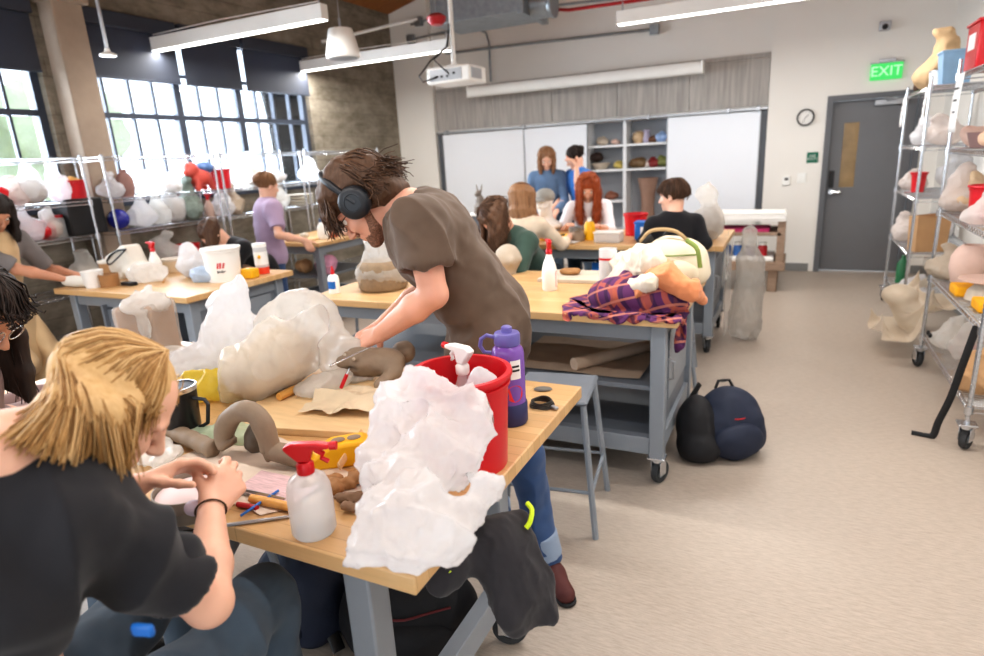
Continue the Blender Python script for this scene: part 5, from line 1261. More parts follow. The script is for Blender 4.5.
# drawing board with clay figure, cloth, tools
bw = [A1(*p, TH) for p in ((232, 441), (402, 451), (425, 382), (300, 372))]
b = MB(); c0 = np.mean([p[:2] for p in bw], 0)
b.box((0, 0, .011), (.56, .40, .022), R(12)); brd = tag(b.build('work_board', m_board, None, bevel=.002), 'pale plywood work board under the clay figure', 'board'); brd.location = (-1.245, 1.395, Z1)
ZB = Z1 + .0225
o = thing('clay_figure', 'grey brown clay animal figure lying on its back on the plywood board', 'sculpture', (-1.27, 1.55, ZB))
s = SDF(.005); P = lambda x, y, dz: V3((*atz(x, y, ZB + dz)[:2], ZB + dz))
hd_ = P(362, 362, .06); s.ell(hd_, (.062, .055, .052), k=.02); s.ell(P(385, 362, .05), (.075, .065, .05), k=.03); s.ell(P(404, 352, .055), (.042, .040, .042), k=.02)
s.cap(hd_ + (-.02, -.01, .03), P(345, 362, .075), .022, .016, .015); s.ell(P(342, 362, .075), .02, k=.01); s.cap(P(350, 372, .03), P(335, 380, .015), .022, .014, .02); s.cap(P(395, 372, .03), P(378, 385, .014), .026, .016, .02)
s.ell(hd_ + (.012, -.045, .028), .012, k=.004); s.ell(hd_ + (-.028, -.04, .036), .012, k=.004); s.cap(hd_ + (-.04, -.04, .0), hd_ + (.02, -.055, -.01), .006, k=.006, op='s')
s.build('body', m_clay, o, post=lambda v, n: v + n * (.004 * fbm(v * 34, 3, 6))[:, None])
for dx, dy, dz in ((.012, -.055, .030), (-.028, -.050, .039)): b = MB(); b.sphere(hd_ + (dx, dy, dz), .006); b.build('eye_pellet', m_claydry, o, world=True)
o = sheet('muslin_cloth', 'beige muslin cloth rumpled in front of the clay figure', 'cloth', [P(296, 415, 0), P(392, 418, 0), P(415, 392, 0), P(335, 388, 0)], m_cloth, .045, 5, 30, .004, freq=9, ragged=.02)
o = film_bag('plastic_wrap', 'clear crumpled wrap with red tip lying left of the clay figure', P(325, 392, 0), [((0, 0, .03), (.06, .05, .03)), ((-.03, -.05, .02), (.05, .04, .025)), ((.03, .05, .04), (.04, .05, .03))], m_semi, .012, 20, 3)
def stick(name, label, cat, a, b2, r, mat, r2=None, flat=1., group=None, tip=None, z=0):
    a, b2 = V3(a), V3(b2); o = thing(name, label, cat, tuple(a)); b = MB(); b.tube([(0, 0, 0), Vector(((b2 - a) * .5).tolist()), Vector((b2 - a).tolist())], [r, r * 1.1, r2 or r], 10, sx=flat); b.build('shaft', mat, o)
    if tip: b = MB(); u = (b2 - a); b.tube([Vector((u).tolist()), Vector((u * (1 + tip[0] / np.linalg.norm(u))).tolist())], [r * .6, r * .3], 8); b.build('tip', tip[1], o)
    return o
m_stickw = M('varnished wood', rgb(214, 160, 86), .4, var=.15, stretch=(3, 3, 20))
stick('rolling_tool', 'honey coloured wooden stick lying on the plywood board', 'tool', P(279, 397, .014), P(303, 385, .014), .013, m_stickw)
stick('knife', 'steel modelling knife held above the clay figure', 'tool', P(330, 366, .10), P(360, 352, .12), .004, m_chrome, .002, tip=(.05, m_chrome))
stick('clay_tool', 'red handled clay tool stuck beside the figure muzzle', 'tool', P(341, 388, .03), P(347, 374, .075), .006, m_red, tip=(.02, m_chrome))
# wrapped lumps behind
o = film_bag('wrapped_clay', 'clay lump wrapped in cloudy plastic in the middle of the nearest workbench', (-1.51, 1.40, Z1), [((-.06, -.03, .10), (.12, .11, .10)), ((.02, .03, .15), (.12, .11, .12)), ((.10, .09, .24), (.06, .07, .06)), ((-.12, -.04, .04), (.06, .06, .05))], m_clear, .012, 13, 7, inner=[((-.06, -.03, .10), (.100, .090, .085)), ((.02, .03, .140), (.098, .09, .10))], imat=M('speckled pale clay', rgb(208, 190, 166), .8, var=.12, scale=25))
o = film_bag('plastic_bag', 'sheer pale plastic bag standing open behind the wrapped clay lump', (-1.54, 1.64, Z1), [((-.17, -.02, .13), (.07, .08, .14)), ((-.02, .02, .15), (.14, .10, .15)), ((-.07, .0, .27), (.08, .05, .05)), ((.03, .0, .25), (.06, .05, .05)), ((.12, .0, .08), (.10, .09, .08)), ((.21, -.04, .03), (.07, .07, .035))], m_semi, .016, 9, 9, grow=1.16)
o = film_bag('plastic_bag', 'tented white plastic bag with a peaked top, left of the wrapped clay lump', (-1.93, 1.57, Z1), [((-.10, -.10, .05), (.15, .12, .06)), ((.03, .0, .13), (.12, .10, .12)), ((.06, .03, .24), (.06, .06, .09)), ((.085, .05, .32), (.022, .03, .06)), ((-.01, .02, .27), (.03, .03, .05)), ((-.22, -.14, .03), (.10, .08, .035)), ((.16, .05, .16), (.05, .05, .07))], m_film, .018, 9, 12, grow=1.16)
b = MB(); b.sphere((0, 0, 0), (.014, .010, .012)); o = tag(b.build('clay_crumb', m_redp, None), 'tiny rust red crumb clinging to the tented white bag', 'clay crumb'); o.location = Vector(at(256, 336, 2.57).tolist())
o = film_bag('plastic_bag', 'translucent yellow plastic bag squashed flat beside the black mug', (-1.76, 1.34, Z1), [((0, 0, .04), (.10, .09, .05)), ((.07, .05, .05), (.07, .08, .05)), ((-.08, .02, .03), (.07, .06, .03))], plastic_film('yellow film', rgb(236, 214, 92), .55, .2), .014, 18, 14)
o = film_bag('plastic_wrap', 'flattened cloudy plastic sheet at the far left of the nearest workbench', (-2.14, 1.50, Z1), [((-.1, 0, .02), (.14, .10, .03)), ((.1, .0, .03), (.12, .10, .04)), ((.0, .1, .03), (.2, .08, .03))], m_semi, .012, 14, 15)
o = thing('clay_block', 'tall wrapped block of brown clay at the far left corner of the nearest workbench', 'clay', (-2.37, 1.58, Z1), R(20))
b = MB(); b.box((0, 0, .12), (.155, .17, .24)); b.build('block', M('boxed brown clay', rgb(172, 144, 122), .7, var=.08), o, bevel=.015)
s = SDF(.009); s.box((0, 0, .12), (.172, .186, .25), rad=.02); s.build('film', m_thin, o, post=film_folds(.008, 9, 4), world=False)
s = SDF(.009); s.ell((0, 0, .235), (.095, .10, .04), k=.02); s.cap((0, 0, .24), (.02, .02, .30), .04, .018, .03); s.ell((.05, -.09, .17), (.04, .02, .07), k=.03); s.build('gathered_top', m_semi, o, post=film_folds(.03, 11, 8), world=False)
o = film_bag('plastic_bag', 'low white plastic bag between the blond head and the brown clay block', (-2.50, 1.42, Z1), [((0, 0, .07), (.11, .10, .08)), ((-.06, .0, .10), (.05, .06, .06))], m_film, .016, 12, 17)
# things round the modelling mat
mat_q = [A1(*p) for p in ((150, 470), (262, 518), (372, 488), (255, 426))]
sheet('canvas_mat', 'creased beige canvas sheet spread under the clay coil', 'cloth', mat_q, M('printed canvas', rgb(214, 198, 182), .9, var=.10, scale=5), .010, 8, 34, .001, freq=7, ragged=.012)
sheet('newspaper', 'folded pink and grey printed paper on the canvas sheet', 'paper', [A1(236, 492, TH + .008), A1(290, 510, TH + .008), A1(322, 488, TH + .008), A1(262, 472, TH + .008)], M('printed paper', rgb(204, 174, 176), .8, var=.25, scale=30, stretch=(1, 8, 1)), .006, 9, 20, .004)
def coil(label, pts, r, seed):
    o = thing('clay_coil', label, 'clay', tuple(pts[0]), 0); b = MB(); C_ = crom(pts, 26); b.tube([Vector((p - V3(pts[0])).tolist()) for p in C_], [r * (1 + .05 * math.sin(i * 1.3 + seed)) * (.8 if i in (0, 25) else 1) for i in range(26)], 16); b.build('coil', m_clay, o, angle=180)
q = lambda x, y, dy=0: aty(x, y, 1.03 + dy)
coil('thick grey clay coil bent into an arch in the middle of the near workbench', [V3((-1.315, 1.03, Z1 + .03)), q(224, 436), q(229, 420), q(242, 411), q(256, 415), q(265, 430), q(271, 450), V3((-1.16, 1.03, Z1 + .045)), V3((-1.06, 1.05, Z1 + .028))], .027, 1)
coil('short grey clay coil lying between the black mug and the arch', [V3((*A1(168, 437)[:2], Z1 + .024)), V3((*A1(190, 447)[:2], Z1 + .028)), V3((*A1(216, 458)[:2], Z1 + .024))], .024, 2)
s = SDF(.005); c = V3((*A1(258, 452)[:2], Z1)); s.ell(c + (0, 0, .035), (.03, .03, .04), k=.02); s.ell(c + (.01, 0, .07), (.02, .02, .025), k=.02)
sdf_thing('clay_lump', 'dark clay lump standing behind the arched coil', 'clay', c, s, M('dark clay', rgb(96, 84, 72), .6, var=.2), lambda v, n: v + n * (.006 * fbm(v * 40, 3, 2))[:, None])
film_bag('plastic_wrap', 'clear film with green print lying behind the arched coil', (*A1(215, 440)[:2], Z1), [((0, 0, .015), (.09, .07, .02)), ((.08, .05, .015), (.07, .06, .02))], plastic_film('greenish film', rgb(206, 224, 196), .6, .25), .010, 22, 21)
film_bag('plastic_wrap', 'clear crumpled film beside the hands of the blond student', (*A1(158, 462)[:2], Z1), [((0, 0, .02), (.07, .06, .025)), ((-.06, .04, .02), (.05, .05, .025))], m_semi, .012, 24, 23)
o = thing('travel_mug', 'black mug with steel rim and angular handle left of the clay arch', 'mug', (*A1(186, 437)[:2], Z1), R(12))
b = MB(); b.lathe([(0, 0), (.044, 0), (.046, .004), (.053, .150), (.050, .150), (.043, .01), (0, .01)], 32); b.build('body', M('black speckled enamel', rgb(22, 22, 24), .3, var=.3, scale=90), o)
b = MB(); b.lathe([(.050, .148), (.0545, .146), (.0545, .160), (.050, .160), (.050, .148)], 32, caps=False); b.build('rim', m_chrome, o)
b = MB(); b.lathe([(0, .150), (.049, .150), (.049, .157), (0, .157)], 28); b.build('lid', m_dark, o)
b = MB(); b.tube([(.050, 0, .125), (.088, 0, .122), (.098, 0, .108), (.085, 0, .050), (.046, 0, .028)], .0055, 8); b.build('handle', m_dark, o)
o = thing('tin', 'round tin of pale clay between the hands of the blond student', 'tin', (*A1(194, 508)[:2], Z1))
b = MB(); b.lathe([(0, 0), (.076, 0), (.079, .003), (.079, .028), (.081, .030), (.079, .032), (.079, .056), (.076, .056), (.074, .012), (0, .012)], 40); b.build('body', M('dull tin', rgb(158, 148, 136), .4, .6, var=.12), o, angle=50)
b = MB(); b.lathe([(0, .012), (.073, .012), (.073, .044), (.05, .05), (0, .049)], 32); b.build('clay_fill', M('pink slip', rgb(222, 204, 204), .5, var=.05), o)
s = SDF(.004); c = A1(194, 508, Z1 + .07); s.ell(c, (.022, .018, .016), k=.01); s.ell(c + (.02, .02, .01), (.014, .012, .010), k=.01); sdf_thing('clay_piece', 'small lilac clay piece pinched between the fingers above the tin', 'clay', (c[0], c[1], c[2] - .016), s, M('lilac clay', rgb(216, 202, 218), .5, var=.05))
spray_bottle('squat clear spray bottle with a red trigger on the near edge of the workbench', (*A1(315, 531)[:2], Z1), .205, .046, True, R(25), True, liquid=True, body=plastic_film('thin cloudy plastic', (.93, .95, .96, 1), .45, .5, .12, .05))
# yellow carrier and brown scraps
o = thing('plastic_caddy', 'yellow plastic tool holder with dark holes beside the white bag', 'tool holder', (*A1(345, 462)[:2], Z1), R(38))
b = MB(); b.prism([(-.085, 0), (.085, 0), (.085, .045), (.05, .065), (-.03, .062), (-.085, .03)], .07, Matrix.Translation((0, .035, 0)) @ Matrix.Rotation(PI / 2, 4, 'X')); b.build('body', m_yellow, o, bevel=.008)
for x, zz in ((.03, .0655), (-.01, .0645)): b = MB(); b.sphere((x, 0, zz), (.018, .014, .004)); b.build('dark_hole_disc', m_clay, o)  # flat dark discs imitate the shade inside the holder's holes
def scrap(label, px, py, sz, seed, mat=m_claybrown):
    s = SDF(.005); c = V3((*A1(px, py)[:2], Z1)); rg = np.random.RandomState(seed)
    for k in range(5): s.ell(c + rg.uniform(-1, 1, 3) * sz * np.array([.7, .7, .15]) + (0, 0, sz * .35), (sz * rg.uniform(.3, .6), sz * rg.uniform(.3, .5), sz * .3), k=.008)
    def fl(v, n): v = v.copy(); v[:, 2] = np.maximum(v[:, 2], Z1); return v
    sdf_thing('clay_scrap', label, 'clay', c, s, mat, [lambda v, n: v + n * (.007 * (facets(v * 40, seed) - .5))[:, None], fl], 'torn clay scraps')
scrap('brown torn clay scrap right behind the squat spray bottle', 322, 488, .045, 1); scrap('largest brown clay scrap between the spray bottle and the white bag', 345, 488, .055, 2)
scrap('flat brown clay scrap nearest the table edge beside the white bag', 352, 505, .040, 3, M('umber clay', rgb(128, 100, 76), .7, var=.2, bump=.4)); scrap('small brown clay scrap under the yellow holder', 372, 478, .03, 4)
stick('wooden_paddle', 'flat clay stained wooden paddle leaning past the yellow holder', 'tool', (*A1(340, 474)[:2], Z1 + .02), (*A1(364, 452)[:2], Z1 + .055), .012, m_board, .016, .35)
stick('needle_tool', 'long grey needle tool near the table edge', 'tool', (*A1(226, 527)[:2], Z1 + .004), (*A1(292, 518)[:2], Z1 + .004), .004, m_alu, .003, tip=(.03, m_chrome))
stick('clay_tool', 'thin blue modelling tool crossing the wooden strip', 'tool', (*A1(241, 518)[:2], Z1 + .005), (*A1(280, 499)[:2], Z1 + .022), .003, m_blue)
stick('clay_tool', 'short red handled tool under the blue one', 'tool', (*A1(238, 507)[:2], Z1 + .007), (*A1(258, 511)[:2], Z1 + .007), .006, m_redp)
stick('wooden_strip', 'orange wooden strip at the front of the canvas sheet', 'tool', (*A1(252, 503)[:2], Z1 + .012), (*A1(292, 512)[:2], Z1 + .012), .010, m_stickw)
stick('steel_ruler', 'narrow steel ruler along the edge of the canvas sheet', 'tool', (*A1(230, 494)[:2], Z1 + .014), (*A1(286, 506)[:2], Z1 + .014), .008, m_alu, flat=.3)
b = MB(); b.box((0, 0, .02), (.16, .10, .04), R(15)); o = tag(b.build('wood_block', m_stickw, None, bevel=.003), 'orange wooden block at the left end of the nearest workbench', 'block'); o.location = Vector((-2.47, 1.03, Z1))
bucket('red plastic bucket on a stool past the left end of the nearest workbench', (-2.80, 1.56, .6205), .10, .235, m_red, .75, None)
# below the nearest workbench
m_bag = M('black nylon', rgb(26, 26, 30), .7, var=.15, bump=.25, bscale=120); m_navyb = M('navy nylon', rgb(34, 42, 62), .7, var=.12, bump=.2, bscale=120)
def backpack(label, c, sz, mat, seed, tilt=(0, 0), strap=True, name='backpack', trim=None):
    o = thing(name, label, 'backpack', tuple(c)); c = V3(c); s = SDF(.009)
    ax = np.array([math.cos(tilt[0]), math.sin(tilt[0]), 0]); ay = np.array([-ax[1], ax[0], 0]); up = unit(z_ + ay * tilt[1])
    s.ell(c + up * sz[2] * .42, (sz[0] * .52, sz[1] * .5, sz[2] * .5), (ax, ay, up), .05); s.ell(c + up * sz[2] * .22, (sz[0] * .55, sz[1] * .55, sz[2] * .28), (ax, ay, up), .05); s.box(c + up * sz[2] * .3, (sz[0] * .9, sz[1] * .8, sz[2] * .55), (ax, ay, up), .05, .04)
    def fl(v, n): v = v.copy(); v[:, 2] = np.maximum(v[:, 2], c[2] + .003); return v
    s.build('body', mat, o, post=[cloth_folds(.012, 7, seed), fl])
    s = SDF(.008); s.ell(c + up * sz[2] * .28 - ay * sz[1] * .45, (sz[0] * .40, sz[1] * .22, sz[2] * .26), (ax, ay, up), .03); s.build('front_pocket', mat, o, post=[cloth_folds(.008, 9, seed + 1), fl])
    b = MB(); b.tube([c + up * sz[2] * .88 + ax * t for t in (-.05,)] + [c + up * (sz[2] * .92 + .025) + ax * t for t in (-.03, 0, .03)] + [c + up * sz[2] * .88 + ax * .05], .008, 8); b.build('grab_handle', m_dark, o, world=True)
    if strap: b = MB(); b.tube(crom([c + up * sz[2] * .88 - ax * sz[0] * .3 + ay * sz[1] * .3, c + up * sz[2] * .6 - ax * sz[0] * .56 + ay * sz[1] * .2, c + up * sz[2] * .25 - ax * sz[0] * .64, c + up * sz[2] * .05 - ax * sz[0] * .55 - ay * sz[1] * .2], 12), .022, 8, sx=.35); b.build('shoulder_strap', m_dark, o, world=True)
    b = MB(); b.tube(crom([c + up * sz[2] * .62 + ax * sz[0] * t - ay * sz[1] * (.60 - .25 * abs(t) * 2) for t in (-.36, -.2, 0, .2, .36)], 14), .004, 6); b.build('zip', trim or m_alu, o, world=True); return o
backpack('black backpack on the floor under the near corner of the nearest workbench', tuple(atz(412, 640, .0) * np.array([1, 1, 0])), (.44, .28, .34), m_bag, 3, (R(25), .1), trim=M('dark red zip', rgb(110, 40, 44), .6))
backpack('navy backpack on the floor under the middle of the nearest workbench', (-1.52, 1.38, 0), (.36, .26, .36), m_navyb, 5, (R(-10), .0))
o = thing('jacket', 'dark grey jacket with neon piping hanging off the end of the nearest workbench', 'jacket', (-.68, 1.05, .75))
m_char = fabric('charcoal softshell', rgb(52, 50, 53), .14); m_neon = M('neon piping', rgb(206, 232, 40), .5, var=.03)
s = SDF(.006)
D0 = lambda x, y, d: at(x, y, d)
s.chain([D0(520, 518, 1.52), D0(490, 540, 1.49), D0(455, 560, 1.47), D0(440, 578, 1.47)], [.032, .05, .045, .035], .04)
s.chain([D0(500, 540, 1.49), D0(508, 570, 1.50), D0(515, 600, 1.52), D0(518, 618, 1.54)], [.055, .06, .055, .045], .05)
s.chain([D0(525, 545, 1.50), D0(538, 580, 1.53), D0(548, 615, 1.56)], [.035, .04, .035], .03)
s.build('shell', m_char, o, post=film_folds(.034, 6.5, 4, .12, (1, 1, .4)))
b = MB(); b.tube(crom([D0(527, 503, 1.50), D0(532, 510, 1.49), D0(530, 522, 1.48), D0(526, 528, 1.48)], 10), .006, 8); b.build('piping', m_neon, o, world=True)
b = MB(); b.tube(crom([D0(452, 562, 1.42), D0(449, 567, 1.42), D0(451, 572, 1.42)], 6), .006, 8); b.build('piping', m_neon, o, world=True)
# ------------------------------------------------------------------ second workbench
spray_bottle('tall white spray bottle with printed label and red nozzle on the second workbench', (*A1(550, 290)[:2], Z1), .285, .042, True, R(120), lab=True, body=m_whitep)
b = MB(); b.box((0, 0, .012), (.46, .30, .024), R(2)); o = tag(b.build('plaster_slab', m_claydry, None, bevel=.004), 'pale plaster slab near the far edge of the second workbench', 'slab'); o.location = (-1.12, 3.52, Z1)
s = SDF(.006); c = V3((-1.19, 3.50, Z1 + .025)); s.ell(c + (0, 0, .02), (.06, .03, .022), k=.01); s.ell(c + (.04, .01, .022), (.03, .025, .02), k=.01)
sdf_thing('clay_lump', 'small brown clay lump lying on the pale plaster slab', 'clay', c, s, m_claybrown, lambda v, n: v + n * (.005 * fbm(v * 50, 2, 3))[:, None])
s = SDF(.007); c = V3((-1.64, 3.60, Z1)); s.ell(c + (0, 0, .10), (.085, .09, .092), k=.02); s.cap(c + (0, 0, 0), c + (0, 0, .06), .05, .045, .03); s.ell(c + (.05, -.07, .09), (.022, .022, .022), k=.03); s.ell(c + (.082, 0, .10), (.015, .022, .026), k=.01)
sdf_thing('head_sculpture', 'rounded pale clay head behind the back of the man in brown', 'sculpture', c, s, M('grey clay head', rgb(178, 166, 150), .8, var=.1, bump=.4, bscale=40), lambda v, n: v + n * (.004 * fbm(v * 25, 3, 3))[:, None])
o = thing('block_of_clay', 'round block of wet clay in an open clear bag left of the man in brown', 'clay', (-2.22, 3.02, Z1))
b = MB(); b.lathe([(0, 0), (.135, 0), (.15, .02), (.145, .15), (.12, .175), (0, .18)], 28); b.build('clay', M('speckled brown clay', rgb(140, 120, 96), .75, var=.2, scale=30, bump=.6, bscale=40), o, angle=180)
s = SDF(.008); s.ell((0, 0, .1), (.165, .16, .11), k=.03); s.ell((0, 0, .22), (.10, .09, .06), k=.05); s.ell((.02, 0, .29), (.13, .09, .05), k=.04); s.build('film', m_clear, o, post=film_folds(.03, 8, 6), world=False)
o = thing('glue_bottle', 'small white glue bottle with red cap on the left end of the second workbench', 'bottle', (*A1(335, 293)[:2], Z1))
b = MB(); b.lathe([(0, 0), (.032, 0), (.034, .01), (.034, .085), (.028, .105), (.014, .115), (0, .115)], 24); b.build('body', m_whitep, o); b = MB(); b.lathe([(0, .113), (.013, .113), (.011, .135), (.004, .165), (0, .165)], 16); b.build('cap', m_red, o)
b = MB(); b.grid(lambda u, v: (.0345 * math.cos(-2.6 + 2 * u), .0345 * math.sin(-2.6 + 2 * u), .03 + .045 * v), 10, 2); b.build('label', m_blue, o)
o = thing('plastic_tube', 'clear plastic tube with a red band behind the jacket heap', 'tube', (*A1(608, 290)[:2], Z1))
b = MB(); b.lathe([(.048, 0), (.048, .23), (.045, .23), (.045, .004), (0, .004)], 28); b.build('body', m_cloudy, o, angle=50); b = MB(); b.lathe([(.0488, .17), (.0488, .182)], 28, caps=False); b.build('band', m_red, o)
# heap of clothes at the right end
def plaid():
    t = NT('purple orange plaid'); v = t.coords((1, 1, 1), (.4, .3, .6)); c = rgb(92, 44, 92)
    for ax, col, fq, w in ((0, rgb(176, 92, 70), 34, .80), (1, rgb(176, 92, 70), 34, .80), (0, rgb(54, 28, 66), 52, .6), (2, rgb(200, 130, 110), 40, .9)):
        sp = t.node('ShaderNodeSeparateXYZ'); t.link(v, sp.inputs[0]); m = t.node('ShaderNodeMath', operation='MULTIPLY'); m.inputs[1].default_value = fq * 2 * PI / 3; t.link(sp.outputs[ax], m.inputs[0])
        sn = t.node('ShaderNodeMath', operation='SINE'); t.link(m.outputs[0], sn.inputs[0]); st = t.node('ShaderNodeMath', operation='GREATER_THAN'); st.inputs[1].default_value = w; t.link(sn.outputs[0], st.inputs[0])
        f = t.node('ShaderNodeMath', operation='MULTIPLY'); f.inputs[1].default_value = .75; t.link(st.outputs[0], f.inputs[0]); c = t.mix(f.outputs[0], c, col)
    t.link(c, t.bsdf.inputs['Base Color']); t.bsdf.inputs['Roughness'].default_value = .9; return t.m
t2 = (-2.55, -.42, 2.70, 3.72, TH)
q = lambda px, py, z: atz(px, py, z)
drape('jacket', 'purple and orange plaid flannel shirt trailing over the corner of the second workbench', 'jacket', [(-1.02, 2.68, 1.02), (-.27, 2.56, 1.02), (-.25, 3.10, 1.06), (-1.0, 3.26, 1.06)], plaid(), [((-.72, 2.90, .93), (.16, .12, .09)), ((-.54, 2.90, .93), (.13, .12, .09)), ((-.64, 3.02, .98), (.12, .1, .09))], res=64, steps=90, squeeze=.70, rough=.06, seed=3, table=t2, floor=.60, thick=.008, bend=.4)
garment('sweater', 'orange knitted top lying in the jacket heap on the second workbench', 'sweater', (-.62, 2.98, .98), [([q(655, 262, 1.08), q(668, 278, 1.04), q(690, 290, .99)], [.05, .065, .05]), ([q(640, 292, .97), q(655, 280, 1.02), q(662, 268, 1.06)], [.045, .06, .05]), ([q(692, 288, .98), q(702, 300, .90)], [.045, .03])], fabric('orange knit', rgb(214, 140, 98), .1), 1.16, .025, 5)
garment('sweater', 'cream sweater heaped in front of the canvas backpack', 'sweater', (-.80, 3.14, .98), [([q(612, 285, .95), q(632, 272, 1.02), q(655, 262, 1.10)], [.05, .07, .06]), ([q(605, 268, .99), q(622, 262, 1.04), q(648, 256, 1.12)], [.04, .06, .06]), ([q(622, 292, .94), q(650, 284, 1.02)], [.04, .05])], fabric('cream knit', rgb(216, 204, 186), .08), 1.16, .03, 8)
m_canvas = fabric('natural canvas', rgb(218, 206, 182), .08)
o = backpack('cream canvas backpack with green trim standing on the right end of the second workbench', (-.58, 3.46, Z1), (.36, .24, .29), m_canvas, 9, (R(8), .05), trim=M('green webbing', rgb(110, 136, 66), .8))
b = MB(); b.tube(crom([(-.49, 3.36, 1.14), (-.43, 3.33, 1.10), (-.41, 3.33, 1.00)], 8), .014, 8, sx=.5); b.build('side_strap', M('olive webbing', rgb(128, 146, 74), .8), o, world=True)
b = MB(); b.tube(crom([(-.75, 3.44, 1.12), (-.68, 3.40, 1.185), (-.56, 3.40, 1.185), (-.48, 3.42, 1.12)], 12), .010, 8, sx=.5); b.build('shoulder_strap', fabric('tan webbing', rgb(176, 150, 112)), o, world=True)
backpack('navy and black backpack on the floor beside the second workbench', (-.22, 3.26, 0), (.34, .28, .40), m_navyb, 13, (R(30), .25), trim=m_redp)
s = SDF(.008); c = np.array([-.38, 3.16, 0]); s.ell(c + (0, 0, .17), (.10, .10, .17), k=.03); s.ell(c + (.02, -.04, .08), (.11, .09, .09), k=.03); sdf_thing('duffel', 'black padded bag slumped against the left side of the navy backpack', 'bag', c, s, m_bag, cloth_folds(.012, 8, 4))
# lower shelves of the second workbench
sheet('canvas_roll', 'tan canvas sheet laid on the middle shelf of the second workbench', 'cloth', [(-1.35, 2.86, .515), (-.62, 2.86, .515), (-.62, 3.45, .515), (-1.35, 3.45, .515)], M('tan canvas', rgb(176, 156, 138), .9, var=.1), .01, 3, 20, .002, freq=4)
o = thing('paper_roll', 'rolled tan canvas lying across the middle shelf of the second workbench', 'roll', (-.95, 3.0, .552)); b = MB(); b.tube([(-.02, -.1, 0), (.30, .35, 0)], .034, 18, sx=1.0); b.build('roll', M('tan canvas roll', rgb(192, 170, 150), .9, var=.08), o)
b = MB(); b.bx(-.17, .17, -.05, .05, 0, .30); o = tag(b.build('notebook', m_blue, None, bevel=.004), 'glossy blue book standing under the far workbench', 'book'); o.location = (-1.42, 5.05, .463); o.scale = (.5, .4, .8)
# ------------------------------------------------------------------ left workbench
spray_bottle('white spray bottle with red trigger standing in the middle of the left workbench', (*A1(158, 277)[:2], Z1), .27, .045, True, R(170), body=m_whitep)
o = bucket('white plastic bucket with red logo on the left workbench', (-3.60, 3.04, Z1), .125, .235, m_white, .86)
mt = Matrix.Translation((.0, 0, 0))
for k, hgt in enumerate((.05, .07, .04)):
    b = MB(); a0 = R(-62); rr = .1185
    g = lambda u, v, k=k, hgt=hgt: (rr * math.cos(a0 + (k * .15 + .10 * u + .10 * v)), rr * math.sin(a0 + (k * .15 + .10 * u + .10 * v)), .10 + hgt * v); b.grid(g, 4, 4); b.build('logo_bar', m_red, o)
for k in range(6): b = MB(); am = R(-60 + 4.6 * k); b.box((.1168 * math.cos(am), .1168 * math.sin(am), .075 + .002 * (k % 2)), (.002, .007, .016 - .004 * (k % 3)), am); b.build('logo_mark', m_dark, o)
o = thing('plastic_tube', 'clear tube of orange red powder with label at the right end of the left workbench', 'tube', (-3.50, 3.30, Z1))
b = MB(); b.lathe([(0, 0), (.048, 0), (.048, .20), (0, .20)], 24); b.build('body', m_cloudy, o, angle=50); b = MB(); b.lathe([(0, .002), (.0485, .002), (.0485, .05), (0, .05)], 24); b.build('powder', M('orange red', rgb(226, 70, 40), .5), o, angle=50)
b = MB(); b.lathe([(.0486, .07), (.0486, .165)], 24, caps=False); b.build('label', m_paper, o); b = MB(); b.sphere((.049 * math.cos(-1.0), .049 * math.sin(-1.0), .13), (.012, .012, .014)); b.build('emblem', m_yellow, o); b = MB(); b.lathe([(0, .198), (.05, .198), (.05, .225), (0, .225)], 24); b.build('lid', m_whitep, o)
b = MB(); b.box((0, 0, .035), (.11, .08, .07)); o = tag(b.build('sponge', m_yellow, None, bevel=.012), 'yellow sponge between the white bucket and the labelled tube', 'sponge'); o.location = (-3.46, 3.14, Z1)
film_bag('plastic_bag', 'white plastic bag of clay left of the white bucket', (-3.98, 3.10, Z1), [((0, 0, .08), (.13, .11, .09)), ((-.06, .02, .17), (.07, .06, .08)), ((.08, .02, .10), (.09, .09, .08))], m_film, .014, 13, 31, inner=[((.04, 0, .05), (.10, .08, .06))], imat=m_clay)
film_bag('plastic_wrap', 'blue tinted film bundle in front of the white bucket', (-3.72, 2.96, Z1), [((0, 0, .05), (.12, .08, .055)), ((-.03, 0, .08), (.06, .06, .04))], plastic_film('bluish film', rgb(206, 222, 240), .6, .25), .012, 14, 33)
film_bag('plastic_wrap', 'clear crumpled film left of the red trigger spray bottle', (-4.22, 2.86, Z1), [((0, 0, .06), (.13, .10, .06)), ((.08, .04, .07), (.08, .07, .06)), ((.03, -.02, .1), (.07, .06, .04))], m_semi, .014, 14, 35)
o = thing('tote_bag', 'white tote bag with black piping slumped on the left workbench', 'bag', (-4.56, 2.98, Z1)); s = SDF(.009); s.box((-4.55, 2.98, TH + .11), (.28, .16, .22), (unit((.9, .1, .35)), (0, 1, 0), (-.35, 0, .9)), .03); s.ell((-4.42, 2.96, TH + .06), (.1, .1, .06), k=.03)
s.build('body', m_whitecloth, o, post=cloth_folds(.008, 7, 5)); b = MB(); b.tube(crom([(-4.70, 2.90, TH + .10), (-4.62, 2.89, TH + .17), (-4.50, 2.885, TH + .22), (-4.42, 2.90, TH + .23)], 12), .008, 6); b.tube(crom([(-4.68, 2.90, TH + .13), (-4.58, 2.86, TH + .12), (-4.46, 2.86, TH + .18), (-4.42, 2.90, TH + .23)], 12), .006, 6); b.build('piping', m_dark, o, world=True)
lathe_thing('tub', 'beige plastic tub behind the clear film on the left workbench', 'tub', (-4.40, 3.25, Z1), [('body', [(0, 0), (.075, 0), (.09, .09), (0, .09)], m_cloth), ('lid', [(0, .088), (.094, .088), (.094, .105), (0, .105)], m_claydry)])
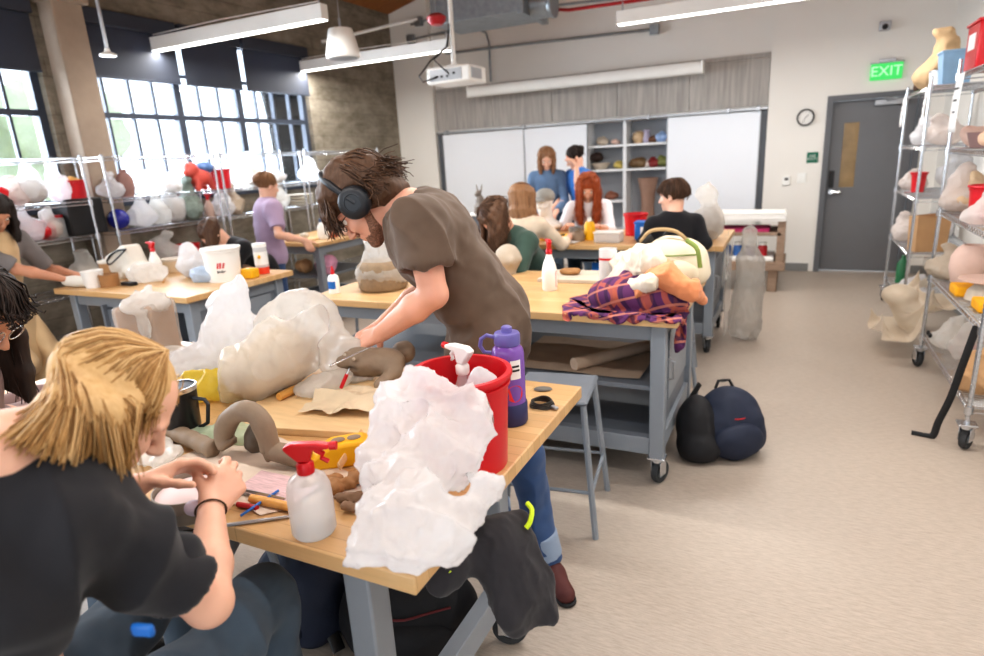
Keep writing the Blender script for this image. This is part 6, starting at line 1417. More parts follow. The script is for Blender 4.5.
lathe_thing('tub', 'tan cardboard tub at the left of the white tote bag', 'tub', (-4.72, 2.95, Z1), [('body', [(0, 0), (.07, 0), (.08, .12), (0, .12)], m_kraft), ('lid', [(0, .118), (.085, .118), (.085, .135), (0, .135)], m_whitecloth)])
lathe_thing('cup', 'small brown clay cup in front of the white tote bag', 'cup', (-4.34, 2.68, Z1), [('body', [(0, 0), (.06, 0), (.065, .09), (.055, .09), (.05, .01), (0, .01)], m_claybrown)])
lathe_thing('cup', 'white paper cup beside the small brown clay cup', 'cup', (-4.44, 2.63, Z1), [('body', [(0, 0), (.055, 0), (.072, .12), (.068, .12), (.05, .01), (0, .01)], m_white)])
o = thing('towel', 'rolled pale towel by the hands of the student in the tan apron', 'towel', (-4.60, 2.60, Z1)); b = MB(); b.tube([(-.11, 0, .04), (.0, .0, .043), (.11, .02, .04)], [.036, .042, .036], 14); b.build('roll', m_whitecloth, o)
b = MB(); b.box((0, 0, .012), (.12, .05, .024)); o = tag(b.build('eraser', m_dark, None, bevel=.004), 'small black block in front of the white tote bag', 'block'); o.location = (-4.22, 2.74, Z1)
stick('clay_tool', 'wooden modelling tool lying beside the spray bottle on the left workbench', 'tool', (-4.02, 2.86, Z1 + .006), (-4.16, 2.98, Z1 + .006), .006, m_stickw)
stick('clay_tool', 'grey clay tool lying before the paper cup on the left workbench', 'tool', (-4.68, 2.68, Z1 + .005), (-4.48, 2.72, Z1 + .005), .005, m_alu)
film_bag('plastic_bag', 'blue and white carrier bag on the lower shelf of the left workbench', (-4.32, 2.78, .235), [((0, 0, .12), (.17, .14, .13)), ((.1, .0, .18), (.10, .10, .09)), ((-.1, 0, .2), (.08, .08, .08))], M('blue white bag', rgb(196, 206, 224), .4, var=.3, scale=5), .02, 9, 41)
# ------------------------------------------------------------------ far workbench
o = bucket('red plastic bucket beside the blue tub on the far workbench', (-1.24, 5.50, Z1), .10, .19, m_red, .86)
o = thing('tub', 'blue plastic tub with white label beside the red bucket', 'tub', (-1.06, 5.20, Z1), R(4)); b = MB(); b.box((0, 0, .075), (.22, .16, .15)); b.build('body', m_blue, o, bevel=.018); b = MB(); b.box((0, -.081, .085), (.12, .003, .06)); b.build('label', m_paper, o); b = MB(); b.box((0, 0, .148), (.235, .175, .012)); b.build('rim', m_blue, o, bevel=.005)
lathe_thing('bottle', 'yellow squeeze bottle in front of the red haired student', 'bottle', (-1.56, 5.16, Z1), [('body', [(0, 0), (.045, 0), (.047, .02), (.047, .13), (.03, .16), (0, .16)], m_yellow), ('cap', [(0, .158), (.02, .158), (.018, .19), (0, .19)], m_whitep)])
lathe_thing('cup', 'grey clay cup left of the yellow bottle on the far workbench', 'cup', (-1.72, 5.26, Z1), [('body', [(0, 0), (.05, 0), (.06, .10), (.05, .10), (.045, .01), (0, .01)], m_galv)])
lathe_thing('cup', 'squat grey clay pot right before the yellow bottle', 'cup', (-1.64, 5.08, Z1), [('body', [(0, 0), (.05, 0), (.06, .04), (.05, .08), (.045, .08), (.045, .01), (0, .01)], m_clay)])
o = thing('food_box', 'clear plastic box right of the yellow bottle', 'box', (-1.36, 5.04, Z1)); b = MB(); b.box((0, 0, .04), (.22, .14, .08)); b.build('body', m_cloudy, o, bevel=.012); b = MB(); b.box((0, 0, .085), (.23, .15, .012)); b.build('lid', m_whitep, o, bevel=.004)
sheet('paper', 'white paper sheets near the front edge of the far workbench', 'paper', [(-1.90, 4.92, Z1), (-1.62, 4.90, Z1), (-1.60, 5.08, Z1), (-1.88, 5.10, Z1)], m_paper, .012, 5, 12, .001)
o = thing('tray', 'yellow tray of small tools on the far workbench beside the beige top', 'tray', (-1.90, 5.20, Z1)); b = MB(); b.lathe([(0, 0), (.13, 0), (.15, .03), (.145, .03), (.125, .006), (0, .006)], 28); b.build('dish', m_yellow, o); b = MB(); b.tube([(-.08, 0, .02), (.09, .03, .035)], .008); b.build('tool', m_dark, o)
o = bucket('red cup behind the food box on the far workbench', (-1.20, 5.70, Z1), .05, .10, m_red, .8, name='cup', cat='cup')
lathe_thing('bottle', 'small dark red bottle left of the tool tray on the far workbench', 'bottle', (-2.06, 5.02, Z1), [('body', [(0, 0), (.03, 0), (.03, .12), (.012, .15), (.012, .19), (0, .19)], m_redp)])
lathe_thing('bottle', 'cream pump bottle standing inside reach behind the blue tub', 'bottle', (-.98, 5.36, Z1), [('body', [(0, 0), (.032, 0), (.032, .15), (.015, .18), (.015, .21), (0, .21)], m_whitecloth)])
film_bag('plastic_bag', 'cloudy plastic bag of grey clay at the right end of the far workbench', (-.60, 5.26, Z1), [((0, 0, .14), (.12, .12, .15)), ((.01, 0, .28), (.06, .06, .08)), ((-.02, 0, .36), (.10, .09, .08))], m_semi, .016, 12, 43, inner=[((0, 0, .13), (.10, .10, .13))], imat=M('grey brown clay mass', rgb(142, 128, 116), .7))
drape('plastic_sheet', 'long sheet of clear plastic hanging off the right end of the far workbench', 'plastic sheet', [(-.62, 5.05, 1.14), (-.10, 5.0, 1.10), (-.10, 5.7, 1.10), (-.62, 5.7, 1.14)], m_clear, [((-.5, 5.3, .98), (.10, .2, .12))], res=46, steps=110, squeeze=.8, rough=.05, seed=31, table=(-2.75, -.44, 4.86, 5.88, TH), floor=.12, pins=((.3, .3, (-.46, 5.2, 1.08)), (.3, .7, (-.46, 5.45, 1.06)), (.35, .0, (-.43, 5.05, .93)), (.35, 1., (-.43, 5.66, .93))))
o = thing('plastic_bag', 'tall grey bin liner bag standing on the floor at the end of the far workbench', 'bag', (-.26, 5.42, 0)); s = SDF(.012); s.cap((-.28, 5.40, .14), (-.27, 5.42, .66), .13, .10, .06); s.cap((-.27, 5.42, .66), (-.30, 5.38, .92), .08, .05, .06)
s.build('film', plastic_film('grey film', rgb(206, 202, 196), .5, .5), o, post=film_folds(.05, 7, 3, .2, (1, 1, .3)))
# sculptures at the far end
o = thing('bust', 'white plaster bust of a head in a cap beside the long haired student', 'sculpture', (-2.18, 5.72, Z1)); s = SDF(.008); H_ = np.array([-2.18, 5.72, TH + .28]); fr = add_head(s, H_, (-.3, -.9, -.1), (0, 0, 1)); s.cap(H_ + (0, .02, -.06), H_ + (0, .03, -.2), .06, .075, .03); s.ell(H_ + (0, .03, -.22), (.16, .09, .06), k=.04); s.cap(H_ + (0, .03, -.22), H_ + (0, .03, -.275), .08, .09)
s.build('plaster', M('plaster white', rgb(232, 228, 222), .7, var=.05), o); s = SDF(.008); s.ell(H_ + (0, .01, .055), (.10, .105, .085), k=.02); s.ell(H_ + (-.03, -.09, .02), (.09, .06, .012), k=.02); s.ell(H_ + (0, 0, -.04), (.2, .2, .07), k=.01, op='s'); s.build('cap', M('grey plaster cap', rgb(150, 148, 142), .8), o)
o = thing('pedestal', 'grey stand under the hare sculpture behind the man in brown', 'stand', (-3.45, 7.05, 0)); b = MB(); b.box((0, 0, .46), (.34, .34, .92)); b.build('column', m_steeld, o, bevel=.01); b = MB(); b.box((0, 0, .935), (.42, .42, .03)); b.build('top', m_white, o, bevel=.004)
s = SDF(.008); c = np.array([-3.45, 7.05, .951]); s.ell(c + (0, 0, .10), (.10, .12, .12), k=.04); s.ell(c + (0, -.02, .22), (.065, .075, .08), k=.05); s.ell(c + (-.02, -.03, .33), (.05, .06, .055), k=.03); s.ell(c + (-.04, -.08, .31), (.028, .04, .028), k=.02)
for dx in (-.045, .02): s.cap(c + (dx, -.01, .36), c + (dx * 1.6, .02, .47), .017, .009, .01)
for dx in (-.06, .06): s.cap(c + (dx, -.08, .10), c + (dx, -.11, .015), .03, .028, .02)
ho_ = sdf_thing('hare_sculpture', 'dark glazed hare sculpture sitting upright behind the man in brown', 'sculpture', c, s, M('dark glaze', rgb(128, 118, 110), .45, var=.3, scale=7)); ho_.scale = (.72,) * 3; ho_.location.x -= .10
# ------------------------------------------------------------------ window workbench
o = thing('glue_bottle', 'white squeeze bottle on the workbench by the windows', 'bottle', (-4.46, 5.10, Z1)); b = MB(); b.lathe([(0, 0), (.05, 0), (.056, .02), (.056, .12), (.03, .17), (.022, .18), (0, .18)], 24); b.build('body', m_whitep, o); b = MB(); b.lathe([(0, .178), (.028, .178), (.028, .215), (0, .215)], 18); b.build('cap', M('blue grey cap', rgb(90, 110, 140), .5), o)
def lump(name, label, cat, c, sz, mat, seed, amp=.1, n=5, vox=None, group=None):
    rg = np.random.RandomState(seed); c = V3(c); s = SDF(vox or max(.005, sz / 12)); s.ell(c + (0, 0, sz * .5), (sz * .8, sz * .7, sz * .5), k=.02)
    for k in range(n): s.ell(c + (rg.uniform(-1, 1) * sz * .6, rg.uniform(-1, 1) * sz * .5, sz * rg.uniform(.3, .9)), sz * rg.uniform(.2, .45), k=sz * .25)
    def fl(v, n_): v = v.copy(); v[:, 2] = np.maximum(v[:, 2], c[2]); return v
    return sdf_thing(name, label, cat, c, s, mat, [lambda v, n_: v + n_ * (sz * amp * fbm(v * (2.2 / sz), 3, seed))[:, None], fl], group)
lump('clay_lump', 'pinkish clay piece near the right corner of the window workbench', 'clay', (-4.36, 5.35, Z1), .09, m_claypink, 51); lump('clay_lump', 'orange brown clay piece beside the white squeeze bottle', 'clay', (-4.42, 5.22, Z1), .06, M('terracotta', rgb(186, 96, 60), .7, var=.15), 52)
b = MB(); b.box((0, 0, .01), (.30, .22, .02), R(20)); o = tag(b.build('work_board', m_board, None), 'flat board with clay scraps in front of the lavender shirt', 'board'); o.location = (-4.62, 4.98, Z1)
lump('clay_lump', 'flat grey clay sheet lying on the board in front of the lavender shirt', 'clay', (-4.60, 4.97, Z1 + .021), .06, m_claydry, 53)
film_bag('plastic_bag', 'pink and white patterned bag on the lower shelf of the window workbench', (-4.45, 5.06, .515), [((0, 0, .09), (.13, .10, .10)), ((.07, 0, .14), (.07, .07, .07))], M('pink pattern', rgb(206, 150, 176), .6, var=.35, scale=14), .012, 12, 55)
film_bag('plastic_bag', 'brown paper bundle beside the pink bag on the window workbench shelf', (-4.75, 5.06, .515), [((0, 0, .07), (.11, .09, .08))], m_kraft, .012, 12, 56)
# ------------------------------------------------------------------ things on the racks
def rb(label, p, r, mat, seed, h=1.0, inner=None, imat=None, cat='bag', name='plastic_bag', tuft=.3):
    rg = np.random.RandomState(seed)
    bl = [((0, 0, r * h * .55), (r, r * .85, r * h * .6)), ((rg.uniform(-.3, .3) * r, rg.uniform(-.3, .3) * r, r * h * 1.15), (r * .55, r * .5, r * h * .4)), ((rg.uniform(-.7, .7) * r, rg.uniform(-.5, .5) * r, r * h * .4), (r * .6, r * .6, r * h * .4))]
    if tuft: bl.append(((rg.uniform(-.3, .3) * r, 0, r * h * (1.45 + .3 * tuft)), (r * .3 * (1 + tuft), r * .25, r * .28)))
    return film_bag(name, label, p, bl, mat, .014, 14, seed, inner=[((0, 0, r * h * .5), (r * .8, r * .68, r * h * .5))] if inner else None, imat=imat, cat=cat, vox=max(.008, r / 12))
def onr(px, py, z, rk):
    p = atz(px, py, z); 
    if rk == 'A': return (min(max(p[0], .98), 1.30), min(max(p[1], 3.78), 4.94), z + .004)
    if rk == 'B': return (min(max(p[0], .98), 1.32), min(max(p[1], 6.08), 7.02), z + .004)
    return (min(max(p[0], -5.60), -5.40), p[1], z + .004)
m_pinkbag = plastic_film('film over pink clay', rgb(232, 222, 216), .6, .2, .16); m_tanfilm = plastic_film('tan film', rgb(196, 170, 134), .75, .08)
a4 = lambda px, py, z: onr(px, py, z, 'A'); b4 = lambda px, py, z: onr(px, py, z, 'B')
# top shelves
T_ = 1.964
rb('tall tan paper bag standing on top of the farther right rack', (1.10, 6.72, T_), .19, M('tan paper', rgb(186, 158, 122), .8, var=.12), 1, 1.5, tuft=.5)
lathe_thing('tub', 'white tub in front of the tall tan bag on the right rack', 'tub', (1.02, 6.40, T_), [('body', [(0, 0), (.07, 0), (.08, .12), (0, .12)], m_whitep), ('lid', [(0, .118), (.084, .118), (.084, .132), (0, .132)], m_alu)])
o = thing('storage_bin', 'light blue plastic bin on top of the farther right rack, near end', 'bin', (1.06, 6.10, T_)); b = MB(); b.lathe([(0, 0), (.12, 0), (.15, .24), (.142, .24), (.114, .01), (0, .01)], 4, Matrix.Rotation(PI / 4, 4, 'Z')); b.build('body', M('pale blue plastic', rgb(140, 176, 206), .4), o, bevel=.006); b = MB(); b.box((0, 0, .235), (.225, .225, .016)); b.build('rim', M('pale blue rim', rgb(150, 186, 214), .4), o, bevel=.004)
o = thing('storage_bin', 'red plastic bin with a white label on top of the near right rack', 'bin', (1.04, 4.86, T_)); b = MB(); b.box((0, 0, .13), (.26, .30, .26)); b.build('body', m_red, o, bevel=.012); b = MB(); b.box((-.132, .0, .16), (.004, .16, .09)); b.build('label', m_paper, o); b = MB(); b.box((0, 0, .265), (.28, .32, .018)); b.build('lid', m_red, o, bevel=.005)
def note(label, p, w, h, ry=0.):
    o = thing('paper_note', label, 'paper', p); b = MB(); b.grid(lambda u, v: (-.004 - .012 * math.sin(v * 2.2), (u - .5) * w + .03 * v * ry, -h * v), 4, 8); b.build('sheet', m_paper, o, solid=.001)
    for k in range(3): b = MB(); b.box((-.0185 - .0 * k, 0, -h * (.25 + .2 * k)), (.002, w * (.5 - .1 * k), .010)); b.build('printed_line', m_dark, o)
note('white paper note hanging from the top of the farther right rack at its near end', (.872, 5.90, 1.94), .10, .28, -.6); note('large white paper note hanging below the red bin', (.872, 4.80, 1.95), .20, .34); note('white paper note hanging from the top of the farther rack', (.872, 7.0, 1.94), .15, .26, .4)
lump('clay_lump', 'dark brown clay piece lying on top of the farther right rack', 'clay', (1.0, 7.02, 1.966), .10, M('burnt brown', rgb(84, 60, 46), .7, var=.2), 60)
# shelf at eye height
lathe_thing('bowl', 'purple brown clay bowl on the upper shelf of the near right rack', 'bowl', (1.06, 4.78, 1.514), [('body', [(0, 0), (.10, 0), (.125, .09), (.115, .09), (.09, .012), (0, .012)], M('mauve clay', rgb(136, 108, 104), .7, var=.1))])
lump('clay_lump', 'dark clay pieces piled in the purple brown bowl', 'clay', (1.06, 4.78, 1.527), .09, M('chocolate clay', rgb(104, 76, 66), .75), 61)
lump('clay_lump', 'pale pink clay piece at the far end of the upper shelf', 'clay', (1.04, 4.96, 1.516), .12, m_claypink, 62); lump('clay_lump', 'grey clay lump behind the pale pink piece on the upper shelf', 'clay', (1.26, 4.92, 1.516), .12, m_claydry, 63)
lump('clay_lump', 'peach coloured clay piece right of the purple brown bowl', 'clay', (1.04, 4.52, 1.516), .11, M('peach clay', rgb(224, 186, 158), .75), 64); lump('clay_lump', 'long pinkish clay piece at the near end of the upper shelf', 'clay', (1.08, 4.20, 1.516), .12, m_claypink, 65)
rb('white film bag on the upper shelf of the farther right rack, far end', (1.05, 6.8, 1.514), .13, m_film, 66); rb('pinkish film bag on the upper shelf of the farther right rack, near end', (1.06, 6.2, 1.514), .14, m_pinkbag, 67)
# middle shelves
for px, py, z, rk, r, mt, sd, hh, lb in (
    (925, 178, 1.11, 'B', .15, m_film, 70, 1.3, 'tall white bag on the middle shelf of the farther rack, nearest end'), (912, 190, 1.11, 'B', .11, m_pinkbag, 71, 1., 'small pale bag on the middle shelf of the farther rack beside the red cup'),
    (935, 200, 1.11, 'A', .14, m_pinkbag, 72, 1.2, 'pinkish bag at the far end of the middle shelf, near rack'), (952, 205, 1.11, 'A', .13, M('knotted beige cloth', rgb(210, 184, 152), .9, var=.1), 73, 1.1, 'beige knotted bundle on the middle shelf beside the red bucket'),
    (975, 180, 1.11, 'A', .15, m_film, 74, 1.6, 'white bag standing behind the red bucket on the middle shelf'), (978, 225, 1.11, 'A', .13, m_semi, 75, .8, 'flat cloudy bag at the near front of the middle shelf'),
    (904, 240, .665, 'B', .13, m_pinkbag, 76, 1.2, 'pale pink bag hanging over the low shelf of the farther rack'), (925, 275, .665, 'A', .13, m_beigebag, 77, 1.1, 'cream bag at the far end of the low shelf, near rack'),
    (905, 215, .665, 'B', .13, m_film, 78, 1.2, 'white bag on the low shelf of the farther rack, far end'), (950, 350, .24, 'A', .13, m_semi, 80, 1.0, 'white bag with two dark spots on the bottom shelf of the near rack'),
    (968, 360, .24, 'A', .13, m_clear, 81, 1.1, 'clear plastic bag on the bottom shelf just right of the dark spotted bag'), (980, 395, .24, 'A', .12, m_kraft, 82, 1.3, 'brown paper bag at the near end of the bottom shelf'),
    (940, 310, .24, 'A', .11, m_beigebag, 83, 1., 'beige bundle at the far end of the bottom shelf, near rack'), (908, 300, .24, 'B', .12, m_film, 84, 1., 'white bundle on the bottom shelf of the farther rack')):
    p = onr(px, py, z, rk); o = rb(lb, p, r, mt, sd, hh)
    if sd == 80:
        for dy in (-.03, .035): b = MB(); b.sphere((-.128, dy - .02, .10), (.012, .018, .016)); b.build('dark_spot', m_dark, o)
bucket('red bucket at the near front of the middle shelf of the right rack', (1.02, 4.42, 1.114), .105, .20, m_red, .85)
bucket('red cup with white print on the middle shelf of the farther rack', (1.0, 6.65, 1.114), .06, .17, m_red, .75, name='cup', cat='cup')
lump('clay_lump', 'ribbed pale clay piece between the red bucket and the beige bundle', 'clay', (1.22, 4.62, 1.114), .13, m_claydry, 85)
o = thing('paper_bag', 'open brown kraft paper bag on the low shelf of the farther right rack', 'bag', (1.04, 6.16, .669), R(12)); b = MB(); b.add([(-.11, -.08, 0), (.11, -.08, 0), (.11, .08, 0), (-.11, .08, 0), (-.12, -.09, .30), (.12, -.09, .27), (.12, .09, .30), (-.12, .09, .28)], [(0, 3, 2, 1), (0, 1, 5, 4), (1, 2, 6, 5), (2, 3, 7, 6), (3, 0, 4, 7)]); b.build('body', m_kraft, o, solid=.003, flat=True); b = MB(); b.sphere((0, 0, .18), (.09, .07, .09)); b.build('packed_cloth', m_redp, o)
lump('red_bundle', 'red bundle on the low shelf of the near right rack, far end', 'bundle', (1.16, 4.92, .669), .13, m_redp, 86)
lump('clay_lump', 'dark green mould on the low shelf behind the pink vase', 'mould', (1.24, 4.55, .669), .12, M('dark green', rgb(64, 82, 62), .6, var=.2), 87)
o = lathe_thing('vase', 'rounded pink unfired vase on the low shelf of the near right rack', 'vase', (1.04, 4.70, .669), [('body', [(0, 0), (.07, 0), (.095, .03), (.115, .12), (.11, .19), (.085, .24), (.06, .262), (.05, .262), (.045, .2), (0, .19)], m_claypink)])
lathe_thing('plate', 'pale pink plate at the near end of the low shelf', 'plate', (1.06, 4.34, .765), [('body', [(0, 0), (.09, 0), (.15, .018), (.15, .024), (.085, .008), (0, .008)], m_claypink)])
lathe_thing('bowl', 'white upturned bowl carrying the pale pink plate', 'bowl', (1.06, 4.34, .669), [('body', [(0, .095), (.06, .095), (.10, .05), (.11, 0), (.104, 0), (.09, .045), (.055, .088), (0, .088)], m_claydry)])
for k, (p, lb) in enumerate((((.97, 4.45, .669), 'yellow sponge at the front of the low shelf before the pink vase'), ((1.0, 4.06, .669), 'yellow sponge at the near end of the low shelf'))):
    b = MB(); b.box((0, 0, .03), (.12, .17, .06)); o = tag(b.build('sponge', M('orange yellow sponge', rgb(238, 170, 30), .9, bump=.6, bscale=120), None, bevel=.012), lb, 'sponge'); o.location = p
b = MB(); b.box((0, 0, .01), (.30, .36, .02)); o = tag(b.build('work_board', m_board, None), 'square plywood board on the bottom shelf of the near right rack', 'board'); o.location = (1.16, 4.2, .244)
lathe_thing('bottle', 'green bottle lying at the far end under the farther right rack shelf', 'bottle', (1.0, 6.90, .244), [('body', [(0, 0), (.05, 0), (.05, .18), (.02, .23), (.02, .26), (0, .26)], M('green plastic', rgb(40, 110, 70), .4))])
lump('clay_lump', 'grey round clay pot bottom on the bottom shelf behind the spotted bag', 'clay', (1.26, 4.5, .244), .12, M('olive clay', rgb(126, 118, 100), .7), 88); lump('clay_lump', 'small red glazed piece beside the grey round pot', 'clay', (1.10, 4.6, .264), .06, m_redp, 89)
o = drape('plastic_sheet', 'large sheet of cloudy plastic drooping off the low shelf of the right rack', 'plastic sheet', [(.58, 5.1, .58), (1.25, 5.1, .70), (1.25, 5.85, .70), (.58, 5.85, .58)], plastic_film('beige film', rgb(222, 208, 188), .7, .12), [((1.05, 5.5, .46), (.14, .22, .12)), ((.80, 5.5, .42), (.12, .18, .08))], res=44, steps=60, squeeze=.9, rough=.05, seed=33, floor=.16, pins=((.0, .2, (.66, 5.2, .36)), (.0, .8, (.64, 5.7, .28)), (.6, .1, (.95, 5.12, .62)), (.6, .9, (.98, 5.85, .62)), (1, .1, (1.2, 5.1, .66)), (1, .9, (1.2, 5.85, .66))))
o = thing('strap', 'black webbing strap hanging from the near right rack down to the floor', 'strap', (.80, 3.76, 0)); b = MB(); P_ = crom([(.89, 3.74, .66), (.86, 3.75, .45), (.835, 3.77, .25), (.80, 3.78, .10), (.79, 3.78, .03), (.77, 3.78, .010), (.69, 3.80, .008)], 22); b.tube([Vector((p - np.array([.80, 3.76, 0])).tolist()) for p in P_], .018, 8, sx=.22); b.build('webbing', m_dark, o)
# ------------------------------------------------------------------ left racks
l4 = lambda px, py, z: onr(px, py, z, 'L')
def Lb(px, z, r, mt, sd, lb, hh=1.1, y=None, **k): p = onx_(px, z); return rb(lb, (p[0], p[1], z + .004), r, mt, sd, hh, **k)
def onx_(px, z, X=-5.48):
    # where the shelf at height z passes under photo column px
    best = min((abs((lambda v: FOC * v[0] / v[2] + 492)(CAM_M @ np.array([X, y, z - CAM_H])) - px), y) for y in np.arange(1.9, 7.5, .01)); return np.array([X, best[1], z])
m_hot = m_film
for px, z, r, mt, sd, hh, lb in (
    (14, 1.45, .13, m_pinkbag, 101, 1.0, 'grey pink bundle beside the red bag on the window rack at far left'), (34, 1.45, .15, m_film, 102, 1.3, 'white bag on the upper shelf of the far left rack, in the middle'),
    (62, 1.45, .12, m_film, 103, 1.6, 'pointed white bag left of the red bucket on the far left rack'), (30, 1.17, .14, m_film, 104, 1.2, 'white cone shaped bag on the second shelf of the far left rack'),
    (54, 1.17, .09, m_semi, 105, 1.7, 'clear bottle shaped bag on the second shelf of the far left rack'), (112, 1.45, .12, m_film, 106, 1.1, 'white bag on the upper shelf just right of the pillar'),
    (152, 1.45, .13, m_clear, 107, 1.0, 'clear bag on the upper shelf right of the brown vase'), (172, 1.45, .12, m_film, 108, .9, 'flat white bag left of the red animal sculpture'),
    (143, 1.17, .15, m_film, 109, 1.0, 'white bag on the second shelf beside the blue ball'), (160, 1.17, .13, m_semi, 110, 1.2, 'cloudy bag on the second shelf right of the big white one'),
    (176, 1.17, .13, m_film, 111, 1.8, 'upright white bag on the second shelf left of the green grey one'), (240, 1.45, .15, m_film, 113, 1.5, 'white bag right of the red bucket on the third window rack'),
    (252, 1.45, .12, m_semi, 114, 1.9, 'tall cloudy bag near the right end of the third window rack'), (225, 1.17, .14, m_film, 115, 1.1, 'white wrapped bundle on the second shelf left of the lavender shirt'),
    (236, 1.17, .12, m_beigebag, 116, 1.6, 'cream bundle close to the head of the lavender shirted student'), (276, 1.45, .14, m_film, 117, .9, 'low white bag on the rack right of the lavender shirted head'),
    (310, 1.45, .14, m_film, 118, 1.2, 'white bag on the rack in front of the concrete wall'), (278, 1.17, .15, m_semi, 119, 1.1, 'cloudy bag on the second shelf right of the lavender shirt'),
    (90, .72, .16, m_clear, 120, 1.2, 'clear bag on the low shelf behind the white tote bag'), (172, .72, .17, m_semi, 121, 1.3, 'grey cloudy bag on the low shelf behind the red trigger bottle')):
    Lb(px, z, r, mt, sd, lb, hh, inner=(sd % 3 == 0), imat=m_claydry)
Lb(193, 1.17, .14, M('green grey bag', rgb(120, 132, 124), .7, var=.3, scale=20), 112, 'mottled green grey bag on the second shelf of the window rack', 1.8)
def at_l(px, z): p = onx_(px, z); return (p[0], p[1], z + .004)
bucket('red bucket with yellow liner on the upper shelf before the concrete pillar', at_l(75, 1.45), .10, .17, m_red, .85)
rb('yellow orange plastic liner spilling from the red bucket on the far left rack', tuple(np.array(at_l(75, 1.45)) + (0, 0, .10)), .075, plastic_film('orange film', rgb(244, 196, 120), .6, .2), 131, .8)
bucket('red bucket on the upper shelf right of the red animal sculpture', at_l(222, 1.45), .11, .20, m_red, .86)
lump('red_bag', 'red crumpled bag at the left edge on the upper rack shelf', 'bag', at_l(3, 1.45), .13, m_red, 132)
lump('red_bag', 'red bag on the second shelf behind the white cone bag', 'bag', at_l(44, 1.17), .13, m_red, 133)
b = MB(); b.box((0, 0, .11), (.30, .26, .22)); o = tag(b.build('storage_bin', m_redp, None, bevel=.012), 'dark red bin on the rack behind the student in the tan apron', 'bin'); o.location = (-5.48, 2.55, 1.174)
lathe_thing('vase', 'brown clay vase in a clear bag right of the pillar', 'vase', at_l(128, 1.45), [('body', [(0, 0), (.06, 0), (.075, .08), (.07, .16), (.045, .20), (.03, .21), (.03, .24), (0, .24)], M('mauve brown clay', rgb(150, 116, 108), .75, var=.1))])
lathe_thing('ball', 'shiny dark blue ball on the second shelf right of the pillar', 'ball', at_l(121, 1.17), [('body', [(.09 * math.sin(t), .09 - .09 * math.cos(t)) for t in np.linspace(0, PI, 14)], M('cobalt', rgb(44, 48, 150), .25))])
o = thing('animal_sculpture', 'red and blue animal sculpture on the upper shelf of the window rack', 'sculpture', at_l(203, 1.45)); c = np.array(at_l(203, 1.45)); s = SDF(.008); s.ell(c + (0, -.02, .13), (.10, .13, .09), k=.03); s.ell(c + (.02, -.12, .21), (.07, .08, .07), k=.03); s.ell(c + (.05, -.18, .18), (.04, .05, .035), k=.03)
for dx in (-.06, .06): s.cap(c + (dx, .05, .1), c + (dx, .08, .02), .035, .03, .02); s.cap(c + (dx, -.08, .1), c + (dx, -.10, .02), .035, .03, .02)
s.build('body', M('coral red glaze', rgb(204, 84, 72), .4, var=.2), o); s = SDF(.008); s.ell(c + (0, .06, .22), (.09, .10, .06), k=.03); s.build('blue_hump', M('slate blue glaze', rgb(86, 120, 168), .4, var=.15), o)
spray_bottle('pink spray bottle on the second shelf left of the lavender shirt', at_l(211, 1.17), .25, .045, True, 0, body=m_claypink)
for k in range(4):
    lathe_thing('plate', ('lowest', 'second', 'third', 'topmost')[k] + ' pale plate of the stack on the rack right of the lavender shirt', 'plate', tuple(np.array(at_l(301, 1.17)) + (0, 0, .035 * k)), [('body', [(0, 0), (.10, 0), (.165, .022), (.165, .032), (.095, .012), (0, .012)], m_whitecloth)], 'stacked pale plates')
lathe_thing('jar', 'clear jar on the second shelf of the far left rack beside the red bag', 'jar', at_l(62, 1.17), [('body', [(0, 0), (.05, 0), (.05, .14), (.04, .16), (0, .16)], m_cloudy), ('lid', [(0, .158), (.045, .158), (.045, .18), (0, .18)], m_redp)])
b = MB(); b.box((0, 0, .15), (.22, .3, .30)); o = tag(b.build('storage_bin', m_dark, None, bevel=.012), 'black bin on the second shelf near the concrete pillar', 'bin'); o.location = tuple(np.array(at_l(84, 1.17)))
o = bucket('red bucket on the low shelf behind the bent student in black', at_l(190, .72), .12, .22, m_red, .85); lump('clay_lump', 'dark lump on the low shelf right of the pillar', 'clay', at_l(122, .72), .16, M('dark brown lump', rgb(74, 58, 50), .8), 141)
# ------------------------------------------------------------------ pottery in the wall shelves
def nz(x, z): return (x, YB + .15, NZ0 + z + .002)
lump('shell_sculpture', 'pale shell like pot on the top left niche shelf', 'pottery', nz(-2.50, 1.19), .10, m_claydry, 151); lump('ceramic', 'small pink pot right of the pale shell pot on the top left niche shelf', 'pottery', nz(-2.30, 1.19), .07, m_claypink, 152)
lump('ceramic', 'dark domed pot on the second niche shelf at left', 'pottery', nz(-2.58, .955), .13, M('brown black glaze', rgb(58, 44, 40), .4), 153)
lathe_thing('bowl', 'pale grey bowl under the dark domed pot', 'bowl', nz(-2.52, .86), [('body', [(0, 0), (.08, 0), (.14, .08), (.14, .09), (0, .09)], m_claydry)])
lump('ceramic', 'yellow and black glazed pot on the second niche shelf beside the divider', 'pottery', nz(-2.26, .86), .09, M('yellow black glaze', rgb(190, 170, 96), .35, var=.6, scale=22), 154)
lathe_thing('mask_pot', 'round cream pot on the top right niche shelf next to the divider', 'pottery', nz(-1.98, 1.19), [('body', [(0, 0), (.05, 0), (.09, .07), (.07, .14), (.04, .16), (0, .15)], M('cream glaze', rgb(196, 170, 136), .4, var=.25))])
lathe_thing('vase', 'small lilac vase on the top right niche shelf', 'vase', nz(-1.87, 1.19), [('body', [(0, 0), (.04, 0), (.06, .06), (.035, .13), (.05, .17), (0, .165)], M('lilac glaze', rgb(176, 168, 190), .35))])
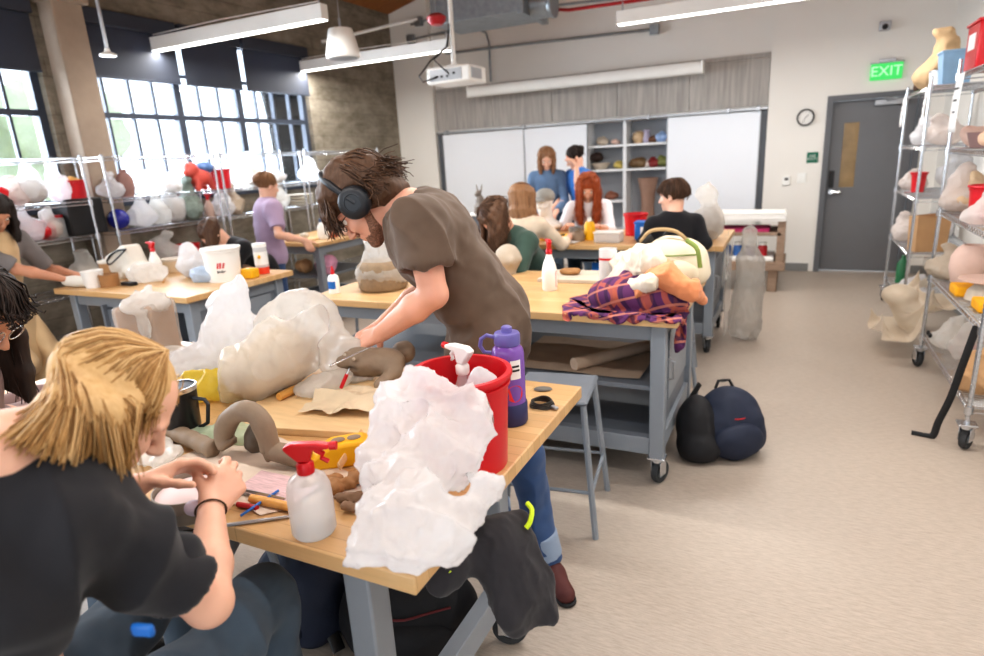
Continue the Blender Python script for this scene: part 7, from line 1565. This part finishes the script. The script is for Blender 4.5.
lump('ceramic', 'brown glazed figure on the top right niche shelf', 'pottery', nz(-1.77, 1.19), .09, M('brown glaze', rgb(108, 74, 52), .4, var=.3), 155); lump('ceramic', 'blue and white glazed bird on the top right niche shelf', 'pottery', nz(-1.66, 1.19), .12, M('blue white glaze', rgb(150, 176, 214), .35, var=.35, scale=14), 156); lump('ceramic', 'small orange glazed piece at the right end of the top niche shelf', 'pottery', nz(-1.57, 1.19), .06, M('orange glaze', rgb(214, 140, 54), .35), 157)
lump('ceramic', 'tall brown and green figure on the middle right niche shelf', 'pottery', nz(-1.97, .86), .13, M('brown green glaze', rgb(112, 88, 60), .45, var=.4, scale=16), 158); lump('ceramic', 'white ceramic shoe like piece on the middle right niche shelf', 'pottery', nz(-1.87, .86), .09, M('white glaze', rgb(216, 206, 200), .35), 159)
lump('ceramic', 'dark red glazed piece on the middle right niche shelf', 'pottery', nz(-1.76, .86), .11, M('dark red glaze', rgb(132, 44, 44), .4, var=.3), 160); lump('ceramic', 'green cactus like pot at the right end of the middle niche shelf', 'pottery', nz(-1.63, .86), .12, M('olive glaze', rgb(120, 124, 72), .45, var=.3, scale=18), 161)
lump('ceramic', 'reddish low pot on the third niche shelf behind the red hair', 'pottery', nz(-2.36, .43), .10, M('terracotta glaze', rgb(142, 92, 72), .5, var=.2), 162)
o = lathe_thing('urn', 'large pale brown flared urn standing in the lower right niche', 'urn', nz(-1.84, .02), [('body', [(0, 0), (.08, 0), (.10, .1), (.09, .3), (.10, .5), (.135, .66), (.14, .70), (.12, .70), (.08, .5), (0, .45)], M('urn clay', rgb(152, 122, 106), .7, var=.1))])
# ------------------------------------------------------------------ camera, world, daylight
cd = bpy.data.cameras.new('cam'); cam = bpy.data.objects.new('camera', cd); COL.objects.link(cam)
cd.sensor_width = 36; cd.lens = FOC * 36 / 984; cd.clip_start = .05
r, d, f = CAM_M
cam.matrix_world = Matrix(((r[0], -d[0], -f[0], 0), (r[1], -d[1], -f[1], 0), (r[2], -d[2], -f[2], CAM_H), (0, 0, 0, 1)))
cd.dof.use_dof = True; cd.dof.focus_distance = 1.75; cd.dof.aperture_fstop = 2.6
bpy.context.scene.camera = cam
w = bpy.data.worlds.new('sky'); bpy.context.scene.world = w; w.use_nodes = True
bg = w.node_tree.nodes['Background']; bg.inputs['Color'].default_value = (.86, .93, 1, 1); bg.inputs['Strength'].default_value = 2.4
for y0, y1, e in ((W1[0], W1[1], 330), (W2[0], W2[1], 400)):
    l = bpy.data.lights.new('skylight', 'AREA'); l.shape = 'RECTANGLE'; l.size = HEAD - SILL; l.size_y = y1 - y0; l.energy = e; l.color = (.86, .93, 1)
    lo = bpy.data.objects.new('window_daylight', l); COL.objects.link(lo); lo.location = (XL - .35, (y0 + y1) / 2, (SILL + HEAD) / 2)
    lo.rotation_euler = (0, -PI / 2, 0)
sc = bpy.context.scene
sc.view_settings.view_transform = 'Standard'; sc.view_settings.look = 'Medium High Contrast'; sc.view_settings.exposure = -0.12
sc.cycles.max_bounces = 8; sc.cycles.transparent_max_bounces = 16; sc.cycles.use_denoising = True
sc.cycles.sample_clamp_indirect = 6
